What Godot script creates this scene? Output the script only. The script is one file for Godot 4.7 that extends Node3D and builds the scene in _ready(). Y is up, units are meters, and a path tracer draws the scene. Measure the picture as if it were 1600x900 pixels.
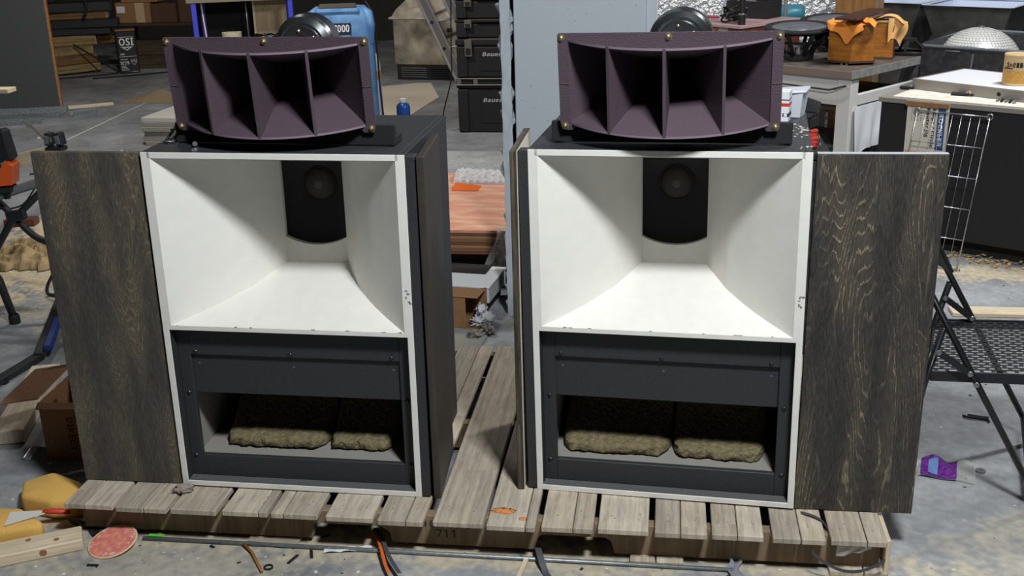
extends Node3D
# A workshop: two horn-loaded loudspeaker cabinets on a long pallet. World axes follow the pallet: x along its front, y up, z towards the camera.

var M := {}          # materials
var tx := {}         # textures
var mesh_cache := {}
var used := {}
var rng := RandomNumberGenerator.new()

# ---------------------------------------------------------------- naming and tagging
func numbered(called: String) -> String:
	var n: int = used.get(called, 0)
	used[called] = n + 1
	return called if n == 0 else "%s_%03d" % [called, n]

func tag(o: Node3D, label: String, category: String, group := "") -> Node3D:
	o.set_meta("label", label)
	o.set_meta("category", category)
	if group != "":
		o.set_meta("group", group)
	return o

func thing(called: String, label: String, category: String, at := Vector3.ZERO, yaw := 0.0, group := "") -> Node3D:
	var o := Node3D.new()
	o.name = numbered(called)
	add_child(o)
	o.position = at
	o.rotation_degrees.y = yaw
	tag(o, label, category, group)
	return o

func hang(called: String, mesh: Mesh, mat: Material, parent: Node3D, xf := Transform3D()) -> MeshInstance3D:
	var o := MeshInstance3D.new()
	o.mesh = mesh
	o.material_override = mat
	o.transform = xf
	if parent == null:
		o.name = numbered(called)
		add_child(o)
	else:
		o.name = called
		parent.add_child(o, true)
	return o

func structure(o: Node3D) -> Node3D:
	o.set_meta("kind", "structure")
	return o

# ---------------------------------------------------------------- shapes
func mb(smooth := false) -> SurfaceTool:
	var st := SurfaceTool.new()
	st.begin(Mesh.PRIMITIVE_TRIANGLES)
	st.set_smooth_group(0 if smooth else -1)
	return st

func done(st: SurfaceTool) -> ArrayMesh:
	st.generate_normals()
	return st.commit()

func tri(st: SurfaceTool, a: Vector3, b: Vector3, c: Vector3, ua := Vector2.ZERO, ub := Vector2.ZERO, uc := Vector2.ZERO) -> void:
	# counter-clockwise as seen from outside; Godot wants clockwise
	st.set_uv(ua); st.add_vertex(a)
	st.set_uv(uc); st.add_vertex(c)
	st.set_uv(ub); st.add_vertex(b)

func quad(st: SurfaceTool, a: Vector3, b: Vector3, c: Vector3, d: Vector3, ua := Vector2.ZERO, ub := Vector2.ZERO, uc := Vector2.ZERO, ud := Vector2.ZERO) -> void:
	tri(st, a, b, c, ua, ub, uc)
	tri(st, a, c, d, ua, uc, ud)

# a box with chamfered edges; UVs in metres with v along the longest side
func add_box(st: SurfaceTool, size: Vector3, xf := Transform3D(), bev := 0.002, uvo := Vector2.ZERO) -> void:
	var h := size * 0.5
	var b := minf(bev, minf(h.x, minf(h.y, h.z)) * 0.45)
	var grain := 1
	if size.x >= size.y and size.x >= size.z:
		grain = 0
	elif size.z >= size.y:
		grain = 2
	var corner := {}
	for sx in [-1, 1]:
		for sy in [-1, 1]:
			for sz in [-1, 1]:
				var s := Vector3(sx, sy, sz)
				for ax in 3:
					var p := Vector3()
					for k in 3:
						p[k] = s[k] * (h[k] if k == ax else h[k] - b)
					corner[[sx, sy, sz, ax]] = p
	var uv := func(p: Vector3, ax: int) -> Vector2:
		var q := p + h
		var i := (ax + 1) % 3
		var j := (ax + 2) % 3
		if ax == 0: i = 2; j = 1
		elif ax == 1: i = 0; j = 2
		else: i = 0; j = 1
		if i == grain:
			var t := i; i = j; j = t
		return Vector2(q[i], size[j] - q[j]) + uvo
	for ax in 3:
		var i := (ax + 1) % 3
		var j := (ax + 2) % 3
		for s in [-1, 1]:
			var ps: Array[Vector3] = []
			for d in [[-1, -1], [1, -1], [1, 1], [-1, 1]]:
				var k := [0, 0, 0]
				k[ax] = s; k[i] = d[0]; k[j] = d[1]
				ps.append(corner[[k[0], k[1], k[2], ax]])
			if s < 0:
				ps.reverse()
			quad(st, xf * ps[0], xf * ps[1], xf * ps[2], xf * ps[3], uv.call(ps[0], ax), uv.call(ps[1], ax), uv.call(ps[2], ax), uv.call(ps[3], ax))
	if b <= 0.0:
		return
	for ax in 3:   # edges parallel to ax join faces i and j
		var i := (ax + 1) % 3
		var j := (ax + 2) % 3
		for si in [-1, 1]:
			for sj in [-1, 1]:
				var lo := [0, 0, 0]
				lo[i] = si; lo[j] = sj
				var hi := lo.duplicate()
				lo[ax] = -1; hi[ax] = 1
				var a: Vector3 = corner[[lo[0], lo[1], lo[2], i]]
				var c: Vector3 = corner[[hi[0], hi[1], hi[2], i]]
				var d: Vector3 = corner[[hi[0], hi[1], hi[2], j]]
				var e: Vector3 = corner[[lo[0], lo[1], lo[2], j]]
				var ps: Array[Vector3] = [a, e, d, c]
				if si * sj < 0:
					ps.reverse()
				quad(st, xf * ps[0], xf * ps[1], xf * ps[2], xf * ps[3], uv.call(ps[0], i), uv.call(ps[1], i), uv.call(ps[2], i), uv.call(ps[3], i))
	for sx in [-1, 1]:
		for sy in [-1, 1]:
			for sz in [-1, 1]:
				var a: Vector3 = corner[[sx, sy, sz, 0]]
				var c: Vector3 = corner[[sx, sy, sz, 1]]
				var d: Vector3 = corner[[sx, sy, sz, 2]]
				if sx * sy * sz > 0:
					tri(st, xf * a, xf * c, xf * d)
				else:
					tri(st, xf * a, xf * d, xf * c)

func box_mesh(size: Vector3, bev := 0.002, uvo := Vector2.ZERO) -> ArrayMesh:
	var key := [size, bev, uvo]
	if not mesh_cache.has(key):
		var st := mb()
		add_box(st, size, Transform3D(), bev, uvo)
		mesh_cache[key] = done(st)
	return mesh_cache[key]

func at(p: Vector3, deg := Vector3.ZERO) -> Transform3D:
	return Transform3D(Basis.from_euler(deg * PI / 180.0), p)

func box(parent: Node3D, called: String, mat: Material, size: Vector3, p: Vector3, deg := Vector3.ZERO, bev := 0.002, uvo := Vector2.ZERO) -> MeshInstance3D:
	return hang(called, box_mesh(size, bev, uvo), mat, parent, at(p, deg))

# box given by its two extreme corners
func span(parent: Node3D, called: String, mat: Material, lo: Vector3, hi: Vector3, bev := 0.002, uvo := Vector2.ZERO) -> MeshInstance3D:
	return box(parent, called, mat, hi - lo, (hi + lo) * 0.5, Vector3.ZERO, bev, uvo)

func add_span(st: SurfaceTool, lo: Vector3, hi: Vector3, bev := 0.002) -> void:
	add_box(st, hi - lo, Transform3D(Basis(), (hi + lo) * 0.5), bev)

# board between two points: length along the line, width across (flat), thickness up
func between(parent: Node3D, called: String, mat: Material, a: Vector3, b: Vector3, w: float, t: float, up := Vector3.UP, bev := 0.002, uvo := Vector2.ZERO) -> MeshInstance3D:
	var z := (b - a).normalized()
	var x := up.cross(z).normalized()
	var y := z.cross(x)
	return hang(called, box_mesh(Vector3(w, t, a.distance_to(b)), bev, uvo), mat, parent, Transform3D(Basis(x, y, z), (a + b) * 0.5))

func add_tube(st: SurfaceTool, pts: Array, r, n := 8, closed := false, flat := 1.0) -> void:
	var rings := []
	var up := Vector3.UP
	var d0: Vector3 = (pts[1] - pts[0]).normalized()
	if absf(d0.dot(up)) > 0.9:
		up = Vector3.RIGHT
	var x := d0.cross(up).normalized()
	for i in pts.size():
		var d: Vector3
		if closed:
			d = (pts[(i + 1) % pts.size()] - pts[(i - 1 + pts.size()) % pts.size()]).normalized()
		else:
			d = (pts[mini(i + 1, pts.size() - 1)] - pts[maxi(i - 1, 0)]).normalized()
		x = (x - d * x.dot(d)).normalized()
		var y := d.cross(x)
		var rr: float = r[i] if r is Array else r
		var ring := []
		for k in n:
			var a := TAU * k / n
			ring.append(pts[i] + x * cos(a) * rr + y * sin(a) * rr * flat)
		rings.append(ring)
	var last := rings.size() if closed else rings.size() - 1
	for i in last:
		var p: Array = rings[i]
		var q: Array = rings[(i + 1) % rings.size()]
		for k in n:
			var m := (k + 1) % n
			quad(st, p[k], p[m], q[m], q[k])
	if not closed:
		for k in range(1, n - 1):
			tri(st, rings[0][0], rings[0][k + 1], rings[0][k])
			tri(st, rings[-1][0], rings[-1][k], rings[-1][k + 1])

func tube(parent: Node3D, called: String, mat: Material, pts: Array, r, n := 8, closed := false, flat := 1.0) -> MeshInstance3D:
	var st := mb(n > 4)
	add_tube(st, pts, r, n, closed, flat)
	return hang(called, done(st), mat, parent)

func curve(pts: Array, steps := 6) -> Array:   # Catmull-Rom through points
	var out := []
	for i in pts.size() - 1:
		var p0: Vector3 = pts[maxi(i - 1, 0)]
		var p3: Vector3 = pts[mini(i + 2, pts.size() - 1)]
		for k in steps:
			out.append(pts[i].cubic_interpolate(pts[i + 1], p0, p3, float(k) / steps))
	out.append(pts[-1])
	return out

# profile of Vector2(radius, height) turned about y
func add_lathe(st: SurfaceTool, prof: Array, n := 24, xf := Transform3D(), sharp := true, arc := TAU) -> void:
	for i in prof.size() - 1:
		var a: Vector2 = prof[i]
		var b: Vector2 = prof[i + 1]
		st.set_smooth_group(i + 1 if sharp else 0)
		for k in n:
			var t := arc * k / n
			var u := arc * (k + 1) / n
			var p := Vector3(cos(t), 0, sin(t))
			var q := Vector3(cos(u), 0, sin(u))
			var a1 := xf * (p * a.x + Vector3(0, a.y, 0))
			var a2 := xf * (q * a.x + Vector3(0, a.y, 0))
			var b1 := xf * (p * b.x + Vector3(0, b.y, 0))
			var b2 := xf * (q * b.x + Vector3(0, b.y, 0))
			var u0 := float(k) / n
			var u1 := float(k + 1) / n
			if b.x > 1e-6:
				tri(st, a1, b1, b2, Vector2(u0, a.y), Vector2(u0, b.y), Vector2(u1, b.y))
			if a.x > 1e-6:
				tri(st, a1, b2, a2, Vector2(u0, a.y), Vector2(u1, b.y), Vector2(u1, a.y))

func lathe(parent: Node3D, called: String, mat: Material, prof: Array, p := Vector3.ZERO, deg := Vector3.ZERO, n := 24, sharp := true) -> MeshInstance3D:
	var st := mb(true)
	add_lathe(st, prof, n, Transform3D(), sharp)
	return hang(called, done(st), mat, parent, at(p, deg))

# flat outline (x, y) given depth along z, centred on z = 0
func add_prism(st: SurfaceTool, poly: PackedVector2Array, depth: float, xf := Transform3D()) -> void:
	if Geometry2D.is_polygon_clockwise(poly):
		poly = poly.duplicate()
		poly.reverse()
	# Geometry2D counts clockwise with y down, so a reversed result is counter-clockwise with y up
	var area := 0.0
	for i in poly.size():
		area += poly[i].cross(poly[(i + 1) % poly.size()])
	if area < 0:
		poly.reverse()
	var ids := Geometry2D.triangulate_polygon(poly)
	var f := Vector3(0, 0, depth * 0.5)
	for i in range(0, ids.size(), 3):
		var a := poly[ids[i]]
		var b := poly[ids[i + 1]]
		var c := poly[ids[i + 2]]
		if (b - a).cross(c - a) < 0:
			var t := b; b = c; c = t
		var A := Vector3(a.x, a.y, 0); var B := Vector3(b.x, b.y, 0); var C := Vector3(c.x, c.y, 0)
		tri(st, xf * (A + f), xf * (B + f), xf * (C + f), a, b, c)
		tri(st, xf * (A - f), xf * (C - f), xf * (B - f), a, c, b)
	var run := 0.0
	for i in poly.size():
		var a := poly[i]
		var b := poly[(i + 1) % poly.size()]
		var A := Vector3(a.x, a.y, 0); var B := Vector3(b.x, b.y, 0)
		var l := a.distance_to(b)
		quad(st, xf * (A - f), xf * (B - f), xf * (B + f), xf * (A + f), Vector2(0, run), Vector2(0, run + l), Vector2(depth, run + l), Vector2(depth, run))
		run += l

func prism(parent: Node3D, called: String, mat: Material, pts: Array, depth: float, p := Vector3.ZERO, deg := Vector3.ZERO) -> MeshInstance3D:
	var st := mb()
	add_prism(st, PackedVector2Array(pts), depth)
	return hang(called, done(st), mat, parent, at(p, deg))

# a slab lying flat: outline of world (x, z) points, from y0 up to y1
func slab(parent: Node3D, called: String, mat: Material, pts: Array, y0: float, y1: float) -> MeshInstance3D:
	var flat := []
	for q in pts:
		flat.append(Vector2(q.x, -q.y))
	return prism(parent, called, mat, flat, y1 - y0, Vector3(0, (y0 + y1) * 0.5, 0), Vector3(-90, 0, 0))

# grid surface through a function (u, v in 0..1) -> Vector3, with a thickness along its normal
func sheet(parent: Node3D, called: String, mat: Material, f: Callable, nu: int, nv: int, thick := 0.002, p := Vector3.ZERO, deg := Vector3.ZERO) -> MeshInstance3D:
	var g := []
	for i in nu + 1:
		var row := []
		for j in nv + 1:
			row.append(f.call(float(i) / nu, float(j) / nv))
		g.append(row)
	var nrm := []
	for i in nu + 1:
		var row := []
		for j in nv + 1:
			var du: Vector3 = g[mini(i + 1, nu)][j] - g[maxi(i - 1, 0)][j]
			var dv: Vector3 = g[i][mini(j + 1, nv)] - g[i][maxi(j - 1, 0)]
			row.append(du.cross(dv).normalized() * thick)
		nrm.append(row)
	var st := mb(true)
	for i in nu:
		for j in nv:
			var uv0 := Vector2(float(i) / nu, float(j) / nv)
			var uv1 := Vector2(float(i + 1) / nu, float(j) / nv)
			var uv2 := Vector2(float(i + 1) / nu, float(j + 1) / nv)
			var uv3 := Vector2(float(i) / nu, float(j + 1) / nv)
			st.set_smooth_group(1)
			quad(st, g[i][j], g[i + 1][j], g[i + 1][j + 1], g[i][j + 1], uv0, uv1, uv2, uv3)
			st.set_smooth_group(2)
			quad(st, g[i][j] - nrm[i][j], g[i][j + 1] - nrm[i][j + 1], g[i + 1][j + 1] - nrm[i + 1][j + 1], g[i + 1][j] - nrm[i + 1][j], uv0, uv3, uv2, uv1)
	st.set_smooth_group(-1)
	for i in nu:
		quad(st, g[i][0], g[i][0] - nrm[i][0], g[i + 1][0] - nrm[i + 1][0], g[i + 1][0])
		quad(st, g[i][nv], g[i + 1][nv], g[i + 1][nv] - nrm[i + 1][nv], g[i][nv] - nrm[i][nv])
	for j in nv:
		quad(st, g[0][j], g[0][j + 1], g[0][j + 1] - nrm[0][j + 1], g[0][j] - nrm[0][j])
		quad(st, g[nu][j], g[nu][j] - nrm[nu][j], g[nu][j + 1] - nrm[nu][j + 1], g[nu][j + 1])
	return hang(called, done(st), mat, parent, at(p, deg))

# raised lettering of width w and height h, centred, facing +z
func letters(parent: Node3D, called: String, mat: Material, words: String, w: float, h: float, p: Vector3, deg := Vector3.ZERO, bold := true, slant := 0.0) -> MeshInstance3D:
	var t := TextMesh.new()
	var f := SystemFont.new()
	f.font_names = PackedStringArray(["Droid Sans"])
	f.font_weight = 700 if bold else 400
	t.font = f
	t.font_size = 48
	t.pixel_size = 0.01
	t.depth = 0.05
	t.text = words
	var bb := t.get_aabb()
	var b := Basis.from_euler(deg * PI / 180.0) * Basis(Vector3(1, 0, 0), Vector3(slant, 1, 0), Vector3(0, 0, 1)) * Basis.from_scale(Vector3(w / maxf(bb.size.x, 0.001), h / maxf(bb.size.y, 0.001), 0.02))
	return hang(called, t, mat, parent, Transform3D(b, p - b * (bb.position + bb.size * 0.5)))

# closed blob: sphere with radii and noise
func blob(parent: Node3D, called: String, mat: Material, radii: Vector3, p: Vector3, deg := Vector3.ZERO, amp := 0.15, freq := 3.0, sd := 1, n := 14) -> MeshInstance3D:
	var ns := FastNoiseLite.new()
	ns.seed = sd
	ns.frequency = freq * 0.3
	var st := mb(true)
	var pt := func(i: int, j: int) -> Vector3:
		var th := PI * i / n
		var ph := TAU * (j % (2 * n)) / (2 * n)
		var d := Vector3(sin(th) * cos(ph), cos(th), sin(th) * sin(ph))
		return d * radii * (1.0 + amp * ns.get_noise_3dv(d * 3.0))
	for i in n:
		for j in 2 * n:
			var a: Vector3 = pt.call(i, j)
			var b: Vector3 = pt.call(i, j + 1)
			var c: Vector3 = pt.call(i + 1, j + 1)
			var d: Vector3 = pt.call(i + 1, j)
			if i > 0:
				tri(st, a, b, c)
			if i < n - 1:
				tri(st, a, c, d)
	return hang(called, done(st), mat, parent, at(p, deg))

# ---------------------------------------------------------------- textures
func noise_bytes(w: int, h: int, freq: float, sd: int, oct := 4, kind := FastNoiseLite.TYPE_SIMPLEX_SMOOTH, seamless := false) -> PackedByteArray:
	var ns := FastNoiseLite.new()
	ns.noise_type = kind
	ns.seed = sd
	ns.frequency = freq
	ns.fractal_octaves = oct
	var im: Image = ns.get_seamless_image(w, h) if seamless else ns.get_image(w, h)
	im.convert(Image.FORMAT_L8)
	return im.get_data()

func stretched(w: int, h: int, sw: int, sh: int, freq: float, sd: int, oct := 4) -> PackedByteArray:
	var ns := FastNoiseLite.new()
	ns.noise_type = FastNoiseLite.TYPE_SIMPLEX_SMOOTH
	ns.seed = sd
	ns.frequency = freq
	ns.fractal_octaves = oct
	var im := ns.get_image(sw, sh)
	im.convert(Image.FORMAT_L8)
	im.resize(w, h, Image.INTERPOLATE_CUBIC)
	return im.get_data()

func picture(w: int, h: int, rgb: PackedByteArray) -> ImageTexture:
	return ImageTexture.create_from_image(Image.create_from_data(w, h, false, Image.FORMAT_RGB8, rgb))

func speckle(freq: float, lo: float, hi: float, sd: int, kind := FastNoiseLite.TYPE_SIMPLEX_SMOOTH, n := 256) -> ImageTexture:
	var b := noise_bytes(n, n, freq, sd, 3, kind, true)
	var o := PackedByteArray()
	o.resize(n * n * 3)
	for i in n * n:
		var v := int(255.0 * (lo + (hi - lo) * b[i] / 255.0))
		o[i * 3] = v; o[i * 3 + 1] = v; o[i * 3 + 2] = v
	return picture(n, n, o)

func bumps(freq: float, sd: int, strength := 2.0, n := 256) -> ImageTexture:
	var ns := FastNoiseLite.new()
	ns.seed = sd
	ns.frequency = freq
	ns.fractal_octaves = 3
	var im := ns.get_seamless_image(n, n)
	im.convert(Image.FORMAT_RGBA8)
	im.bump_map_to_normal_map(strength)
	return ImageTexture.create_from_image(im)

# straight grain: v runs along the grain
func grain(sd: int, lo: float, hi: float, w := 256, h := 512) -> ImageTexture:
	var a := stretched(w, h, w, 24, 0.05, sd, 4)
	var b := stretched(w, h, w, 60, 0.2, sd + 5, 2)
	var c := noise_bytes(w, h, 0.012, sd + 9)
	var o := PackedByteArray()
	o.resize(w * h * 3)
	for i in w * h:
		var t := (a[i] * 0.5 + b[i] * 0.3 + c[i] * 0.2) / 255.0
		t = clampf((t - 0.5) * 1.6 + 0.5, 0.0, 1.0)
		var v := lo + (hi - lo) * t
		o[i * 3] = int(255 * v); o[i * 3 + 1] = int(255 * v * (0.985)); o[i * 3 + 2] = int(255 * v * 0.96)
	return picture(w, h, o)

# dark-stained rotary-cut veneer; figure lines follow the contours of a warped field
func veneer(sd: int, arches: float, lines: float, contrast: float, slope: float, base: float) -> ImageTexture:
	var w := 512
	var h := 1536
	var big := stretched(w, h, 128, 76, 0.013, sd, 2)
	var mid := stretched(w, h, 256, 90, 0.026, sd + 1, 2)
	var fine := stretched(w, h, 512, 110, 0.22, sd + 2, 3)
	var tone := stretched(w, h, 128, 70, 0.022, sd + 3, 4)
	var o := PackedByteArray()
	o.resize(w * h * 3)
	var i := 0
	for y in h:
		var fy := float(y) / h
		for x in w:
			var fx := float(x) / w
			var ax := (fx - 0.80) / 0.24
			var bx := (fx - 0.16) / 0.26
			var f := fx * 3.6 + slope * fy + big[i] * 0.0085 + mid[i] * 0.0016 + 0.0003 * fine[i]
			f += arches * (exp(-ax * ax) * (1.0 - fy) * 2.2 + exp(-bx * bx) * fy * 1.6)
			var t := f * lines
			t -= floorf(t)
			var pale := maxf(0.0, 1.0 - absf(t - 0.5) * 10.0)
			var edge := maxf(0.0, 1.0 - absf(t - 0.62) * 7.0)
			var fn: float = fine[i] / 255.0
			var tn: float = tone[i] / 255.0
			pale *= clampf(tn * 1.5 + fn * 0.35 - 0.38, 0.15, 1.0)
			var v := base + 46.0 * (fn - 0.5) + 34.0 * (tn - 0.5) + contrast * pale - 10.0 * edge
			var warm := clampf(0.35 + (tn - 0.5) * 1.4 + pale * 0.8, 0.0, 1.0)
			o[i * 3] = int(clampf(v * (1.0 + 0.06 * warm), 8, 200))
			o[i * 3 + 1] = int(clampf(v * (0.955), 8, 200))
			o[i * 3 + 2] = int(clampf(v * (0.90 - 0.11 * warm), 8, 200))
			i += 1
	return picture(w, h, o)

# worn concrete; ox, oz, size place the picture on the ground, so that sawdust and paint spills lie where they lie
func concrete(n: int, size: float, ox: float, oz: float, spills: Array) -> ImageTexture:
	var a := noise_bytes(n, n, 1.1 * size / n, 11, 5)
	var b := noise_bytes(n, n, 5.0 * size / n, 12, 5)
	var c := noise_bytes(n, n, 22.0 * size / n, 13, 4)
	var d := noise_bytes(n, n, 9.0 * size / n, 14, 3)
	var o := PackedByteArray()
	o.resize(n * n * 3)
	var px := size / n
	var i := 0
	for y in n:
		var wz := oz + size - y * px   # a box top runs v towards -z
		for x in n:
			var wx := ox + x * px
			var fa: float = a[i] / 255.0
			var fb: float = b[i] / 255.0
			var fc: float = c[i] / 255.0
			var fd: float = d[i] / 255.0
			var v := 152.0 + 52.0 * (fa - 0.5) + 30.0 * (fb - 0.5) + 22.0 * (fc - 0.5)
			var dust := 0.0
			for s in spills:
				var ex: float = (wx - s[0]) / s[2]
				var ez: float = (wz - s[1]) / s[3]
				var q := ex * ex + ez * ez
				if q < 1.6:
					dust = maxf(dust, s[4] * clampf(1.25 - q + (fb - 0.5) * 2.2 + (fc - 0.5) * 1.2, 0.0, 1.0))
			var chip := clampf((fd * 0.6 + fc * 0.5 - 0.785) * 9.0, 0.0, 1.0) * clampf((fa - 0.35) * 4.0, 0.0, 1.0)
			var r := v * 0.985
			var g := v
			var bl := v * 1.015
			r = lerpf(r, 196 + 40 * (fc - 0.5), dust); g = lerpf(g, 182 + 40 * (fc - 0.5), dust); bl = lerpf(bl, 154 + 38 * (fc - 0.5), dust)
			r = lerpf(r, 196, chip * 0.55); g = lerpf(g, 194, chip * 0.55); bl = lerpf(bl, 184, chip * 0.55)
			o[i * 3] = int(clampf(r, 0, 255)); o[i * 3 + 1] = int(clampf(g, 0, 255)); o[i * 3 + 2] = int(clampf(bl, 0, 255))
			i += 1
	return picture(n, n, o)

func two_tone(freq: float, sd: int, c0: Color, c1: Color, kind := FastNoiseLite.TYPE_SIMPLEX_SMOOTH, gain := 1.6, n := 256) -> ImageTexture:
	var b := noise_bytes(n, n, freq, sd, 4, kind, true)
	var o := PackedByteArray()
	o.resize(n * n * 3)
	for i in n * n:
		var t := clampf((b[i] / 255.0 - 0.5) * gain + 0.5, 0.0, 1.0)
		var c := c0.lerp(c1, t)
		o[i * 3] = int(c.r * 255); o[i * 3 + 1] = int(c.g * 255); o[i * 3 + 2] = int(c.b * 255)
	return picture(n, n, o)

# ---------------------------------------------------------------- materials
func rgb(r: int, g: int, b: int) -> Color:
	return Color(r / 255.0, g / 255.0, b / 255.0)

func mat(called: String, c: Color, rough := 0.7, metal := 0.0, tex: Texture2D = null, scale := Vector3.ONE, tri_planar := false, normal: Texture2D = null, ns := 1.0) -> StandardMaterial3D:
	var m := StandardMaterial3D.new()
	m.resource_name = called
	m.albedo_color = c
	m.roughness = rough
	m.metallic = metal
	if tex:
		m.albedo_texture = tex
	if normal:
		m.normal_enabled = true
		m.normal_texture = normal
		m.normal_scale = ns
	m.uv1_scale = scale
	m.uv1_triplanar = tri_planar
	m.texture_repeat = true
	M[called] = m
	return m

func _ready() -> void:
	rng.seed = 20
	# camera: eye height 1.83 m, looking down 19 degrees, lens about as long as a phone's double zoom
	var cam := Camera3D.new()
	cam.name = "camera"
	cam.fov = 2.0 * rad_to_deg(atan(450.0 / 1727.4))
	cam.position = Vector3(0.580, 1.829, 2.799)
	cam.rotation = Vector3(-0.3354, deg_to_rad(8.1), -0.0267)
	cam.near = 0.05
	cam.far = 60.0
	add_child(cam)
	var we := WorldEnvironment.new()
	we.name = "environment"
	var env := Environment.new()
	env.background_mode = Environment.BG_COLOR
	env.background_color = Color(0, 0, 0)
	env.tonemap_mode = Environment.TONE_MAPPER_LINEAR
	env.tonemap_exposure = 1.0
	env.sdfgi_enabled = true
	env.ssao_enabled = true
	env.ssil_enabled = true
	we.environment = env
	add_child(we)
	paints()
	lamp("work_lamp", "square white work lamp hung above and right of the camera, out of frame", Vector3(1.25, 3.62, 1.76), Vector3(0.1, 0.4, -0.3), Vector2(0.42, 0.42), 16.0, Color(0.975, 0.99, 1.0))
	lamp("bench_lamp", "long white lamp hung over the work benches at the right, out of frame", Vector3(2.9, 4.2, -2.8), Vector3(1.9, 0.8, -4.2), Vector2(1.2, 0.3), 15.5, Color(0.99, 0.995, 1.0))
	lamp("store_lamp", "small dim lamp hung over the store at the left rear, out of frame", Vector3(-2.6, 4.6, -4.4), Vector3(-3.0, 0.0, -7.4), Vector2(0.8, 0.3), 17.0, Color(1.0, 0.975, 0.94))
	setting()
	pallet()
	speakers()
	front_floor()
	right_side()
	left_side()
	gap()
	done_all()

func done_all() -> void:
	pass

func speakers() -> void:
	var cl := cabinet("black loudspeaker cabinet with white flared horn, left of the pair, its left wing opened out", Vector3(-0.506, 0.1330, -0.096), -0.2, -0.35, false)
	wing(cl, M.veneer_l, Vector3(-1.2185, 0.132, -0.127), Vector3(-0.892, 1.189, -0.108), null, true)
	wing(cl, M.veneer_dark, Vector3(-0.0855, 0.132, -0.413), Vector3(-0.0640, 1.184, -0.088), null, false, 3.8)
	var cr := cabinet("black loudspeaker cabinet with white flared horn, right of the pair, its right wing opened out", Vector3(0.598, 0.1335, -0.146), -4.6, 0.50, true)
	wing(cr, M.veneer_r, Vector3(0.9800, 0.132, -0.144), Vector3(1.312, 1.188, -0.125), null, true)
	wing(cr, M.veneer_edge, Vector3(0.160, 0.132, -0.493), Vector3(0.1795, 1.184, -0.168), M.raw_white, false)
	insulation("olive mineral wool batt lying left of two in the left cabinet's lower chamber", cl, Vector3(-0.285, 0.083, -0.105), Vector3(0.335, 0.040, 0.36), 1)
	insulation("olive mineral wool batt lying right of two in the left cabinet's lower chamber", cl, Vector3(0.055, 0.083, -0.115), Vector3(0.205, 0.038, 0.34), 2)
	insulation("olive mineral wool batt lying left of two in the right cabinet's lower chamber", cr, Vector3(-0.325, 0.083, -0.10), Vector3(0.335, 0.040, 0.36), 3)
	insulation("olive mineral wool batt lying right of two in the right cabinet's lower chamber", cr, Vector3(0.018, 0.083, -0.105), Vector3(0.275, 0.036, 0.34), 4)
	var hl := treble_horn("purple four-cell sectoral horn with brass bolts on the left loudspeaker cabinet", Vector3(-0.514, 1.3645, -0.189), -2.0, 6.0)
	var hr := treble_horn("purple four-cell sectoral horn with brass bolts on the right loudspeaker cabinet", Vector3(0.590, 1.3650, -0.203), -5.0, 6.0)
	hl.rotation_degrees.z = -0.2
	hr.rotation_degrees.z = 0.6
	for q in [[-0.497, -0.213, -2.0, "black wooden stand under the purple horn on the left cabinet", -0.35, 1.1925], [0.596, -0.231, -5.0, "black wooden stand under the purple horn on the right cabinet", 0.5, 1.1945]]:
		var s := thing("horn_stand", q[3], "stand", Vector3(q[0], q[5], q[1]), q[2])
		s.rotation_degrees.z = q[4]
		span(s, "front_board", M.stand_black, Vector3(-0.328, 0.0, -0.018), Vector3(0.328, 0.058, 0.0), 0.0015)
		for k in [-1, 1]:
			span(s, "foot_board", M.stand_black, Vector3(k * 0.315 - 0.012, 0.0, -0.085), Vector3(k * 0.315 + 0.012, 0.022, -0.0185), 0.0015)

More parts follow.
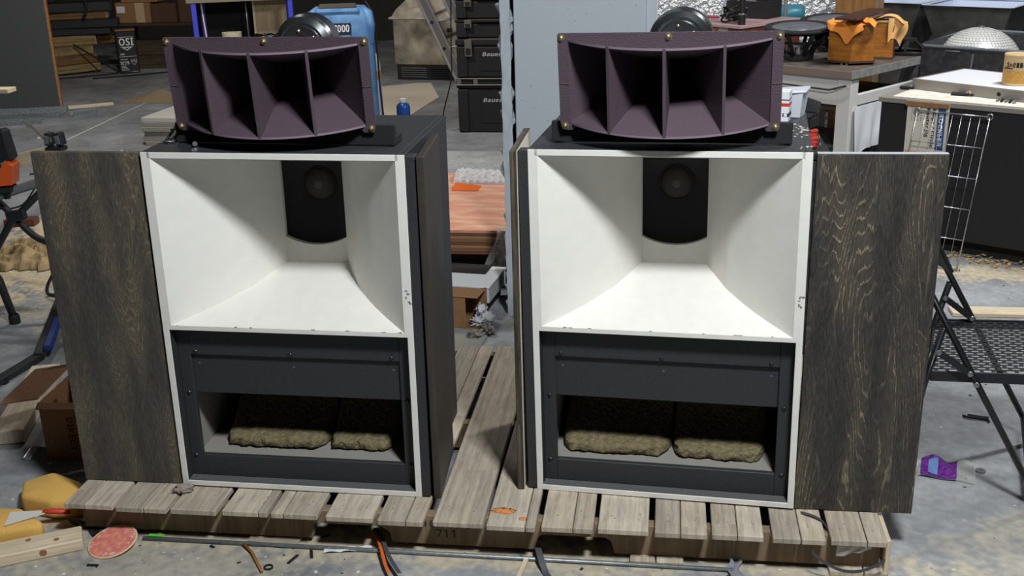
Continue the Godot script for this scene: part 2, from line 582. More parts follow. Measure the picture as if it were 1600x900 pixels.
func paints() -> void:
	var fine := speckle(0.12, 0.86, 1.0, 3)
	var grit := bumps(0.16, 4, 3.0)
	var pebble := bumps(0.09, 6, 4.0)
	var tri2 := Vector3.ONE * 6.0
	mat("lamp_body", rgb(120, 120, 122), 0.6)
	var glow := mat("lamp_glow", Color(1, 1, 1), 0.5)
	glow.emission_enabled = true
	glow.emission = Color(1, 0.98, 0.95)
	glow.emission_energy_multiplier = 1.5
	var spills := [[0.15, -0.03, 1.7, 0.11, 0.75], [-0.85, 0.14, 0.65, 0.20, 0.5], [0.75, 0.16, 0.55, 0.14, 0.55], [-0.1, 0.20, 0.35, 0.10, 0.4], [-2.9, -2.85, 0.75, 0.95, 1.0], [2.3, -2.75, 0.5, 0.14, 0.9], [1.9, 0.1, 0.45, 0.5, 0.45], [-2.2, -2.1, 0.5, 0.4, 0.5]]
	var near := mat("floor_near", Color(0.98, 0.98, 0.98), 0.82, 0.0, concrete(1536, 7.2, -3.4, -5.6, spills), Vector3(1.0 / 7.0, 1.0 / 7.2, 1.0), false, null)
	near.uv1_offset = Vector3.ZERO
	near.normal_enabled = true
	near.normal_texture = bumps(0.02, 31, 2.0, 512)
	near.normal_scale = 0.0
	mat("floor_far", Color(0.86, 0.86, 0.87), 0.85, 0.0, concrete(768, 9.0, 0.0, 0.0, []), Vector3(0.11, 0.11, 1.0))
	mat("wall_dark", rgb(52, 50, 48), 0.9, 0.0, fine, Vector3.ONE, true)
	mat("wall_grey", rgb(120, 120, 118), 0.9, 0.0, fine, Vector3.ONE, true)
	mat("column", rgb(186, 194, 202), 0.72)
	mat("column_chip", rgb(205, 208, 210), 0.8)
	mat("dark_gap", rgb(10, 10, 10), 1.0)
	var g0 := grain(40, 0.74, 1.0)
	for k in 4:
		mat("deck_%d" % k, [rgb(206, 194, 178), rgb(194, 183, 168), rgb(212, 202, 187), rgb(186, 177, 164)][k], 0.88, 0.0, g0, Vector3(3.0, 1.1, 1.0))
	mat("stringer", rgb(150, 130, 106), 0.9, 0.0, g0, Vector3(2.0, 0.7, 1.0))
	mat("pine", rgb(238, 222, 194), 0.75, 0.0, grain(44, 0.82, 1.0), Vector3(4.0, 1.0, 1.0))
	mat("nail", rgb(150, 148, 145), 0.4, 0.8)
	mat("stencil", rgb(34, 28, 24), 0.9)
	mat("orange_paint", rgb(214, 140, 78), 0.9)
	mat("ledge_lit_dust", rgb(92, 92, 92), 0.85, 0.0, fine, tri2, true)  # dusty grey, made lighter for the light falling on the ledge
	mat("cab_black", rgb(51, 52, 55), 0.55, 0.0, fine, tri2, true, grit, 0.55)
	mat("stand_black", rgb(26, 27, 29), 0.75, 0.0, fine, tri2, true)
	mat("white_paint", rgb(231, 229, 222), 0.5, 0.0, speckle(0.03, 0.97, 1.0, 8), Vector3.ONE * 2.0, true)
	mat("raw_white", rgb(222, 214, 196), 0.8)
	mat("soft_black", rgb(24, 24, 25), 0.8)
	mat("cone", rgb(38, 38, 40), 0.8, 0.0, fine, tri2, true)
	mat("dust_cap", rgb(62, 58, 53), 0.75, 0.0, fine, tri2, true)
	mat("chamber_grey", rgb(150, 147, 141), 0.9, 0.0, fine, tri2, true)
	mat("screw_dark", rgb(70, 70, 72), 0.35, 0.8)
	mat("scuff", rgb(120, 122, 122), 0.9)
	mat("rockwool", Color.WHITE, 1.0, 0.0, two_tone(0.035, 9, rgb(98, 89, 65), rgb(132, 121, 90)), Vector3.ONE * 5.0, true, bumps(0.05, 10, 6.0), 1.0)
	mat("horn_purple", rgb(98, 81, 92), 0.55, 0.0, speckle(0.2, 0.62, 1.0, 15), Vector3.ONE * 9.0, true, pebble, 0.45)
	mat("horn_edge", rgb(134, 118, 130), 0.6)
	mat("brass", rgb(200, 182, 140), 0.32, 0.9)
	mat("gun_metal", rgb(96, 100, 102), 0.28, 0.85)
	var vr := mat("veneer_r", Color.WHITE, 0.55, 0.0, veneer(21, 0.8, 4.6, 88.0, 0.25, 60.0), Vector3(1.0 / 0.327, 1.0 / 1.056, 1.0))
	var vl := mat("veneer_l", rgb(240, 240, 238), 0.55, 0.0, veneer(27, 0.45, 7.0, 66.0, -0.8, 86.0), Vector3(1.0 / 0.327, 1.0 / 1.056, 1.0))
	vr.texture_repeat = true
	vl.texture_repeat = true
	mat("veneer_dark", rgb(66, 61, 56), 0.55, 0.0, M.deck_0.albedo_texture, Vector3(4.0, 1.2, 1.0))
	mat("veneer_edge", rgb(104, 94, 82), 0.6, 0.0, grain(47, 0.35, 1.0), Vector3(6.0, 1.2, 1.0))
	paints_more()

# ---------------------------------------------------------------- the place
func lamp(called: String, label: String, p: Vector3, aim: Vector3, size: Vector2, energy: float, color: Color) -> void:
	var z := (p - aim).normalized()
	var x := Vector3.UP.cross(z).normalized() if absf(z.y) < 0.99 else Vector3.RIGHT
	var y := z.cross(x)
	var root := thing(called, label, "lamp", p)
	root.basis = Basis(x, y, z)
	box(root, "housing", M.lamp_body, Vector3(size.x + 0.06, size.y + 0.06, 0.08), Vector3(0, 0, 0.045), Vector3.ZERO, 0.01)
	box(root, "lamp_face", M.lamp_glow, Vector3(size.x, size.y, 0.01), Vector3(0, 0, 0.002), Vector3.ZERO, 0.002)
	var up := (Vector3(p.x, 5.0, p.z) - p)
	tube(root, "hanger", M.lamp_body, [root.basis.inverse() * Vector3(0, 0.06, 0), root.basis.inverse() * up], 0.008, 6)
	var l := AreaLight3D.new()
	l.name = called + "_beam"
	add_child(l, true)
	l.transform = Transform3D(Basis(x, y, z), p - z * 0.012)
	l.area_size = size
	l.light_energy = energy
	l.light_color = color
	l.area_range = 40.0
	l.area_attenuation = 2.0
	l.shadow_enabled = true

func setting() -> void:
	var near := MeshInstance3D.new()
	var fl := hang("floor", box_mesh(Vector3(7.0, 0.1, 7.2), 0.0), M.floor_near, null, at(Vector3(0.1, -0.05, -2.0)))
	structure(fl)
	near.free()
	# the rest of the slab lies round it
	for s in [[-9.5, -3.4, -13.0, 5.0], [3.6, 8.0, -13.0, 5.0], [-3.4, 3.6, -13.0, -5.6], [-3.4, 3.6, 1.6, 5.0]]:
		span(fl, "slab", M.floor_far, Vector3(s[0], -0.1, s[2]) - fl.position, Vector3(s[1], 0.0, s[3]) - fl.position, 0.0, Vector2(s[0] * 0.3, s[2] * 0.7))
	var line_a := Vector3(-4.50, 0.0005, -6.0)
	var line_b := Vector3(-4.66, 0.0005, -8.0)
	between(fl, "painted_line", M.column_chip, line_a - fl.position, line_b - fl.position, 0.014, 0.001, Vector3.UP, 0.0)
	structure(span(null, "wall_back", M.wall_dark, Vector3(-9.7, 0, -13.2), Vector3(8.2, 5.2, -13.0), 0.0))
	structure(span(null, "wall_left", M.wall_dark, Vector3(-9.7, 0, -13.0), Vector3(-9.5, 5.2, 5.0), 0.0))
	structure(span(null, "wall_right", M.wall_grey, Vector3(8.0, 0, -13.0), Vector3(8.2, 5.2, 5.0), 0.0))
	structure(span(null, "wall_front", M.wall_grey, Vector3(-9.7, 0, 5.0), Vector3(8.2, 5.2, 5.2), 0.0))
	structure(span(null, "ceiling", M.wall_grey, Vector3(-9.7, 5.2, -13.2), Vector3(8.2, 5.3, 5.2), 0.0))
	# grey painted column between the cabinets, with its broken left edge
	var p := Node3D.new()
	p.name = "wall_column"
	add_child(p)
	structure(p)
	span(p, "panel", M.column, Vector3(-0.066, 0, -2.30), Vector3(0.495, 5.2, -2.0), 0.003)
	span(p, "panel", M.column, Vector3(0.4955, 0, -2.28), Vector3(0.545, 5.2, -2.03), 0.004)
	span(p, "core", M.dark_gap, Vector3(-0.12, 0, -2.30), Vector3(-0.05, 5.2, -2.06), 0.0)
	# ragged strip left of the crack
	var ns := FastNoiseLite.new(); ns.seed = 5; ns.frequency = 9.0; ns.fractal_octaves = 4
	var strip := func(u: float, v: float) -> Vector3:
		var y := v * 3.2
		var l := -0.125 + 0.006 * ns.get_noise_2d(y * 0.6, 0.0) + 0.0025 * ns.get_noise_2d(y * 3.0, 3.0)
		var r := -0.082 + 0.003 * ns.get_noise_2d(y * 2.0, 7.0)
		return Vector3(lerpf(l, r, u), y, -2.0 + 0.008 * ns.get_noise_2d(y * 2.0, u * 3.0))
	sheet(p, "broken_edge", M.column, strip, 4, 160, 0.05)
	for i in 26:   # old nail holes and lumps of filler
		var q := Vector3(rng.randf_range(-0.04, 0.46), rng.randf_range(0.9, 1.75), -1.999)
		blob(p, "filler_lump", M.column_chip if i % 2 else M.column, Vector3(0.003, rng.randf_range(0.002, 0.007), 0.002), q, Vector3.ZERO, 0.4, 4.0, i, 5)

# ---------------------------------------------------------------- pallet
func pallet() -> void:
	var t := thing("pallet", "long weathered grey wooden pallet under both loudspeaker cabinets", "pallet")
	# x from, x to, split (0 = none)
	var rows := [[-1.214, -1.058, -1.150], [-1.046, -0.884, -0.956], [-0.870, -0.727, 0.0], [-0.710, -0.570, -0.598], [-0.558, -0.414, -0.519],
		[-0.389, -0.246, 0.0], [-0.228, -0.092, -0.144], [-0.069, 0.080, 0.0], [0.092, 0.234, 0.205], [0.254, 0.403, 0.345], [0.418, 0.562, 0.0],
		[0.580, 0.727, 0.653], [0.741, 0.884, 0.812], [0.907, 1.052, 0.985], [1.067, 1.219, 1.165]]
	var n := 0
	for r in rows:
		var parts := [[r[0], r[1]]] if r[2] == 0.0 else [[r[0], r[2] - 0.0012], [r[2] + 0.0012, r[1]]]
		var front := 0.037 + rng.randf_range(-0.006, 0.008)
		var yaw := rng.randf_range(-0.25, 0.25)
		for q in parts:
			n += 1
			var m: Material = M["deck_%d" % (n % 4)]
			var w: float = q[1] - q[0]
			box(t, "deck_board", m, Vector3(w, 0.018, front + 1.315), Vector3((q[0] + q[1]) * 0.5, 0.121 + rng.randf_range(-0.0006, 0.0), (front - 1.315) * 0.5), Vector3(0, yaw, 0), 0.0022, Vector2(rng.randf() * 3.0, rng.randf() * 3.0))
	# stringers, the front one with its two fork notches
	for z in [-0.039, -0.66, -1.275]:
		var e := [Vector2(-1.19, 0.017), Vector2(-0.455, 0.017), Vector2(-0.452, 0.062), Vector2(-0.440, 0.070), Vector2(-0.240, 0.070), Vector2(-0.212, 0.050), Vector2(-0.205, 0.017),
			Vector2(0.225, 0.017), Vector2(0.238, 0.060), Vector2(0.250, 0.068), Vector2(0.435, 0.068), Vector2(0.452, 0.056), Vector2(0.462, 0.017), Vector2(1.21, 0.017), Vector2(1.21, 0.1115), Vector2(-1.19, 0.1115)]
		prism(t, "stringer", M.stringer, e, 0.038, Vector3(0, 0, z))
	for r in [[-1.185, -1.05], [-0.66, -0.50], [0.508, 0.580], [0.584, 0.661], [1.072, 1.165], [1.168, 1.233]]:
		span(t, "bottom_board", M["deck_%d" % (n % 3)], Vector3(r[0], 0.0, -1.30), Vector3(r[1], 0.0165, 0.012 if r[0] > 0.0 else -0.045), 0.002, Vector2(r[0], 0.3))
		n += 1
	span(t, "end_board", M.pine, Vector3(1.2215, 0.0, -0.35), Vector3(1.234, 0.118, 0.004), 0.002)
	# nail heads
	var st := mb(true)
	for r in rows:
		for k in [0.25, 0.75]:
			for z in [-0.03, -0.05]:
				add_lathe(st, [Vector2(0.0022, 0), Vector2(0.0018, 0.0006), Vector2(0, 0.001)], 8, at(Vector3(lerpf(r[0], r[1], k + rng.randf_range(-0.06, 0.06)), 0.1298, z + rng.randf_range(-0.01, 0.01))))
	hang("nails", done(st), M.nail, t).set_meta("kind", "stuff")
	letters(t, "stencil", M.stencil, "711", 0.058, 0.026, Vector3(-0.042, 0.055, -0.0195), Vector3.ZERO, false)
	letters(t, "stencil", M.stencil, "16X 40.5", 0.15, 0.024, Vector3(-0.035, 0.087, -0.0195), Vector3.ZERO, false)
	blob(t, "orange_stain", M.orange_paint, Vector3(0.030, 0.0012, 0.016), Vector3(0.132, 0.1302, -0.040), Vector3.ZERO, 0.9, 9.0, 3)
	blob(t, "orange_stain", M.orange_paint, Vector3(0.010, 0.001, 0.008), Vector3(0.195, 0.1302, 0.0), Vector3.ZERO, 0.9, 9.0, 4)

# ---------------------------------------------------------------- bass cabinets
const W2 := 0.381
const CH := 1.0564
const CD := 0.592

const HORN_Z := [0.0, 0.055, 0.113, 0.154, 0.188, 0.215, 0.266, 0.300, 0.34]
const HORN_W := [0.354, 0.298, 0.243, 0.210, 0.184, 0.164, 0.137, 0.119, 0.099]

func horn_width(z: float) -> float:   # half width of the bass horn at depth z below the mouth
	for i in 8:
		if z <= HORN_Z[i + 1]:
			return lerpf(HORN_W[i], HORN_W[i + 1], (z - HORN_Z[i]) / (HORN_Z[i + 1] - HORN_Z[i]))
	return 0.099

func cabinet(label: String, p: Vector3, yaw: float, roll: float, folded_left: bool) -> Node3D:
	var t := thing("loudspeaker_cabinet", label, "loudspeaker", p, yaw)
	t.rotation_degrees.z = roll
	var b := mb()
	var th := 0.0185
	add_span(b, Vector3(-W2, 0.0, -CD), Vector3(-W2 + th, CH, -0.004), 0.001)
	add_span(b, Vector3(W2 - th, 0.0, -CD), Vector3(W2, CH, -0.004), 0.001)
	add_span(b, Vector3(-W2 + th, CH - th, -CD), Vector3(W2 - th, CH, -0.004), 0.001)
	add_span(b, Vector3(-W2 + th, 0.0, -CD), Vector3(W2 - th, 0.0165, -0.004), 0.001)
	add_span(b, Vector3(-W2 + th, 0.0165, -CD), Vector3(W2 - th, CH - th, -CD + th), 0.0)
	add_span(b, Vector3(-W2 + th, 0.521, -0.40), Vector3(W2 - th, 0.535, -0.004), 0.0)
	hang("body", done(b), M.cab_black, t)
	# white front edges
	var f := mb()
	for k in [-1.0, 1.0]:
		add_span(f, Vector3(minf(k * W2, k * 0.3625), 0, -0.004), Vector3(maxf(k * W2, k * 0.3625), 0.5355, 0.0), 0.0012)
		add_span(f, Vector3(minf(k * W2, k * 0.3535), 0.5345, -0.004), Vector3(maxf(k * W2, k * 0.3535), CH, 0.0), 0.0012)
	add_span(f, Vector3(-0.3625, CH - 0.0175, -0.004), Vector3(0.3625, CH, 0.0), 0.0012)
	add_span(f, Vector3(-0.3625, 0, -0.004), Vector3(0.3625, 0.0165, 0.0), 0.0012)
	add_span(f, Vector3(-0.3625, 0.5205, -0.004), Vector3(0.3625, 0.5355, 0.0), 0.0012)
	hang("front_frame", done(f), M.white_paint, t)
	# flared bass horn: two curved cheeks and a rising ramp
	var nz := 24
	var cheeks := mb(true)
	var ramp := mb(true)
	for i in nz:
		var z0 := 0.34 * i / nz
		var z1 := 0.34 * (i + 1) / nz
		var w0 := horn_width(z0)
		var w1 := horn_width(z1)
		var y0 := 0.5345 + 0.098 * z0 / 0.34
		var y1 := 0.5345 + 0.098 * z1 / 0.34
		for s in [-1.0, 1.0]:
			var a := Vector3(s * w0, 0.5345, -z0); var c := Vector3(s * w1, 0.5345, -z1)
			var d := Vector3(s * w1, CH - 0.0186, -z1); var e := Vector3(s * w0, CH - 0.0186, -z0)
			var o := Vector3(s * 0.009, 0, 0)
			cheeks.set_smooth_group(2 if s > 0 else 3)
			if s < 0:
				quad(cheeks, a, c, d, e)
				quad(cheeks, c + o, a + o, e + o, d + o)
			else:
				quad(cheeks, c, a, e, d)
				quad(cheeks, a + o, c + o, d + o, e + o)
		ramp.set_smooth_group(1)
		quad(ramp, Vector3(-w0, y0, -z0), Vector3(w0, y0, -z0), Vector3(w1, y1, -z1), Vector3(-w1, y1, -z1))
	hang("horn_cheeks", done(cheeks), M.white_paint, t)
	hang("horn_ramp", done(ramp), M.white_paint, t)
	span(t, "horn_roof", M.white_paint, Vector3(-0.3625, CH - 0.0195, -0.36), Vector3(0.3625, CH - 0.0187, -0.004), 0.0)
	# throat board with the round driver opening cut away
	var arc := [Vector2(-0.108, 0.60), Vector2(0.108, 0.60), Vector2(0.108, 1.037), Vector2(0.099, 1.037)]
	for k in 21:
		var a := lerpf(-0.505, 0.505, k / 20.0)
		arc.append(Vector2(-sin(a) * 0.205, 0.895 - cos(a) * 0.205))
	arc.append(Vector2(-0.099, 1.037))
	arc.append(Vector2(-0.108, 1.037))
	prism(t, "throat_board", M.white_paint, arc, 0.018, Vector3(0, 0, -0.349))
	# the bass driver behind it
	var w := Vector3(0, 0.868, -0.372)
	lathe(t, "woofer_frame", M.soft_black, [Vector2(0.215, -0.02), Vector2(0.215, 0.0), Vector2(0.203, 0.004), Vector2(0.195, 0.0), Vector2(0.195, -0.02)], w, Vector3(90, 0, 0), 40)
	lathe(t, "woofer_cone", M.cone, [Vector2(0.197, 0.002), Vector2(0.186, 0.008), Vector2(0.176, 0.0), Vector2(0.050, -0.052)], w, Vector3(90, 0, 0), 48, false)
	lathe(t, "dust_cap", M.dust_cap, [Vector2(0.052, -0.052), Vector2(0.050, -0.048), Vector2(0.044, -0.040), Vector2(0.030, -0.034), Vector2(0.016, -0.031), Vector2(0.0, -0.030)], w, Vector3(90, 0, 0), 32, false)
	lathe(t, "cap_ring", M.soft_black, [Vector2(0.056, -0.050), Vector2(0.055, -0.046), Vector2(0.051, -0.046), Vector2(0.050, -0.050)], w, Vector3(90, 0, 0), 32)
	lathe(t, "cap_centre", M.cap_mark, [Vector2(0.014, -0.0305), Vector2(0.012, -0.0294), Vector2(0.0, -0.0288)], w, Vector3(90, 0, 0), 20)
	# lower chamber: black baffle with a rebate and a port
	var bf := mb()
	var zf := -0.040
	add_span(bf, Vector3(-0.3625, 0.0165, zf - 0.018), Vector3(-0.324, 0.521, zf), 0.0015)
	add_span(bf, Vector3(0.324, 0.0165, zf - 0.018), Vector3(0.3625, 0.521, zf), 0.0015)
	add_span(bf, Vector3(-0.324, 0.0165, zf - 0.018), Vector3(0.324, 0.088, zf), 0.0015)
	add_span(bf, Vector3(-0.324, 0.427, zf - 0.018), Vector3(0.324, 0.521, zf), 0.0015)
	hang("baffle", done(bf), M.cab_black, t)
	span(t, "baffle_panel", M.cab_black, Vector3(-0.335, 0.297, zf - 0.030), Vector3(0.335, 0.44, zf - 0.012), 0.0015)
	span(t, "chamber_floor", M.chamber_grey, Vector3(-0.360, 0.070, -0.56), Vector3(0.360, 0.082, zf - 0.019), 0.001)
	span(t, "chamber_wall", M.chamber_grey, Vector3(-0.3615, 0.082, -0.56), Vector3(-0.345, 0.515, zf - 0.031), 0.001)
	span(t, "chamber_wall", M.chamber_grey, Vector3(0.345, 0.082, -0.56), Vector3(0.3615, 0.515, zf - 0.031), 0.001)
	for q in [[-0.307, 0.437], [-0.010, 0.437], [0.300, 0.437], [-0.343, 0.30], [0.341, 0.30], [-0.345, 0.085], [0.343, 0.085]]:
		lathe(t, "screw", M.screw_dark, [Vector2(0.0065, 0), Vector2(0.0065, 0.0015), Vector2(0.0045, 0.004), Vector2(0.0025, 0.0045), Vector2(0.0020, 0.003), Vector2(0, 0.003)], Vector3(q[0], q[1], zf), Vector3(90, 0, 0), 12)
	for q in [[-0.303, 0.395], [-0.005, 0.392], [0.302, 0.395]]:
		lathe(t, "screw", M.nail, [Vector2(0.003, 0), Vector2(0.0028, 0.0012), Vector2(0, 0.0015)], Vector3(q[0], q[1], zf - 0.012), Vector3(90, 0, 0), 8)
	span(t, "recess_ledge", M.ledge_lit_dust, Vector3(-0.362, 0.0166, zf + 0.0005), Vector3(0.362, 0.0172, -0.0045), 0.0)
	span(t, "chamber_back", M.honey_dark, Vector3(-0.344, 0.083, -0.565), Vector3(0.344, 0.515, -0.561), 0.0)
	# hinge post on the side whose wing is folded back
	var s := -1.0 if folded_left else 1.0
	box(t, "hinge_post", M.cab_black, Vector3(0.0265, 1.05, 0.040), Vector3(s * 0.3955, 0.529, -0.020), Vector3.ZERO, 0.002)
	# paint scuffs where the two white sides were knocked
	for k in 7:
		blob(t, "scuff", M.scuff, Vector3(rng.randf_range(0.002, 0.005), rng.randf_range(0.001, 0.004), 0.0006), Vector3(0.3715 + rng.randf_range(-0.007, 0.006), 0.645 + rng.randf_range(-0.02, 0.02), 0.0), Vector3.ZERO, 0.8, 8.0, k, 5)
	for k in 16:
		blob(t, "scuff", M.scuff, Vector3(rng.randf_range(0.002, 0.007), rng.randf_range(0.0008, 0.0018), 0.0006), Vector3(rng.randf_range(-0.35, 0.35), 0.5355 if k % 2 else 0.0005, 0.0), Vector3.ZERO, 0.9, 8.0, k + 20, 5)
	return t

func wing(t: Node3D, face: Material, lo: Vector3, hi: Vector3, back: Material, along_x: bool, yaw := 0.0) -> void:
	# corners are in world space; the panel is a child of its cabinet
	var inv := t.transform.affine_inverse()
	var size := hi - lo
	var st := mb()
	add_box(st, size, Transform3D(), 0.0015)
	var m := done(st)
	var turn := Transform3D(Basis.from_euler(Vector3(0, deg_to_rad(yaw), 0)), (lo + hi) * 0.5)
	if yaw != 0.0:   # swing about the front edge
		var hinge := Vector3((lo.x + hi.x) * 0.5, (lo.y + hi.y) * 0.5, hi.z)
		turn.origin = hinge + turn.basis * Vector3(0, 0, -size.z * 0.5)
	hang("wing_panel", m, face, t, inv * turn)
	if back == null and along_x and lo.x > 0.0:
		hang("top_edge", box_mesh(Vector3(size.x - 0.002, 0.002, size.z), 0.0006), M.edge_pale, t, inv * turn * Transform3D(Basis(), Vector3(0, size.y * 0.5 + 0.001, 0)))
	if back:
		var s2 := Vector3(size.x - 0.004, size.y - 0.006, 0.0012) if along_x else Vector3(0.0012, size.y - 0.006, size.z - 0.006)
		var off := Vector3(0, 0, -size.z * 0.5 - 0.0003) if along_x else Vector3(size.x * 0.5 + 0.0003, 0, 0)
		hang("wing_back", box_mesh(s2, 0.0002), back, t, inv * turn * Transform3D(Basis(), off))

func insulation(label: String, t: Node3D, lo: Vector3, size: Vector3, sd: int) -> void:
	var ns := FastNoiseLite.new(); ns.seed = sd; ns.frequency = 9.0; ns.fractal_octaves = 5
	var root := thing("insulation_batt", label, "insulation", t.transform * lo, t.rotation_degrees.y)
	var st := mb(true)
	# rounded, torn slab: a superellipse cross-section swept in x
	var nx := 40
	var na := 28
	var ring := func(i: int, k: int) -> Vector3:
		var u := float(i) / nx
		var a := TAU * (k % na) / na
		var c := cos(a); var s := sin(a)
		var z := signf(c) * pow(absf(c), 0.28) * 0.5
		var y := signf(s) * pow(absf(s), 0.45) * 0.5 + 0.5
		var end := 1.0 - pow(absf(u * 2.0 - 1.0), 14.0) * 0.5
		var q := Vector3(u * size.x, maxf(0.0, y * size.y * end), -size.z * 0.5 + z * size.z * end)
		var r := ns.get_noise_3dv(q * 6.0) * 0.35 + ns.get_noise_3dv(q * 1.6) * 0.65
		q.y = maxf(0.001, q.y * (1.0 + 0.30 * r)); q.z += 0.016 * ns.get_noise_3dv(q * 3.0 + Vector3(5, 1, 2))
		q.x += 0.010 * ns.get_noise_3dv(q * 5.0 + Vector3(1, 8, 2))
		q.y += 0.26 * clampf(-q.z / size.z - 0.25, 0.0, 1.0) * (1.0 if y > 0.3 else 0.0)
		return q
	for i in nx:
		for k in na:
			quad(st, ring.call(i, k), ring.call(i + 1, k), ring.call(i + 1, k + 1), ring.call(i, k + 1))
	for k in range(1, na - 1):
		tri(st, ring.call(0, 0), ring.call(0, k), ring.call(0, k + 1))
		tri(st, ring.call(nx, 0), ring.call(nx, k + 1), ring.call(nx, k))
	hang("fibre_core", done(st), M.rockwool, root)

# ---------------------------------------------------------------- treble horns
func treble_horn(label: String, p: Vector3, yaw: float, tilt: float) -> Node3D:
	var t := thing("treble_horn", label, "horn", p, yaw)
	var g := Node3D.new()
	t.rotation_degrees.x = tilt
	g.free()
	var hx := 0.297
	var hy := 0.1335
	var fl := mb()
	add_span(fl, Vector3(-hx, -0.111, -0.0035), Vector3(-0.269, 0.111, 0.0035), 0.0)
	add_span(fl, Vector3(0.269, -0.111, -0.0035), Vector3(hx, 0.111, 0.0035), 0.0)
	var R := 0.362
	var phi := 0.838
	var apex := -(R * cos(phi))
	var half := func(r: float) -> float:
		var k := (r - 0.05) / (R - 0.05)
		return lerpf(0.020, 0.111, pow(k, 1.30)) 
	for s in [-1.0, 1.0]:   # web between the flange's straight rail and the curved shell
		var web := PackedVector2Array([Vector2(-0.269, s * 0.111), Vector2(-hx, s * 0.111), Vector2(-hx, s * (hy - 0.004)), Vector2(-hx + 0.004, s * hy), Vector2(hx - 0.004, s * hy), Vector2(hx, s * (hy - 0.004)), Vector2(hx, s * 0.111), Vector2(0.269, s * 0.111)]) if s > 0 else PackedVector2Array([Vector2(-0.269, -0.111), Vector2(-hx, -0.111), Vector2(-hx + 0.006, -hy), Vector2(-0.262, -hy), Vector2(-0.252, -0.120), Vector2(0.252, -0.120), Vector2(0.262, -hy), Vector2(hx - 0.006, -hy), Vector2(hx, -0.111), Vector2(0.269, -0.111)])
		for k in 25:
			var x := lerpf(0.2685, -0.2685, k / 24.0)
			var r := sqrt(x * x + apex * apex)
			web.append(Vector2(x, s * (half.call(r) + 0.004)))
		add_prism(fl, web, 0.007)
	hang("flange", done(fl), M.horn_purple, t)
	var nr := 14
	var na := 28
	var pt := func(r: float, a: float, s: float, off: float) -> Vector3:
		var lip := 1.0 + 0.035 * cos(a * 1.7) * clampf((r - 0.2) / 0.16, 0.0, 1.0) * (1.0 if s < 0 else 0.25)
		return Vector3(sin(a) * r, s * (half.call(r) * lip + off), apex + cos(a) * r)
	var st := mb(true)
	for s in [-1.0, 1.0]:
		for i in nr:
			var r0 := lerpf(0.05, R, float(i) / nr)
			var r1 := lerpf(0.05, R, float(i + 1) / nr)
			for k in na:
				var a0 := lerpf(-phi, phi, float(k) / na)
				var a1 := lerpf(-phi, phi, float(k + 1) / na)
				for skin in [0.0, 0.006]:
					st.set_smooth_group(1 + int(skin * 1000) + (20 if s > 0 else 0))
					var q := [pt.call(r0, a0, s, skin), pt.call(r0, a1, s, skin), pt.call(r1, a1, s, skin), pt.call(r1, a0, s, skin)]
					if (s < 0) == (skin == 0.0):
						q.reverse()
					quad(st, q[0], q[1], q[2], q[3])
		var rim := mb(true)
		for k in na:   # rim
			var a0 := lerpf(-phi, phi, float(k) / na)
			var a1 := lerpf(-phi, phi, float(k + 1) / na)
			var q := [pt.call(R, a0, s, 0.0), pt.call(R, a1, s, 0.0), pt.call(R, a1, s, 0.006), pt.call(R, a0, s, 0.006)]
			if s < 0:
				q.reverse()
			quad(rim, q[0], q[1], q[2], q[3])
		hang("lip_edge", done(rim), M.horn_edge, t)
	for s in [-1.0, 1.0]:   # end cheeks, 5 mm thick
		for i in nr:
			var r0 := lerpf(0.05, R, float(i) / nr)
			var r1 := lerpf(0.05, R, float(i + 1) / nr)
			var o := Vector3(cos(phi) * s, 0, -sin(phi)) * 0.006
			var a: Vector3 = pt.call(r0, s * phi, -1.0, 0.0); var b: Vector3 = pt.call(r1, s * phi, -1.0, 0.0)
			var c: Vector3 = pt.call(r1, s * phi, 1.0, 0.0); var d: Vector3 = pt.call(r0, s * phi, 1.0, 0.0)
			st.set_smooth_group(60 if s > 0 else 61)
			if s < 0:
				quad(st, b, a, d, c); quad(st, a + o, b + o, c + o, d + o)
			else:
				quad(st, a, b, c, d); quad(st, b + o, a + o, d + o, c + o)
	hang("horn_shell", done(st), M.horn_purple, t)
	for a in [-0.428, 0.0, 0.428]:
		var v := mb()
		var dirv := Vector3(sin(a), 0, cos(a))
		var side := Vector3(cos(a), 0, -sin(a))
		for i in nr:
			var r0 := lerpf(0.13, R + 0.001, float(i) / nr)
			var r1 := lerpf(0.13, R + 0.001, float(i + 1) / nr)
			var h0: float = half.call(r0) * 1.02 + 0.003
			var h1: float = half.call(r1) * 1.02 + 0.003
			var t0 := lerpf(0.0012, 0.0042, float(i) / nr)
			var t1 := lerpf(0.0012, 0.0042, float(i + 1) / nr)
			var o := Vector3(0, 0, apex)
			for s in [-1.0, 1.0]:
				var q := [o + dirv * r0 + side * s * t0 - Vector3(0, h0, 0), o + dirv * r1 + side * s * t1 - Vector3(0, h1, 0), o + dirv * r1 + side * s * t1 + Vector3(0, h1, 0), o + dirv * r0 + side * s * t0 + Vector3(0, h0, 0)]
				if s > 0:
					q.reverse()
				quad(v, q[0], q[1], q[2], q[3])
			if i == nr - 1:
				var e := o + dirv * r1
				quad(v, e - side * t1 - Vector3(0, h1, 0), e + side * t1 - Vector3(0, h1, 0), e + side * t1 + Vector3(0, h1, 0), e - side * t1 + Vector3(0, h1, 0))
		hang("vane", done(v), M.horn_purple, t)
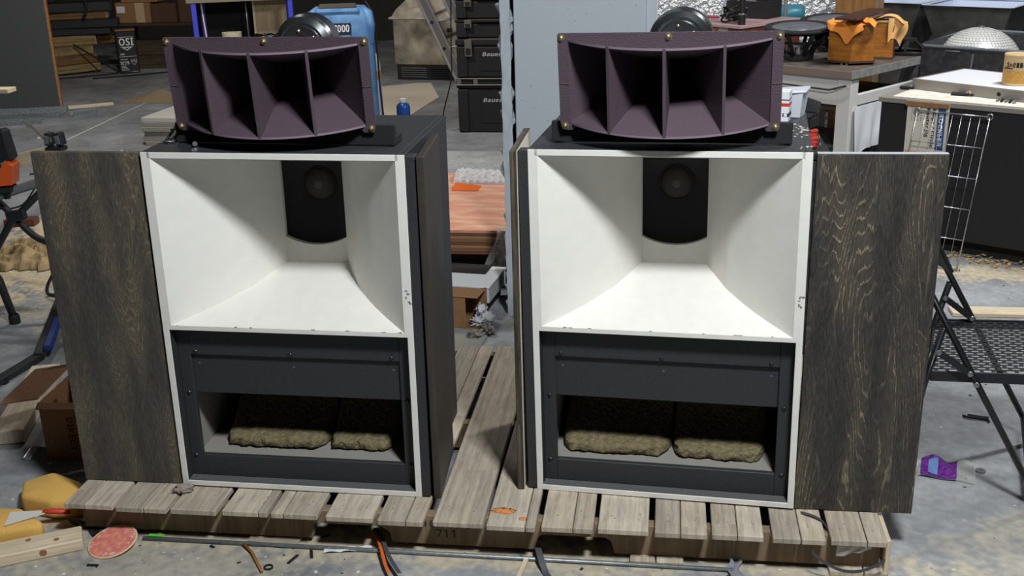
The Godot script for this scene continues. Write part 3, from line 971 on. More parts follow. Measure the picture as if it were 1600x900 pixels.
	for q in [[-0.286, 0.122], [0.0, 0.123], [0.286, 0.122], [-0.284, -0.121], [0.284, -0.121]]:
		var bolt := lathe(t, "bolt", M.brass, [Vector2(0.0085, 0), Vector2(0.0085, 0.002), Vector2(0.0060, 0.006), Vector2(0.0030, 0.0078), Vector2(0, 0.008)], Vector3(q[0], q[1], 0.0035), Vector3(90, 0, 0), 6)
		lathe(bolt, "washer", M.brass, [Vector2(0.010, 0), Vector2(0.010, 0.0012), Vector2(0.008, 0.0014)], Vector3.ZERO, Vector3.ZERO, 14)
	for s in [-1.0, 1.0]:
		box(t, "seam", M.horn_purple, Vector3(0.026, 0.003, 0.003), Vector3(s * 0.283, -0.003, 0.0038), Vector3(0, 0, 4.0 * s), 0.001)
	box(t, "added_throat_plug", M.soft_black, Vector3(0.085, 0.046, 0.004), Vector3(0, 0, apex + 0.040), Vector3.ZERO, 0.0)  # added black plate, stops light leaking through the open throat
	# throat and compression driver behind the flange
	lathe(t, "throat", M.horn_purple, [Vector2(0.028, -0.03), Vector2(0.034, 0.05), Vector2(0.060, 0.052), Vector2(0.060, 0.062)], Vector3(0, 0, -0.195), Vector3(-90, 0, 0), 24)
	var d := lathe(t, "compression_driver", M.gun_metal, [Vector2(0, -0.095), Vector2(0.088, -0.095), Vector2(0.094, -0.085), Vector2(0.094, -0.030), Vector2(0.088, -0.012), Vector2(0.072, 0.002), Vector2(0.064, 0.0), Vector2(0.060, 0.006), Vector2(0.034, 0.004), Vector2(0.030, 0.0), Vector2(0.0, 0.0)], Vector3(0.01, 0.045, -0.262), Vector3(90 - tilt, 0, 0), 48)
	for k in 6:
		var a := TAU * k / 6.0 + 0.4
		lathe(d, "stud", M.brass, [Vector2(0.005, 0), Vector2(0.005, 0.004), Vector2(0.002, 0.006), Vector2(0, 0.006)], Vector3(cos(a) * 0.048, 0.005, sin(a) * 0.048), Vector3.ZERO, 8)
	return t

# ---------------------------------------------------------------- things lying in front
func v2(a: Array) -> Array:
	var out := []
	for i in range(0, a.size(), 2):
		out.append(Vector2(a[i], a[i + 1]))
	return out

# foam slab with rounded rims from a flat outline (x, z)
func foam(called: String, label: String, outline: Array, y0: float, h: float, sd: int) -> void:
	var t := thing(called, label, "sponge", Vector3.ZERO, 0.0)
	var poly := PackedVector2Array(outline)
	var rings := []
	var c := Vector2.ZERO
	for q in outline:
		c += q / outline.size()
	for lv in [[0.0, -0.010], [0.006, -0.002], [0.016, 0.0], [h - 0.016, 0.0], [h - 0.005, -0.003], [h, -0.012]]:
		var grown := Geometry2D.offset_polygon(poly, lv[1] - 0.012, Geometry2D.JOIN_ROUND)
		var g2 := Geometry2D.offset_polygon(grown[0], 0.012, Geometry2D.JOIN_ROUND)
		var pts: PackedVector2Array = g2[0]
		# resample to 72 points by angle so that the rings match
		var ring := []
		for k in 72:
			var a := TAU * k / 72.0
			var far := c + Vector2(cos(a), sin(a)) * 2.0
			var best := c
			for i in pts.size():
				var hit = Geometry2D.segment_intersects_segment(c, far, pts[i], pts[(i + 1) % pts.size()])
				if hit != null:
					best = hit
			ring.append(Vector3(best.x, y0 + lv[0], best.y))
		rings.append(ring)
	var st := mb(true)
	for i in rings.size() - 1:
		for k in 72:
			var m := (k + 1) % 72
			quad(st, rings[i][m], rings[i][k], rings[i + 1][k], rings[i + 1][m])
	for k in 72:
		tri(st, Vector3(c.x, y0 + h + 0.002, c.y), rings[-1][(k + 1) % 72], rings[-1][k])
		tri(st, Vector3(c.x, y0, c.y), rings[0][k], rings[0][(k + 1) % 72])
	hang("foam_block", done(st), M.sponge, t)

func lone(o: Node3D, label: String, category: String, group := "") -> Node3D:
	return tag(o, label, category, group)

func front_floor() -> void:
	foam("sponge", "yellow foam sponge with a pointed end, lying against the pallet's left end", v2([-1.450, -0.100, -1.495, -0.190, -1.425, -0.265, -1.295, -0.205, -1.235, -0.090, -1.330, -0.070]), 0.0, 0.068, 1)
	foam("sponge", "yellow foam sponge under the white-bladed scraper, cut by the photo's left edge", v2([-1.62, -0.045, -1.50, -0.055, -1.425, -0.058, -1.300, 0.022, -1.315, 0.048, -1.43, 0.092, -1.62, 0.110]), 0.0, 0.050, 2)
	# scraper
	var k := thing("scraper", "paint scraper with a white-crusted blade and red handle on the yellow sponge", "scraper", Vector3(-1.335, 0.054, -0.022), 22.0)
	prism(k, "blade", M.plaster_white, v2([-0.100, -0.050, -0.094, 0.030, -0.01, 0.014, 0.012, 0.008, 0.012, -0.010, -0.01, -0.018]), 0.003, Vector3(0, 0.002, 0), Vector3(-90, 0, 0))
	tube(k, "handle", M.red_plastic, [Vector3(0.005, 0.004, 0), Vector3(0.03, 0.002, 0), Vector3(0.06, -0.004, 0), Vector3(0.085, -0.010, 0)], [0.007, 0.011, 0.012, 0.009], 10, false, 0.8)
	var k2 := thing("putty_knife", "grey putty knife with a dark handle beside the red scraper handle", "knife", Vector3(-1.215, 0.012, -0.045), -18.0)
	tube(k2, "handle", M.dark_plastic, [Vector3(-0.05, 0.0, 0), Vector3(0.0, 0.0, 0), Vector3(0.05, -0.002, 0)], [0.009, 0.011, 0.008], 10)
	prism(k2, "blade", M.steel_dull, v2([0.045, -0.008, 0.085, -0.024, 0.088, 0.024, 0.045, 0.008]), 0.002, Vector3(0, -0.006, 0), Vector3(-90, 0, 0))
	var k3 := thing("putty_knife", "dark steel putty knife lying flat between the lumber and the pallet", "knife", Vector3(-1.15, 0.006, 0.000), -52.0)
	prism(k3, "blade", M.steel_dark, v2([-0.05, -0.018, 0.01, -0.012, 0.01, 0.012, -0.05, 0.018]), 0.002, Vector3.ZERO, Vector3(-90, 0, 0))
	box(k3, "handle", M.dark_plastic, Vector3(0.05, 0.010, 0.018), Vector3(0.035, 0, 0), Vector3.ZERO, 0.004)
	# pine stud
	var a := Vector3(-1.165, 0.019, 0.048)
	var b := Vector3(-1.80, 0.019, 0.405)
	var lumber := thing("lumber", "pale knotty pine stud lying on the floor at the lower left corner", "lumber")
	between(lumber, "stud", M.pine, b, a, 0.089, 0.038, Vector3.UP, 0.004)
	for q in [[0.10, 0.012], [0.21, -0.020], [0.33, 0.02]]:
		var c: Vector3 = a.lerp(b, q[0]) + Vector3(0.3, 0, 0.55).normalized() * q[1]
		lathe(lumber, "knot", M.knot, [Vector2(0.009, 0), Vector2(0.0085, 0.0006), Vector2(0, 0.0008)], Vector3(c.x, 0.0378, c.z), Vector3.ZERO, 14)
	var kn := a.lerp(b, 0.155)
	lathe(lumber, "knot", M.knot, [Vector2(0.011, 0), Vector2(0.010, 0.0006), Vector2(0, 0.0008)], Vector3(kn.x + 0.0215, 0.020, kn.z + 0.0391), Vector3(90, 29, 0), 14)
	# red disc
	var d := thing("disc", "round faded red and orange disc lying before the pallet's left end", "disc", Vector3(-1.063, 0.0145, 0.056), 0.0)
	d.rotation_degrees = Vector3(11, 0, 4)
	lathe(d, "plate", M.disc_edge, [Vector2(0, 0), Vector2(0.073, 0), Vector2(0.0745, 0.002), Vector2(0.073, 0.004), Vector2(0, 0.004)], Vector3.ZERO, Vector3(0, 0, 0), 48)
	lathe(d, "painted_face", M.disc_red, [Vector2(0.070, 0.0038), Vector2(0.068, 0.0046), Vector2(0, 0.0046)], Vector3.ZERO, Vector3.ZERO, 48)
	for i in 22:
		var an := rng.randf_range(0, TAU)
		var r := rng.randf_range(0.052, 0.069)
		blob(d, "paint_chip", M.plaster_white if i % 3 else M.orange_paint, Vector3(rng.randf_range(0.002, 0.006), 0.0005, rng.randf_range(0.002, 0.005)), Vector3(cos(an) * r, 0.0047, sin(an) * r), Vector3(0, an * 57.0, 0), 0.9, 6.0, i, 5)
	# steel rod with its green tag
	var rod := thing("steel_rod", "long thin steel rod lying along the pallet's front on the floor", "rod")
	tube(rod, "shaft", M.galvanized, [Vector3(-0.985, 0.008, 0.0155), Vector3(-0.2, 0.008, 0.0165), Vector3(0.802, 0.008, 0.0200)], 0.0062, 12)
	lone(box(null, "tape_flag", M.green_tape, Vector3(0.050, 0.0012, 0.016), Vector3(-0.944, 0.0165, 0.010), Vector3(-8, 0, 0), 0.0004), "bright green tape flag on the steel rod near the red disc", "tape")
	var wrap := func(u: float, v: float) -> Vector3:
		return Vector3(0.79 + 0.035 * u + 0.006 * sin(v * 9.0), 0.003 + 0.022 * (1.0 - v) * (0.6 + 0.4 * sin(u * 8.0 + v * 4.0)), 0.060 - 0.085 * (1.0 - v) + 0.01 * sin(u * 5.0))
	lone(sheet(null, "plastic_scrap", M.grey_film, wrap, 8, 12, 0.001), "crumpled grey plastic scrap at the steel rod's right end", "scrap")
	var white := func(u: float, v: float) -> Vector3:
		return Vector3(-0.405 + 0.140 * u, 0.004 + 0.006 * absf(sin(u * 9.0 + v * 3.0)), 0.040 - 0.026 * u - 0.022 * v)
	lone(sheet(null, "plastic_strip", M.white_film, white, 14, 4, 0.001), "crinkled white plastic strip lying over the steel rod", "scrap")
	lone(sheet(null, "banding", M.orange_band, func(u: float, v: float) -> Vector3:
		return Vector3(-0.300 + 0.125 * u + 0.010 * (1.0 - v) + 0.006 * sin(u * 5.0), 0.016 + 0.010 * sin(u * 3.0) + 0.006 * v, -0.085 + 0.235 * u), 14, 2, 0.001), "orange plastic banding strip coming from under the pallet", "strap")
	lone(sheet(null, "banding", M.grey_band, func(u: float, v: float) -> Vector3:
		return Vector3(-0.282 + 0.128 * u + 0.014 * (1.0 - v) + 0.004 * sin(u * 7.0), 0.024 + 0.006 * sin(u * 3.0), -0.080 + 0.232 * u), 14, 2, 0.001), "dark grey plastic banding strip beside the orange one", "strap")
	lone(sheet(null, "banding", M.grey_band, func(u: float, v: float) -> Vector3:
		return Vector3(0.222 + 0.075 * u * u + 0.018 * (1.0 - v), 0.004 + 0.030 * sin(PI * minf(u * 1.4, 1.0)), -0.065 + 0.200 * u + 0.006 * v), 14, 2, 0.001), "dark grey plastic banding lying across the steel rod near the middle notch", "strap")
	lone(sheet(null, "banding", M.grey_band, func(u: float, v: float) -> Vector3:
		return Vector3(0.998 + 0.072 * u, 0.1315 + 0.004 * sin(u * PI) - 0.02 * pow(u, 8.0), -0.112 + 0.050 * u + 0.022 * pow(u, 5.0) + 0.014 * v), 12, 2, 0.001), "short grey banding offcut on the deck under the right wing", "strap")
	lone(sheet(null, "banding", M.grey_band, func(u: float, v: float) -> Vector3:
		var p := Vector3(1.015 + 0.200 * u, 0.0, 0.036 + 0.012 * sin(u * PI))
		p.y = 0.087 - 0.052 * pow(sin(u * PI * 0.92), 0.8) + 0.010 * v
		return p, 18, 2, 0.001), "grey banding loop hanging at the pallet's right front corner", "strap")
	lone(sheet(null, "plastic_film", M.clear_film, func(u: float, v: float) -> Vector3:
		return Vector3(1.085 + 0.095 * u, 0.1105 - 0.040 * v * (1.1 - u * 0.7), 0.0165 + 0.004 * sin(u * 14.0 + v * 5.0)), 16, 6, 0.0006), "torn clear plastic film stapled under the right-hand deck board", "plastic film")
	tube(lone(thing("wood_sliver", "brown split wood sliver lying on the floor before the pallet", "wood scrap"), "brown split wood sliver lying on the floor before the pallet", "wood scrap"), "sliver", M.sliver, [Vector3(-0.660, 0.006, 0.020), Vector3(-0.62, 0.007, 0.06), Vector3(-0.555, 0.006, 0.155)], [0.006, 0.005, 0.004], 6)
	lone(between(null, "wood_scrap", M.pine, Vector3(0.205, 0.006, 0.02), Vector3(0.193, 0.006, 0.12), 0.014, 0.010), "small pale pine stick at the bottom edge of the photo", "wood scrap")
	lone(between(null, "wood_scrap", M.deck_1, Vector3(-0.655, 0.006, -0.020), Vector3(-0.495, 0.006, -0.012), 0.045, 0.008), "thin grey board offcut on the floor before the left cabinet", "wood scrap")
	var scraps := [[-0.545, 0.127, 0.010, "small black ring lying on the floor before the pallet"], [-0.487, 0.078, 0.05, ""], [-0.440, 0.045, 0.045, ""], [-0.755, 0.035, 0.02, ""], [-1.075, 0.165, 0.035, ""], [-0.425, -0.055, 0.03, ""]]
	lathe(lone(thing("ring", scraps[0][3], "ring", Vector3(-0.545, 0.001, 0.127)), scraps[0][3], "ring"), "band", M.dark_plastic, [Vector2(0.010, 0), Vector2(0.014, 0.0), Vector2(0.014, 0.005), Vector2(0.010, 0.005), Vector2(0.010, 0)], Vector3.ZERO, Vector3(0, 0, 0), 20)
	for i in range(1, scraps.size()):
		var s: Array = scraps[i]
		lone(box(null, "rubber_scrap", M.rubber, Vector3(s[2], 0.004, 0.009), Vector3(s[0], 0.0025, s[1]), Vector3(0, 35 + i * 37, 0), 0.001), ["thin black rubber scrap by the white plastic strip", "black rubber scrap just behind the white plastic strip", "small black rubber scrap before the left cabinet's white corner", "black rubber scrap standing out from under the red disc", "dark scrap at the left pallet notch"][i - 1], "rubber scrap")
	lone(blob(null, "lint", M.lint, Vector3(0.028, 0.014, 0.018), Vector3(-0.872, 0.142, -0.062), Vector3(0, 20, 0), 0.8, 6.0, 5), "grey lump of lint at the left cabinet's front corner", "lint")
	# right floor
	var wp := thing("wrapper", "purple and clear plastic wrapper lying on the floor right of the cabinets", "wrapper", Vector3(1.535, 0.0, -0.640), -14.0)
	sheet(wp, "film", M.clear_film, func(u: float, v: float) -> Vector3:
		return Vector3(-0.085 + 0.175 * u, 0.010 + 0.008 * sin(u * 11.0 + v * 5.0) * (0.4 + v), 0.070 - 0.135 * v), 18, 10, 0.0008)
	sheet(wp, "printed_band", M.purple_print, func(u: float, v: float) -> Vector3:
		return Vector3(-0.078 + 0.112 * u, 0.0135 + 0.008 * sin((0.04 + 0.64 * u) * 11.0 + v * 5.0) * (0.4 + v), 0.070 - 0.135 * v), 14, 8, 0.0008)
	sheet(wp, "printed_flash", M.blue_print, func(u: float, v: float) -> Vector3:
		return Vector3(-0.055 + 0.030 * u, 0.0155 + 0.008 * sin((0.171 + 0.171 * u) * 11.0 + (0.12 + 0.72 * v) * 5.0) * (0.52 + 0.72 * v), 0.0538 - 0.0972 * v), 6, 8, 0.0006)
	lathe(lone(thing("washer", "grey round washer on the floor right of the purple wrapper", "washer", Vector3(1.649, 0.001, -0.649)), "grey round washer on the floor right of the purple wrapper", "washer"), "ring", M.steel_dull, [Vector2(0.007, 0), Vector2(0.0165, 0), Vector2(0.0165, 0.005), Vector2(0.007, 0.005), Vector2(0.007, 0)], Vector3.ZERO, Vector3.ZERO, 24)
	var cl := thing("clip", "bent dark metal clip on the floor below the folding chair", "clip", Vector3(1.735, 0.006, -1.052), -14.0)
	tube(cl, "bar", M.steel_dark, [Vector3(-0.045, 0, -0.004), Vector3(-0.035, 0.002, 0.006), Vector3(0.04, 0.002, 0.004), Vector3(0.042, 0.0, 0.02)], 0.005, 8)
	tube(cl, "bar", M.steel_dark, [Vector3(-0.03, 0.004, -0.008), Vector3(0.042, 0.004, -0.006)], 0.004, 8)
	lone(span(null, "plank", M.pine, Vector3(1.90, 0.0, -2.22), Vector3(2.9, 0.018, -2.125), 0.002), "pale pine plank on the floor behind the folding chair", "plank")
	# chips and dust: nobody could count them
	var mm := MultiMesh.new()
	mm.transform_format = MultiMesh.TRANSFORM_3D
	mm.use_colors = true
	mm.mesh = box_mesh(Vector3(0.007, 0.0015, 0.005), 0.0004)
	mm.instance_count = 1500
	for i in 1500:
		var p := Vector3(rng.randf_range(-1.6, 2.3), 0.0008, rng.randf_range(-0.02, 0.30))
		if i > 620:
			p = Vector3(rng.randf_range(1.3, 2.6), 0.0008, rng.randf_range(-2.6, 0.35))
		if i > 1100:
			p = Vector3(rng.randf_range(-2.9, -1.3), 0.0008, rng.randf_range(-3.2, 0.2))
		var sc := pow(rng.randf(), 3.0) * 1.7 + 0.25
		mm.set_instance_transform(i, Transform3D(Basis.from_euler(Vector3(0, rng.randf() * TAU, 0)).scaled(Vector3(sc, 1.0, sc * rng.randf_range(0.4, 1.3))), p))
		var g := rng.randf_range(0.25, 0.75)
		mm.set_instance_color(i, Color(g, g * 0.95, g * 0.85) if i % 5 else Color(0.03, 0.03, 0.03))
	var mi := MultiMeshInstance3D.new()
	mi.name = "floor_chips"
	mi.multimesh = mm
	mi.material_override = M.chip
	mi.set_meta("kind", "stuff")
	add_child(mi)
	tag(mi, "plaster and paint chips scattered over the concrete floor", "debris")

# ---------------------------------------------------------------- right-hand side
func leg4(parent: Node3D, m: Material, x0: float, x1: float, z0: float, z1: float, s: float, y: float) -> void:
	for x in [x0, x1]:
		for z in [z0, z1]:
			box(parent, "leg", m, Vector3(s, y, s), Vector3(x, y * 0.5, z), Vector3.ZERO, 0.004)

func chair() -> void:
	var t := thing("folding_chair", "black metal folding chair with a slotted seat, half hidden by the right wing", "chair")
	# long tubes: backrest post down to the front foot, one each side
	for s in [[-0.42, Vector3(1.30, 0.835, -0.42), Vector3(1.765, 0.012, -0.42)], [-0.88, Vector3(1.36, 0.93, -0.88), Vector3(1.885, 0.012, -0.88)]]:
		tube(t, "long_leg", M.chair_black, [s[1], s[1].lerp(s[2], 0.5), s[2]], 0.0125, 12, false, 0.8)
		lathe(t, "rubber_foot", M.rubber, [Vector2(0.0, 0.0), Vector2(0.016, 0.0), Vector2(0.015, 0.03), Vector2(0.012, 0.034)], Vector3(s[2].x + 0.004, 0.0, s[2].z), Vector3.ZERO, 12)
	tube(t, "rear_leg", M.chair_black, [Vector3(1.423, 0.585, -0.437), Vector3(1.385, 0.40, -0.437), Vector3(1.335, 0.02, -0.437)], 0.013, 12, false, 0.8)
	tube(t, "rear_leg", M.chair_black, [Vector3(1.540, 0.590, -0.863), Vector3(1.500, 0.42, -0.863), Vector3(1.455, 0.02, -0.863)], 0.013, 12, false, 0.8)
	between(t, "link", M.chair_black, Vector3(1.410, 0.524, -0.405), Vector3(1.510, 0.455, -0.405), 0.020, 0.005, Vector3(0, 0, 1))
	between(t, "link", M.chair_black, Vector3(1.527, 0.540, -0.848), Vector3(1.622, 0.468, -0.848), 0.020, 0.005, Vector3(0, 0, 1))
	for q in [[1.410, 0.524, -0.401], [1.507, 0.457, -0.401], [1.527, 0.540, -0.844], [1.620, 0.470, -0.844], [1.53, 0.42, -0.405]]:
		lathe(t, "rivet", M.steel_dull, [Vector2(0.009, 0), Vector2(0.008, 0.003), Vector2(0.004, 0.004), Vector2(0.004, 0.002), Vector2(0, 0.002)], Vector3(q[0], q[1], q[2]), Vector3(90, 0, 0), 12)
	tube(t, "cross_bar", M.chair_black, [Vector3(1.362, 0.09, -0.44), Vector3(1.478, 0.12, -0.86)], 0.008, 8)
	tube(t, "cross_bar", M.chair_black, [Vector3(1.725, 0.09, -0.42), Vector3(1.835, 0.10, -0.88)], 0.008, 8)
	# slotted seat, staggered rows of slots left open
	var st := mb()
	var x0 := 1.405; var x1 := 1.84
	var z0 := -0.865; var z1 := -0.435
	var rows := 22
	var dz := (z1 - z0) / rows
	var seat_y := func(x: float, z: float) -> float: return 0.452 - 0.008 * sin(PI * (x - x0) / (x1 - x0)) 
	for r in rows:
		var za := z0 + dz * r
		var sk := 0.10 * (1.0 - (za - z0) / (z1 - z0))
		add_box(st, Vector3(x1 - x0, 0.002, dz * 0.42), at(Vector3((x0 + x1) * 0.5 + sk, 0.450, za)), 0.0004)
		var n := 13
		for k in n:
			var cx := x0 + sk + (k + (0.25 if r % 2 else 0.75)) * (x1 - x0) / n
			add_box(st, Vector3(0.011, 0.002, dz * 0.6), at(Vector3(cx, 0.450, za + dz * 0.5)), 0.0003)
	hang("slotted_seat", done(st), M.chair_black, t)
	for e in [[Vector3(1.505, 0.440, -0.872), Vector3(1.95, 0.440, -0.872)], [Vector3(1.400, 0.436, -0.432), Vector3(1.85, 0.430, -0.432)], [Vector3(1.400, 0.440, -0.435), Vector3(1.505, 0.440, -0.870)], [Vector3(1.845, 0.440, -0.435), Vector3(1.945, 0.440, -0.870)]]:
		between(t, "seat_rim", M.chair_black, e[0], e[1], 0.006, 0.034)
	box(t, "backrest", M.chair_black, Vector3(0.012, 0.16, 0.44), Vector3(1.345, 0.83, -0.65), Vector3(0, 14, 30), 0.004)

func right_side() -> void:
	chair()
	# --- black counter with its clutter
	var C := Vector3(1.728, 0, -3.297)
	var cy := -32.0
	var cb := Basis.from_euler(Vector3(0, deg_to_rad(cy), 0))
	var t := thing("counter", "long black counter with a pale top at the right edge", "counter", C, cy)
	span(t, "front_panel", M.counter_black, Vector3(0.0, 0.085, -0.02), Vector3(2.4, 0.778, 0.0), 0.002)
	span(t, "side_panel", M.counter_black, Vector3(0.0, 0.0, -0.95), Vector3(0.02, 0.778, -0.021), 0.002)
	span(t, "toe_kick", M.soft_black, Vector3(0.021, 0.0, -0.10), Vector3(2.4, 0.085, -0.07), 0.001)
	span(t, "back_panel", M.counter_black, Vector3(0.021, 0.0, -0.95), Vector3(2.4, 0.778, -0.93), 0.001)
	span(t, "worktop", M.worktop_edge, Vector3(-0.012, 0.779, -0.96), Vector3(2.4, 0.806, 0.014), 0.003)
	var mt := thing("work_mat", "cream paper mat covering the black counter's top", "mat", C, cy)
	span(mt, "mat_sheet", M.cream_mat, Vector3(0.05, 0.8065, -0.70), Vector3(2.3, 0.8095, -0.02), 0.001)
	var tr := thing("tray_table", "steel-rimmed white tray lying on the black counter under the shellac can", "tray", C + cb * Vector3(0.050, 0.8095, -0.285), cy - 12.0)
	span(tr, "apron", M.steel_brushed, Vector3(0.0, 0.0, -0.012), Vector3(1.3, 0.058, 0.0), 0.002)
	span(tr, "apron", M.steel_brushed, Vector3(0.0, 0.0, -0.50), Vector3(0.012, 0.058, -0.013), 0.002)
	span(tr, "apron", M.steel_brushed, Vector3(0.0, 0.0, -0.513), Vector3(1.3, 0.058, -0.501), 0.002)
	span(tr, "white_surface", M.white_board, Vector3(0.013, 0.03, -0.50), Vector3(1.3, 0.056, -0.013), 0.001)
	lathe(tr, "hole", M.soft_black, [Vector2(0.011, 0), Vector2(0.010, 0.001), Vector2(0, 0.001)], Vector3(0.50, 0.027, 0.0), Vector3(90, 0, 0), 16)
	var can := thing("shellac_can", "tan and brown shellac tin standing on the white tray at the right edge", "can", C + cb * Vector3(0.565, 0.8665, -0.36), cy)
	lathe(can, "tin", M.can_tan, [Vector2(0.0, 0.0), Vector2(0.068, 0.0), Vector2(0.070, 0.004), Vector2(0.068, 0.008), Vector2(0.068, 0.150), Vector2(0.070, 0.154), Vector2(0.068, 0.158), Vector2(0.060, 0.155), Vector2(0.0, 0.155)], Vector3.ZERO, Vector3.ZERO, 36)
	lathe(can, "label_band", M.can_gold, [Vector2(0.0682, 0.012), Vector2(0.0686, 0.014), Vector2(0.0686, 0.075), Vector2(0.0682, 0.078)], Vector3.ZERO, Vector3.ZERO, 36)
	for i in "Shellac".length():   # letters set round the tin
		var a := deg_to_rad(-26.0 + i * 14.0)
		letters(can, "lettering", M.ink_black, "Shellac"[i], 0.013, 0.026 if i in [0, 2, 3, 4] else 0.018, Vector3(sin(a) * 0.0690, 0.106, cos(a) * 0.0690), Vector3(0, rad_to_deg(a), 0))
	box(can, "stripe", M.ink_brown, Vector3(0.05, 0.006, 0.004), Vector3(-0.025, 0.088, 0.0655), Vector3(0, -22, 0), 0.001)
	# small tools on the mat
	for q in [[0.02, -0.32, "black box-shaped tool lying at the counter's left rear edge", 0.055, 0.016], [0.34, -0.250, "black marker lying left of the beige rag on the counter", 0.09, 0.018], [0.46, -0.300, "long black tool handle lying right of the beige rag on the counter", 0.12, 0.014]]:
		var s := thing("hand_tool", q[2], "tool", C + cb * Vector3(q[0], 0.8095 + q[4] * 0.5, q[1] + 0.05), cy + 8.0)
		box(s, "body", M.dark_plastic, Vector3(q[3], q[4], 0.025), Vector3.ZERO, Vector3.ZERO, 0.005)
		box(s, "tip", M.rubber, Vector3(0.02, q[4] * 0.7, 0.016), Vector3(q[3] * 0.5 + 0.01, 0, 0), Vector3.ZERO, 0.003)
	lone(blob(null, "rag", M.beige_rag, Vector3(0.035, 0.016, 0.02), C + cb * Vector3(0.40, 0.823, -0.235), Vector3(0, 20, 0), 0.8, 6.0, 8), "small beige rag among the black tools on the counter", "rag")
	var pl := thing("pliers", "dark ribbed pliers at the right end of the counter's front edge", "pliers", C + cb * Vector3(0.60, 0.816, -0.13), cy - 12.0)
	for k in 5:
		box(pl, "rib", M.rubber if k % 2 else M.steel_dull, Vector3(0.012, 0.013, 0.06), Vector3(-0.05 + k * 0.022, 0, 0), Vector3(0, 20, 0), 0.003)
	# carton and wire shelf leaning on the counter
	var cx := thing("carton", "tall printed tool carton standing against the black counter behind the wire shelf", "box", C + cb * Vector3(0.262, 0.0, 0.016), cy)
	span(cx, "carton_body", M.carton_white, Vector3(-0.105, 0.0, 0.0), Vector3(0.105, 0.795, 0.026), 0.001)
	span(cx, "open_flap", M.cardboard, Vector3(-0.112, 0.780, 0.0265), Vector3(0.112, 0.806, 0.042), 0.002)
	span(cx, "blue_panel", M.print_blue, Vector3(0.055, 0.56, 0.0262), Vector3(0.096, 0.778, 0.0268), 0.0001)
	letters(cx, "lettering", M.white_ink, "ROCKLER", 0.17, 0.022, Vector3(0.074, 0.665, 0.0270), Vector3(0, 0, -90))
	letters(cx, "lettering", M.ink_black, "Ellips / Circle", 0.20, 0.024, Vector3(0.034, 0.672, 0.0266), Vector3(0, 0, -90))
	letters(cx, "lettering", M.ink_black, "Router Jig", 0.15, 0.024, Vector3(0.004, 0.697, 0.0266), Vector3(0, 0, -90))
	for k in 4:
		span(cx, "small_print", M.ink_grey, Vector3(-0.080 + k * 0.016, 0.70, 0.0262), Vector3(-0.077 + k * 0.016, 0.775, 0.0266), 0.0001)
	span(cx, "printed_wood", M.print_wood, Vector3(-0.100, 0.30, 0.0262), Vector3(0.100, 0.545, 0.0266), 0.0001)
	var ws := thing("wire_shelf", "chrome wire shelf leaning upright against the black counter", "wire shelf", C + cb * Vector3(0.200, 0.004, 0.254), cy)
	var up := Vector3(0.018, 0.757, -0.190)
	ws.rotation_degrees.y = cy
	var X := Vector3(0.362, 0.0, -0.004)
	var rim := [Vector3(0, 0, 0), X, X + up, up]
	for k in 4:
		tube(ws, "rim_wire", M.chrome, [rim[k], rim[(k + 1) % 4]], 0.0032, 8)
	for k in range(1, 8):
		tube(ws, "wire", M.chrome, [X * (k / 8.0), X * (k / 8.0) + up], 0.0013, 6)
	for k in range(1, 5):
		tube(ws, "cross_wire", M.chrome, [up * (k / 5.0) + Vector3(0, 0, 0.003), up * (k / 5.0) + X + Vector3(0, 0, 0.003)], 0.0022, 6)
	for q in rim:
		var ring := []
		for k in 12:
			ring.append(q + Vector3(cos(TAU * k / 12) * 0.014, sin(TAU * k / 12) * 0.014, 0))
		tube(ws, "corner_ring", M.chrome, ring, 0.004, 6, true)
	# shavings along the counter's foot
	var mm := MultiMesh.new()
	mm.transform_format = MultiMesh.TRANSFORM_3D
	mm.mesh = box_mesh(Vector3(0.02, 0.004, 0.012), 0.001)
	mm.instance_count = 420
	for i in 420:
		var p := C + cb * Vector3(rng.randf_range(0.4, 2.0), 0.002 + pow(rng.randf(), 2.0) * 0.02, rng.randf_range(-0.05, 0.09))
		mm.set_instance_transform(i, Transform3D(Basis.from_euler(Vector3(rng.randf_range(-0.4, 0.4), rng.randf() * TAU, rng.randf_range(-0.4, 0.4))) * (rng.randf_range(0.3, 1.2)), p))
	var mi := MultiMeshInstance3D.new()
	mi.name = "wood_shavings"
	mi.multimesh = mm
	mi.material_override = M.shaving
	mi.set_meta("kind", "stuff")
	add_child(mi)
	tag(mi, "tan wood shavings swept along the black counter's foot", "shavings")
	# --- bench behind the counter with tub and mirror ball
	var lb := thing("low_bench", "low dark bench behind the black counter carrying the tool tub", "bench", C + cb * Vector3(-0.13, 0.0, -1.00), cy)
	span(lb, "top", M.dark_wood, Vector3(0.0, 0.46, -0.80), Vector3(1.9, 0.50, 0.0), 0.003)
	leg4(lb, M.dark_wood, 0.04, 1.86, -0.76, -0.04, 0.06, 0.4595)
	var tub := thing("tool_tub", "large black plastic tub behind the white tray, holding the mirror ball", "tub", C + cb * Vector3(-0.18, 0.501, -1.02), cy - 3.0)
	span(tub, "wall", M.tub_black, Vector3(0, 0.0, -0.02), Vector3(1.1, 0.445, 0.0), 0.006)
	span(tub, "wall", M.tub_black, Vector3(0, 0.0, -0.72), Vector3(1.1, 0.47, -0.70), 0.006)
	span(tub, "wall", M.tub_black, Vector3(0, 0.0, -0.70), Vector3(0.02, 0.47, -0.02), 0.006)
	span(tub, "wall", M.tub_black, Vector3(1.08, 0.0, -0.70), Vector3(1.1, 0.47, -0.02), 0.006)
	span(tub, "floor_panel", M.tub_black, Vector3(0.02, 0.0, -0.70), Vector3(1.08, 0.012, -0.02), 0.001)
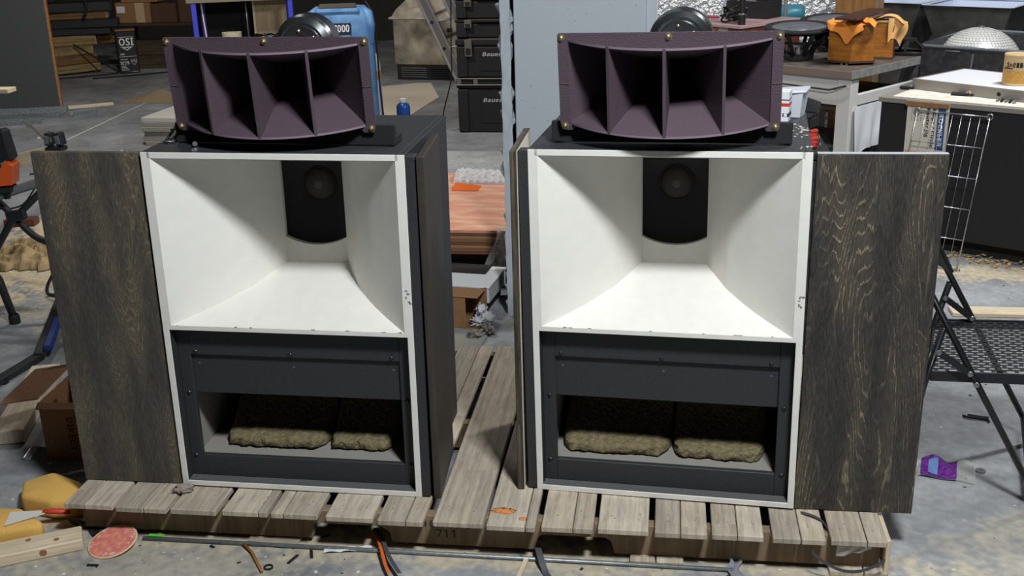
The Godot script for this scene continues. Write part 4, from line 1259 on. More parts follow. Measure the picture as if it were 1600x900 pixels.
	tube(tub, "rim", M.tub_rim, [Vector3(0.02, 0.450, 0.0), Vector3(1.08, 0.450, 0.0), Vector3(1.1, 0.452, -0.02), Vector3(1.1, 0.475, -0.70), Vector3(1.08, 0.475, -0.72), Vector3(0.02, 0.475, -0.72), Vector3(0.0, 0.475, -0.70), Vector3(0.0, 0.452, -0.02)], 0.010, 8, true)
	for x in [0.14, 0.50]:
		tube(tub, "handle", M.tub_rim, [Vector3(x, 0.36, 0.004), Vector3(x + 0.012, 0.43, 0.012), Vector3(x + 0.10, 0.43, 0.012)], 0.004, 6)
	box(tub, "rib", M.tub_rim, Vector3(0.012, 0.40, 0.010), Vector3(0.30, 0.22, 0.004), Vector3(0, 0, -4), 0.002)
	var ball := thing("mirror_ball", "big silver mirror ball showing its tiled top above the black tub", "mirror ball", C + cb * Vector3(0.040, 0.772, -1.40), cy)
	var prof := []
	for i in 33:
		var a := PI * i / 32.0
		prof.append(Vector2(sin(a) * 0.258, -cos(a) * 0.258))
	lathe(ball, "core", M.mirror_core, prof, Vector3.ZERO, Vector3.ZERO, 48, false)
	var tiles := mb()
	var tsize := 0.0195
	for r in range(1, 41):
		var lat := PI * r / 41.0
		if cos(lat) < -0.15:
			continue
		var cnt := int(TAU * sin(lat) * 0.261 / tsize)
		if cnt < 3:
			continue
		for k in cnt:
			var lon := TAU * k / cnt + r * 0.4
			var n := Vector3(sin(lat) * cos(lon), cos(lat), sin(lat) * sin(lon))
			var e1 := Vector3(-sin(lon), 0, cos(lon))
			var jit := Vector3(rng.randf_range(-1, 1), rng.randf_range(-1, 1), rng.randf_range(-1, 1)) * 0.03
			var nn := (n + jit).normalized()
			var e2 := nn.cross(e1).normalized()
			e1 = e2.cross(nn)
			var hh := tsize * 0.46
			var c := n * 0.2615
			quad(tiles, c - e1 * hh - e2 * hh, c - e1 * hh + e2 * hh, c + e1 * hh + e2 * hh, c + e1 * hh - e2 * hh)
	var tl := hang("mirror_tiles", done(tiles), M.mirror, ball)
	tl.set_meta("kind", "stuff")
	lathe(ball, "hanging_cap", M.steel_dull, [Vector2(0.02, 0.256), Vector2(0.02, 0.268), Vector2(0.006, 0.272), Vector2(0, 0.272)], Vector3.ZERO, Vector3.ZERO, 12)
	# hoppers
	for q in [[-0.62, -2.20, 0.595, "grey sheet-metal hopper directly behind the mirror ball"], [-1.27, -2.28, 0.60, "grey sheet-metal hopper left of the mirror ball, behind the brass-toned box"]]:
		var h := thing("hopper", q[3], "hopper", C + cb * Vector3(q[0], 0.0, q[1]), cy)
		var w: float = q[2]
		var top := 1.075
		var low := 0.42
		var in0 := 0.20
		var R := [Vector3(0, top, 0), Vector3(w, top, 0), Vector3(w, top, -w), Vector3(0, top, -w)]
		var B := [Vector3(in0, low, -in0), Vector3(w - in0, low, -in0), Vector3(w - in0, low, -w + in0), Vector3(in0, low, -w + in0)]
		for k in 4:
			var m := (k + 1) % 4
			var st := mb()
			var mid: Vector3 = (R[k] + R[m] + B[k] + B[m]) * 0.25
			var inn: Vector3 = (Vector3(w * 0.5, mid.y, -w * 0.5) - mid).normalized() * 0.004
			quad(st, B[k], B[m], R[m], R[k])
			var si := mb()
			quad(si, B[m] + inn, B[k] + inn, R[k] + inn, R[m] + inn)
			hang("inner_face", done(si), M.sheet_white, h)
			hang("side_sheet", done(st), M.sheet_grey, h)
			between(h, "rim_strip", M.sheet_white, R[k] + Vector3(0, 0.004, 0), R[m] + Vector3(0, 0.004, 0), 0.03, 0.006)
		span(h, "white_liner", M.sheet_white, Vector3(0.03, 1.04, -w - 0.006), Vector3(w + 0.1, 1.32, -w - 0.002), 0.001)
		span(h, "frame_base", M.soft_black, Vector3(in0, 0.0, -w + in0), Vector3(w - in0, low, -in0), 0.004)
	# --- work table
	var T := Vector3(1.661, 0, -3.882)
	var ty := -39.0
	var tb := Basis.from_euler(Vector3(0, deg_to_rad(ty), 0))
	var wt := thing("work_table", "white-legged work table with a brown top and a metal-edged side", "table", T, ty)
	span(wt, "tabletop", M.table_top, Vector3(-0.92, 0.806, -1.16), Vector3(-0.004, 0.85, -0.004), 0.003)
	span(wt, "metal_edge", M.alu_edge, Vector3(-0.0035, 0.804, -1.16), Vector3(0.002, 0.852, 0.0), 0.001)
	span(wt, "front_edge", M.table_edge, Vector3(-0.92, 0.804, -0.0035), Vector3(-0.004, 0.848, 0.0), 0.001)
	for q in [[-0.105, -0.02], [-0.90, -0.02], [-0.105, -1.0], [-0.90, -1.0]]:
		span(wt, "leg", M.table_white, Vector3(q[0], 0.0, q[1] - 0.085), Vector3(q[0] + 0.093, 0.8035, q[1]), 0.004)
	span(wt, "apron", M.table_white, Vector3(-0.805, 0.730, -0.055), Vector3(-0.107, 0.8035, -0.030), 0.003)
	span(wt, "drawer_front", M.table_white, Vector3(-0.805, 0.640, -0.055), Vector3(-0.107, 0.727, -0.026), 0.003)
	span(wt, "side_rail", M.table_white, Vector3(-0.050, 0.635, -0.998), Vector3(-0.020, 0.700, -0.107), 0.003)
	span(wt, "under_shelf", M.dark_wood, Vector3(-0.805, 0.600, -0.99), Vector3(-0.055, 0.632, -0.06), 0.003)
	tube(wt, "bar_pull", M.dark_plastic, [Vector3(-0.78, 0.750, 0.020), Vector3(-0.46, 0.741, 0.020), Vector3(-0.135, 0.735, 0.020), Vector3(-0.055, 0.760, 0.008), Vector3(-0.05, 0.760, -0.02)], 0.0055, 8)
	var cloth := func(u: float, v: float) -> Vector3:
		var z := -0.05 - 0.42 * u
		var drop := 0.22 + 0.05 * sin(u * 3.0) + 0.09 * exp(-pow((u - 0.08) / 0.13, 2.0))
		return Vector3(0.002 + 0.012 * sin(u * 17.0 + v * 2.0) * v + 0.01 * v, 0.638 - drop * v, z - 0.03 * v * sin(u * 6.0))
	var wc := thing("white_cloth", "white cloth hanging from the work table's side rail", "cloth", T, ty)
	sheet(wc, "drape", M.cloth_white, cloth, 40, 12, 0.002)
	var bc := thing("crate", "black crate with a green label under the work table", "crate", T, ty)
	span(bc, "shell", M.tub_black, Vector3(-0.62, 0.0, -0.62), Vector3(-0.12, 0.37, -0.13), 0.01)
	span(bc, "label", M.green_tape, Vector3(-0.119, 0.31, -0.24), Vector3(-0.1185, 0.35, -0.16), 0.0002)
	for z in [-0.56, -0.19]:
		span(bc, "rib", M.soft_black, Vector3(-0.1195, 0.02, z - 0.02), Vector3(-0.112, 0.36, z + 0.02), 0.003)
	table_goods(T, tb, ty)
	cabinet_goods()
	back_bench()

func woofer(label: String, p: Vector3, yaw: float) -> void:
	var t := thing("bass_driver", label, "loudspeaker driver", p, yaw)
	t.basis = Basis.from_euler(Vector3(deg_to_rad(4.5), deg_to_rad(-14.0), 0.0))
	t.position.y += 0.008
	lathe(t, "magnet", M.tub_black, [Vector2(0, 0.0), Vector2(0.095, 0.0), Vector2(0.098, 0.004), Vector2(0.098, 0.030), Vector2(0.090, 0.036), Vector2(0, 0.036)], Vector3.ZERO, Vector3.ZERO, 36)
	lathe(t, "magnet_pot", M.chrome, [Vector2(0, 0.036), Vector2(0.062, 0.036), Vector2(0.062, 0.078), Vector2(0.0, 0.078)], Vector3.ZERO, Vector3.ZERO, 32)
	for k in 8:
		var a := TAU * k / 8.0 + 0.2
		var r := Vector3(cos(a), 0, sin(a))
		tube(t, "basket_spoke", M.soft_black, [r * 0.088 + Vector3(0, 0.030, 0), r * 0.110 + Vector3(0, 0.075, 0), r * 0.150 + Vector3(0, 0.120, 0), r * 0.195 + Vector3(0, 0.178, 0)], [0.013, 0.012, 0.012, 0.015], 8)
	lathe(t, "basket_ring", M.soft_black, [Vector2(0.128, 0.110), Vector2(0.150, 0.110), Vector2(0.152, 0.124), Vector2(0.136, 0.124), Vector2(0.128, 0.110)], Vector3.ZERO, Vector3.ZERO, 40)
	lathe(t, "rim", M.soft_black, [Vector2(0.178, 0.176), Vector2(0.208, 0.182), Vector2(0.214, 0.187), Vector2(0.214, 0.194), Vector2(0.210, 0.199), Vector2(0.196, 0.200), Vector2(0.190, 0.196)], Vector3.ZERO, Vector3.ZERO, 56)
	lathe(t, "surround", M.cone, [Vector2(0.198, 0.199), Vector2(0.190, 0.204), Vector2(0.180, 0.199), Vector2(0.174, 0.203), Vector2(0.164, 0.196)], Vector3.ZERO, Vector3.ZERO, 56, false)
	lathe(t, "cone", M.cone_shiny, [Vector2(0.166, 0.196), Vector2(0.120, 0.190), Vector2(0.072, 0.184)], Vector3.ZERO, Vector3.ZERO, 56, false)
	lathe(t, "dust_cap", M.cone_shiny, [Vector2(0.076, 0.184), Vector2(0.068, 0.192), Vector2(0.045, 0.200), Vector2(0.0, 0.204)], Vector3.ZERO, Vector3.ZERO, 40, false)

func table_goods(T: Vector3, tb: Basis, ty: float) -> void:
	woofer("large black bass driver lying face up at the front of the work table", T + tb * Vector3(-0.545, 0.851, -0.270), ty)
	woofer("large black bass driver lying face up behind the front one", T + tb * Vector3(-0.600, 0.851, -0.760), ty + 20.0)
	# honey-coloured boxes
	var b1 := thing("wooden_box", "honey-coloured wooden box with orange cloth on top, at the work table's corner", "box", T + tb * Vector3(0, 0.851, 0), ty)
	prism(b1, "carcass", M.honey_wood, v2([-0.292, 0.205, -0.140, 0.212, -0.058, 0.330, -0.110, 0.425, -0.300, 0.400]), 0.225, Vector3(0, 0.135, 0), Vector3(-90, 0, 0))
	prism(b1, "plinth", M.dark_wood, v2([-0.302, 0.198, -0.138, 0.204, -0.048, 0.330, -0.104, 0.432, -0.306, 0.408]), 0.010, Vector3(0, 0.0165, 0), Vector3(-90, 0, 0))
	for x in [-0.20, -0.165]:
		lathe(b1, "foot", M.chrome, [Vector2(0, 0), Vector2(0.008, 0.0), Vector2(0.009, 0.008), Vector2(0.006, 0.012)], Vector3(x, 0.0, -0.215), Vector3.ZERO, 12)
	for q in [[-0.28, -0.40], [-0.11, -0.40]]:
		lathe(b1, "foot", M.chrome, [Vector2(0, 0), Vector2(0.008, 0.0), Vector2(0.009, 0.008), Vector2(0.006, 0.012)], Vector3(q[0], 0.0, q[1]), Vector3.ZERO, 12)
	var b2 := thing("wooden_box", "honey-coloured wooden box with a flat face, behind the one with orange cloth", "box", T + tb * Vector3(-0.150, 0.851, -0.55), ty + 24.0)
	span(b2, "carcass", M.honey_wood, Vector3(-0.13, 0.010, -0.16), Vector3(0.085, 0.222, 0.0), 0.003)
	span(b2, "top_panel", M.pale_edge, Vector3(-0.135, 0.2225, -0.165), Vector3(0.090, 0.234, 0.004), 0.002)
	span(b2, "plinth", M.dark_wood, Vector3(-0.134, 0.0, -0.164), Vector3(0.089, 0.0095, 0.004), 0.001)
	# cloths
	var c1 := thing("orange_cloth", "orange cloth draped with a pointed corner over the front wooden box", "cloth", T + tb * Vector3(0, 0.851, 0), ty)
	sheet(c1, "drape", M.orange_cloth, func(u: float, v: float) -> Vector3:
		var x := -0.315 + 0.235 * u
		var z := -0.345 + 0.160 * v
		var y := 0.254 + 0.010 * sin(u * 9.0 + v * 4.0)
		if v > 0.62:
			var d := (v - 0.62) / 0.38
			z = -0.190 + 0.008 * sin(u * 10.0)
			y -= d * (0.035 + 0.105 * exp(-pow((u - 0.52) / 0.20, 2.0)) + 0.008 * sin(u * 9.0))
			z += d * 0.012
		return Vector3(x + 0.03 * v * v, y, z), 30, 26, 0.002)
	sheet(c1, "fold", M.orange_cloth, func(u: float, v: float) -> Vector3:
		return Vector3(-0.14 + 0.115 * u + 0.02 * v, 0.262 + 0.022 * sin(v * PI) - 0.03 * u * u + 0.004 * sin(u * 12.0), -0.33 + 0.10 * u * 0.2 + 0.085 * v), 18, 10, 0.002)
	var c2 := thing("orange_cloth", "pale orange cloth hanging over the right end of the rear wooden box", "cloth", T + tb * Vector3(-0.150, 0.851, -0.55), ty + 24.0)
	sheet(c2, "drape", M.pale_orange_cloth, func(u: float, v: float) -> Vector3:
		return Vector3(0.050 + (0.100 - 0.02 * v) * u + 0.012 * sin(v * 5.0) * u, 0.252 - 0.150 * v * (1.0 - 0.22 * sin(u * 3.1)) - 0.03 * u * u, 0.010 - 0.085 * u * u + 0.007 * sin(u * 11.0 + v * 3.0)), 20, 18, 0.003)
	sheet(c2, "fold", M.pale_orange_cloth, func(u: float, v: float) -> Vector3:
		return Vector3(-0.045 + 0.185 * u, 0.2395 + 0.026 * sin(PI * clampf(u * 1.05, 0.0, 1.0)) - 0.02 * maxf(u - 0.75, 0.0) * 4.0, 0.008 - 0.13 * v + 0.006 * sin(u * 9.0)), 16, 10, 0.003)
	var pk := thing("plank", "short dark brown plank resting across the two wooden boxes", "plank", T + tb * Vector3(0, 0.851, 0), ty)
	between(pk, "board", M.dark_plank, Vector3(-0.125, 0.283, -0.095), Vector3(-0.255, 0.283, -0.735), 0.135, 0.014)
	# empty driver chassis
	var bk := thing("speaker_basket", "empty black speaker basket lying right of the rear wooden box", "speaker basket", T + tb * Vector3(-0.135, 0.851, -0.90), ty)
	lathe(bk, "ring", M.soft_black, [Vector2(0.10, 0.0), Vector2(0.13, 0.0), Vector2(0.135, 0.014), Vector2(0.12, 0.018), Vector2(0.10, 0.012)], Vector3.ZERO, Vector3.ZERO, 40)
	for k in 5:
		var a := TAU * k / 5.0
		tube(bk, "basket_spoke", M.soft_black, [Vector3(cos(a) * 0.115, 0.012, sin(a) * 0.115), Vector3(cos(a) * 0.09, 0.05, sin(a) * 0.09), Vector3(cos(a) * 0.04, 0.085, sin(a) * 0.04)], 0.009, 8)
	lathe(bk, "hub", M.soft_black, [Vector2(0, 0.078), Vector2(0.05, 0.078), Vector2(0.05, 0.095), Vector2(0, 0.095)], Vector3.ZERO, Vector3.ZERO, 24)
	lone(blob(null, "tape_wad", M.blue_white, Vector3(0.035, 0.016, 0.022), T + tb * Vector3(-0.055, 0.869, -1.075), Vector3(0, 30, 0), 0.6, 6.0, 3), "small blue and white wad at the work table's far corner", "wad")
	var wb := thing("wood_cabinet", "tall oak-coloured cabinet standing behind the work table", "cabinet", T + tb * Vector3(-0.93, 0.0, -1.32), ty)
	span(wb, "front_panel", M.oak, Vector3(0.0, 0.0, -0.02), Vector3(0.300, 1.5, 0.0), 0.002)
	span(wb, "carcass", M.oak_dark, Vector3(0.0, 0.0, -0.08), Vector3(0.300, 1.5, -0.021), 0.002)
	span(wb, "side_strip", M.oak_pale, Vector3(0.3005, 0.0, -0.08), Vector3(0.330, 1.5, 0.0), 0.002)

func cabinet_goods() -> void:
	# on the right cabinet's top, behind the horn, and on the black case beside it
	var base := Vector3(0.598, 0.1335, -0.146)
	var b := Basis.from_euler(Vector3(0, deg_to_rad(-4.6), deg_to_rad(0.5)))
	var put := func(x: float, z: float, y := 1.0574) -> Vector3: return base + b * Vector3(x, y, z)
	var bx := thing("small_box", "small white box with red and black bands on the right cabinet's top", "box", put.call(0.300, -0.435), -14.0)
	span(bx, "carton", M.white_board, Vector3(-0.028, 0, -0.028), Vector3(0.028, 0.092, 0.028), 0.001)
	span(bx, "red_band", M.red_plastic, Vector3(-0.0285, 0.048, -0.0285), Vector3(0.0285, 0.058, 0.0285), 0.0004)
	span(bx, "black_band", M.ink_black, Vector3(-0.0285, 0.018, -0.0285), Vector3(0.0285, 0.028, 0.0285), 0.0004)
	for k in 4:
		span(bx, "white_mark", M.white_ink, Vector3(-0.024 + k * 0.013, 0.019, 0.0285), Vector3(-0.015 + k * 0.013, 0.027, 0.0289), 0.0002)
	span(bx, "black_band", M.ink_black, Vector3(-0.0285, 0.066, -0.0285), Vector3(0.0285, 0.069, 0.0285), 0.0004)
	var tb := thing("parts_tub", "small translucent plastic tub with a lid on the right cabinet's top", "tub", put.call(0.338, -0.520), -20.0)
	var st := mb()
	var lo := 0.030; var hi := 0.038
	for k in 4:
		var c := [[-1, 1], [1, 1], [1, -1], [-1, -1]]
		var p: Array = c[k]; var q: Array = c[(k + 1) % 4]
		quad(st, Vector3(p[0] * lo, 0.001, p[1] * lo), Vector3(q[0] * lo, 0.001, q[1] * lo), Vector3(q[0] * hi, 0.075, q[1] * hi), Vector3(p[0] * hi, 0.075, p[1] * hi))
		quad(st, Vector3(q[0] * lo, 0.001, q[1] * lo) * 0.95, Vector3(p[0] * lo, 0.001, p[1] * lo) * 0.95, Vector3(p[0] * hi, 0.075, p[1] * hi) * 0.95, Vector3(q[0] * hi, 0.075, q[1] * hi) * 0.95)
	quad(st, Vector3(-lo, 0.001, lo), Vector3(-lo, 0.001, -lo), Vector3(lo, 0.001, -lo), Vector3(lo, 0.001, lo))
	hang("tub_wall", done(st), M.frosted, tb)
	box(tb, "lid", M.frosted, Vector3(0.086, 0.007, 0.086), Vector3(0.002, 0.079, 0), Vector3(0, 6, 5), 0.003)
	box(tb, "lid_rim", M.white_board, Vector3(0.090, 0.004, 0.010), Vector3(0.002, 0.077, 0.040), Vector3(0, 6, 5), 0.002)
	blob(tb, "blue_contents", M.blue_print, Vector3(0.022, 0.022, 0.022), Vector3(0, 0.030, 0), Vector3.ZERO, 0.6, 5.0, 4)
	# plaster dust spots on the black top
	for k in 26:
		blob(get_node("loudspeaker_cabinet_001"), "dust_spot", M.plaster_white, Vector3(rng.randf_range(0.001, 0.007), 0.0005, rng.randf_range(0.001, 0.006)), Vector3(rng.randf_range(0.335, 0.378), 1.0566, rng.randf_range(-0.40, -0.05)) if k > 5 else Vector3(rng.randf_range(0.34, 0.375), 1.0566, rng.randf_range(-0.34, -0.30)), Vector3(0, k * 40, 0), 0.9, 7.0, k, 5)
	# black case beside the cabinet
	var cs := thing("equipment_case", "tall black equipment case standing behind the opened right wing", "case", Vector3(1.050, 0.0, -1.62), 0.0)
	span(cs, "case_body", M.tub_black, Vector3(-0.10, 0.0, -0.34), Vector3(0.140, 0.900, 0.30), 0.008)
	span(cs, "case_lid", M.soft_black, Vector3(-0.105, 0.901, -0.345), Vector3(0.145, 0.930, 0.305), 0.006)
	for z in [-0.15, 0.15]:
		span(cs, "latch", M.steel_dull, Vector3(0.1405, 0.86, z - 0.02), Vector3(0.150, 0.92, z + 0.02), 0.002)
	var bg := thing("tool_holder", "open black tool pouch on the tall black case beside the plastic tub", "tool pouch", Vector3(1.105, 0.931, -1.80), -24.0)
	span(bg, "tray", M.dark_plastic, Vector3(-0.075, 0, -0.06), Vector3(0.085, 0.055, 0.06), 0.010)
	sheet(bg, "raised_flap", M.dark_plastic, func(u: float, v: float) -> Vector3:
		return Vector3(-0.075 + 0.16 * u, 0.055 + 0.085 * v * (1.0 - 0.5 * u), -0.06 - 0.02 * v), 8, 6, 0.006)
	tube(bg, "rim", M.rubber, [Vector3(-0.075, 0.058, 0.06), Vector3(0.085, 0.058, 0.06), Vector3(0.085, 0.058, -0.06), Vector3(-0.075, 0.058, -0.06)], 0.006, 8, true)
	lathe(bg, "buckle", M.chrome, [Vector2(0, 0), Vector2(0.010, 0.0), Vector2(0.010, 0.006), Vector2(0, 0.006)], Vector3(0.06, 0.028, 0.060), Vector3(90, 0, 0), 12)
	for q in [[1.150, -1.54, "red spring clamp lying farther back on the black case, by the cabinet's edge"], [1.135, -1.40, "red spring clamp lying nearer on the black case, by the white foam bit"]]:
		var cl := thing("clamp", q[2], "clamp", Vector3(q[0], 0.931, q[1]), -10.0)
		box(cl, "jaw", M.red_plastic, Vector3(0.034, 0.028, 0.030), Vector3(0, 0.015, 0), Vector3(0, 12, 0), 0.006)
		box(cl, "jaw", M.red_plastic, Vector3(0.030, 0.012, 0.026), Vector3(0.004, 0.036, -0.004), Vector3(0, 12, 10), 0.004)
		tube(cl, "spring_wire", M.steel_dull, [Vector3(0.012, 0.02, 0.014), Vector3(0.026, 0.026, 0.020), Vector3(0.03, 0.008, 0.026)], 0.002, 6)
	for q in [[0.0, "thin brown cable looping over the black case towards the table leg"], [0.05, "thin dark cable crossing the brown one on the black case"]]:
		var w := thing("cable", q[1], "cable")
		var pts := []
		for k in 14:
			var u := k / 13.0
			pts.append(Vector3(1.02 + 0.13 * u + q[0] * sin(u * 3.0) * 0.3, 0.9345 + q[0] * 0.06, -1.46 + 0.10 * sin(u * PI * 1.1 + q[0] * 14.0)))
		tube(w, "wire", M.cable_brown if q[0] == 0.0 else M.rubber, curve(pts, 3), 0.003, 6)
	lone(box(null, "foam_bit", M.white_board, Vector3(0.058, 0.016, 0.03), Vector3(1.085, 0.9395, -1.335), Vector3(0, -6, 0), 0.003), "white foam block on the black case beside the white cabinet corner", "foam")

func back_bench() -> void:
	# mauve-topped wooden bench behind the right horn
	var P := Vector3(1.081, 0, -4.98)
	var yaw := -44.0
	var bb := Basis.from_euler(Vector3(0, deg_to_rad(yaw), 0))
	var t := thing("bench_chest", "wooden chest with a mauve top behind the right purple horn", "chest", P, yaw)
	span(t, "top_panel", M.mauve_top, Vector3(-0.62, 0.98, -0.68), Vector3(0.0, 1.0, 0.0), 0.002)
	span(t, "front_panel", M.honey_dark, Vector3(-0.60, 0.0, -0.04), Vector3(-0.21, 0.979, -0.012), 0.002)
	span(t, "front_panel", M.grey_board, Vector3(-0.209, 0.0, -0.04), Vector3(-0.12, 0.979, -0.014), 0.002)
	span(t, "front_panel", M.red_wood, Vector3(-0.119, 0.0, -0.04), Vector3(-0.012, 0.979, -0.012), 0.002)
	span(t, "side_panel", M.red_wood, Vector3(-0.035, 0.0, -0.66), Vector3(-0.010, 0.979, -0.041), 0.002)
	span(t, "back_panel", M.red_wood, Vector3(-0.60, 0.0, -0.67), Vector3(-0.036, 0.979, -0.65), 0.002)
	var cr := thing("open_tray", "open black tray standing on the mauve bench top", "tray", P + bb * Vector3(-0.29, 1.0005, -0.42), yaw + 12.0)
	span(cr, "wall", M.soft_black, Vector3(-0.18, 0.0, -0.01), Vector3(0.15, 0.12, 0.0), 0.003)
	span(cr, "wall", M.soft_black, Vector3(0.14, 0.0, -0.21), Vector3(0.15, 0.12, -0.0105), 0.003)
	span(cr, "wall", M.soft_black, Vector3(-0.18, 0.0, -0.22), Vector3(0.15, 0.12, -0.2105), 0.003)
	span(cr, "wall", M.soft_black, Vector3(-0.18, 0.0, -0.21), Vector3(-0.17, 0.12, -0.0105), 0.003)
	span(cr, "tray_floor", M.soft_black, Vector3(-0.169, 0.0, -0.209), Vector3(0.139, 0.01, -0.011), 0.001)
	lathe(cr, "grey_disc", M.cone_shiny, [Vector2(0, 0.10), Vector2(0.085, 0.10), Vector2(0.09, 0.105), Vector2(0.085, 0.11), Vector2(0, 0.11)], Vector3(-0.09, 0.0, -0.11), Vector3.ZERO, 28)
	var co := thing("cable_coil", "coil of shiny black cable on the mauve bench's front edge", "cable", P + bb * Vector3(-0.19, 1.009, -0.15), yaw)
	var pts := []
	for k in 150:
		var a := TAU * k / 25.0
		pts.append(Vector3(cos(a) * (0.085 + 0.022 * sin(k * 0.21)), 0.004 + 0.0006 * k + 0.012 * sin(a * 2.3), sin(a) * (0.060 + 0.016 * sin(k * 0.37))))
	tube(co, "loops", M.cable_gloss, pts, 0.0068, 6)
	var pr := thing("snips", "red and blue handled snips lying at the mauve bench's left corner", "snips", P + bb * Vector3(-0.50, 1.010, -0.16), yaw + 28.0)
	tube(pr, "red_handle", M.red_dull, [Vector3(0.02, 0.012, 0.012), Vector3(0.07, 0.014, 0.03), Vector3(0.13, 0.012, 0.024)], 0.010, 8)
	tube(pr, "blue_handle", M.blue_print, [Vector3(0.02, 0.010, -0.008), Vector3(0.07, 0.010, -0.018), Vector3(0.13, 0.010, -0.006)], 0.010, 8)
	tube(pr, "jaws", M.white_board, [Vector3(0.02, 0.012, 0.0), Vector3(-0.02, 0.014, 0.004)], [0.014, 0.010], 8)
	tube(pr, "lanyard", M.rubber, [Vector3(-0.02, 0.012, 0.0), Vector3(-0.06, 0.006, 0.03), Vector3(-0.10, -0.002, 0.03)], 0.007, 6)
	var ps := thing("torch", "black cylindrical torch standing upright on the mauve bench's near corner", "torch", P + bb * Vector3(-0.055, 1.0005, -0.075), yaw)
	lathe(ps, "barrel", M.dark_plastic, [Vector2(0, 0.0), Vector2(0.026, 0.0), Vector2(0.026, 0.07), Vector2(0.021, 0.075), Vector2(0.021, 0.34), Vector2(0, 0.34)], Vector3.ZERO, Vector3.ZERO, 20)
	lathe(ps, "ring", M.steel_dull, [Vector2(0.0262, 0.066), Vector2(0.0275, 0.068), Vector2(0.0275, 0.073), Vector2(0.0262, 0.075)], Vector3.ZERO, Vector3.ZERO, 20)
	# foil-faced insulation wall
	var ns := FastNoiseLite.new(); ns.seed = 77; ns.frequency = 5.0; ns.fractal_octaves = 4
	var fo := thing("foil_screen", "crinkled silver foil insulation sheet hanging on posts behind the mauve bench", "foil sheet", Vector3.ZERO, 0.0)
	sheet(fo, "foil_sheet", M.foil, func(u: float, v: float) -> Vector3:
		var p := Vector3(0.30 + 2.0 * u, 0.02 + 1.9 * v, -7.30)
		p.z += 0.035 * ns.get_noise_2d(p.x * 3.0, p.y * 3.0)
		return p, 110, 100, 0.004)
	for x in [0.0, 2.0]:
		span(fo, "post", M.steel_dull, Vector3(x + 0.28, 0, -7.38), Vector3(x + 0.32, 2.0, -7.345), 0.003)
	span(fo, "rail", M.steel_dull, Vector3(0.28, 1.93, -7.42), Vector3(2.32, 1.97, -7.381), 0.003)
	# teal tank, rope and pole behind the chest
	var st := thing("tank_stand", "dark stand carrying the teal tank behind the mauve bench", "stand", Vector3(1.56, 0.0, -6.75), -8.0)
	span(st, "top", M.dark_wood, Vector3(-0.25, 0.80, -0.16), Vector3(0.25, 0.84, 0.16), 0.003)
	leg4(st, M.dark_wood, -0.22, 0.22, -0.13, 0.13, 0.04, 0.7995)
	var tk := thing("air_tank", "teal cylindrical tank lying on its side behind the mauve bench", "tank", Vector3(1.58, 0.914, -6.75), -8.0)
	lathe(tk, "shell", M.teal, [Vector2(0, -0.14), Vector2(0.05, -0.135), Vector2(0.072, -0.11), Vector2(0.072, 0.10), Vector2(0.05, 0.125), Vector2(0, 0.13)], Vector3.ZERO, Vector3(0, 0, -90), 28, false)
	var rp := thing("rope", "loose white rope bundle hanging beside the teal tank", "rope", Vector3(1.43, 0.841, -6.70), 0.0)
	for k in 5:
		tube(rp, "strand", M.rope, curve([Vector3(-0.03 + k * 0.015, 0.0, 0), Vector3(-0.02 + k * 0.012, 0.11, 0.02), Vector3(k * 0.012, 0.12, -0.02), Vector3(0.01 + k * 0.012, 0.0, -0.01)], 5), 0.006, 6)
	var pl := thing("stand_pole", "thin grey pole rising in front of the teal tank", "pole", Vector3(1.47, 0.0, -5.93), 0.0)
	tube(pl, "pole", M.pole_grey, [Vector3(0, 0.02, 0), Vector3(0, 1.9, 0)], 0.014, 12)
	for k in 3:
		tube(pl, "foot", M.pole_grey, [Vector3(0, 0.14, 0), Vector3(cos(k * 2.1) * 0.18, 0.012, sin(k * 2.1) * 0.18)], 0.010, 8)

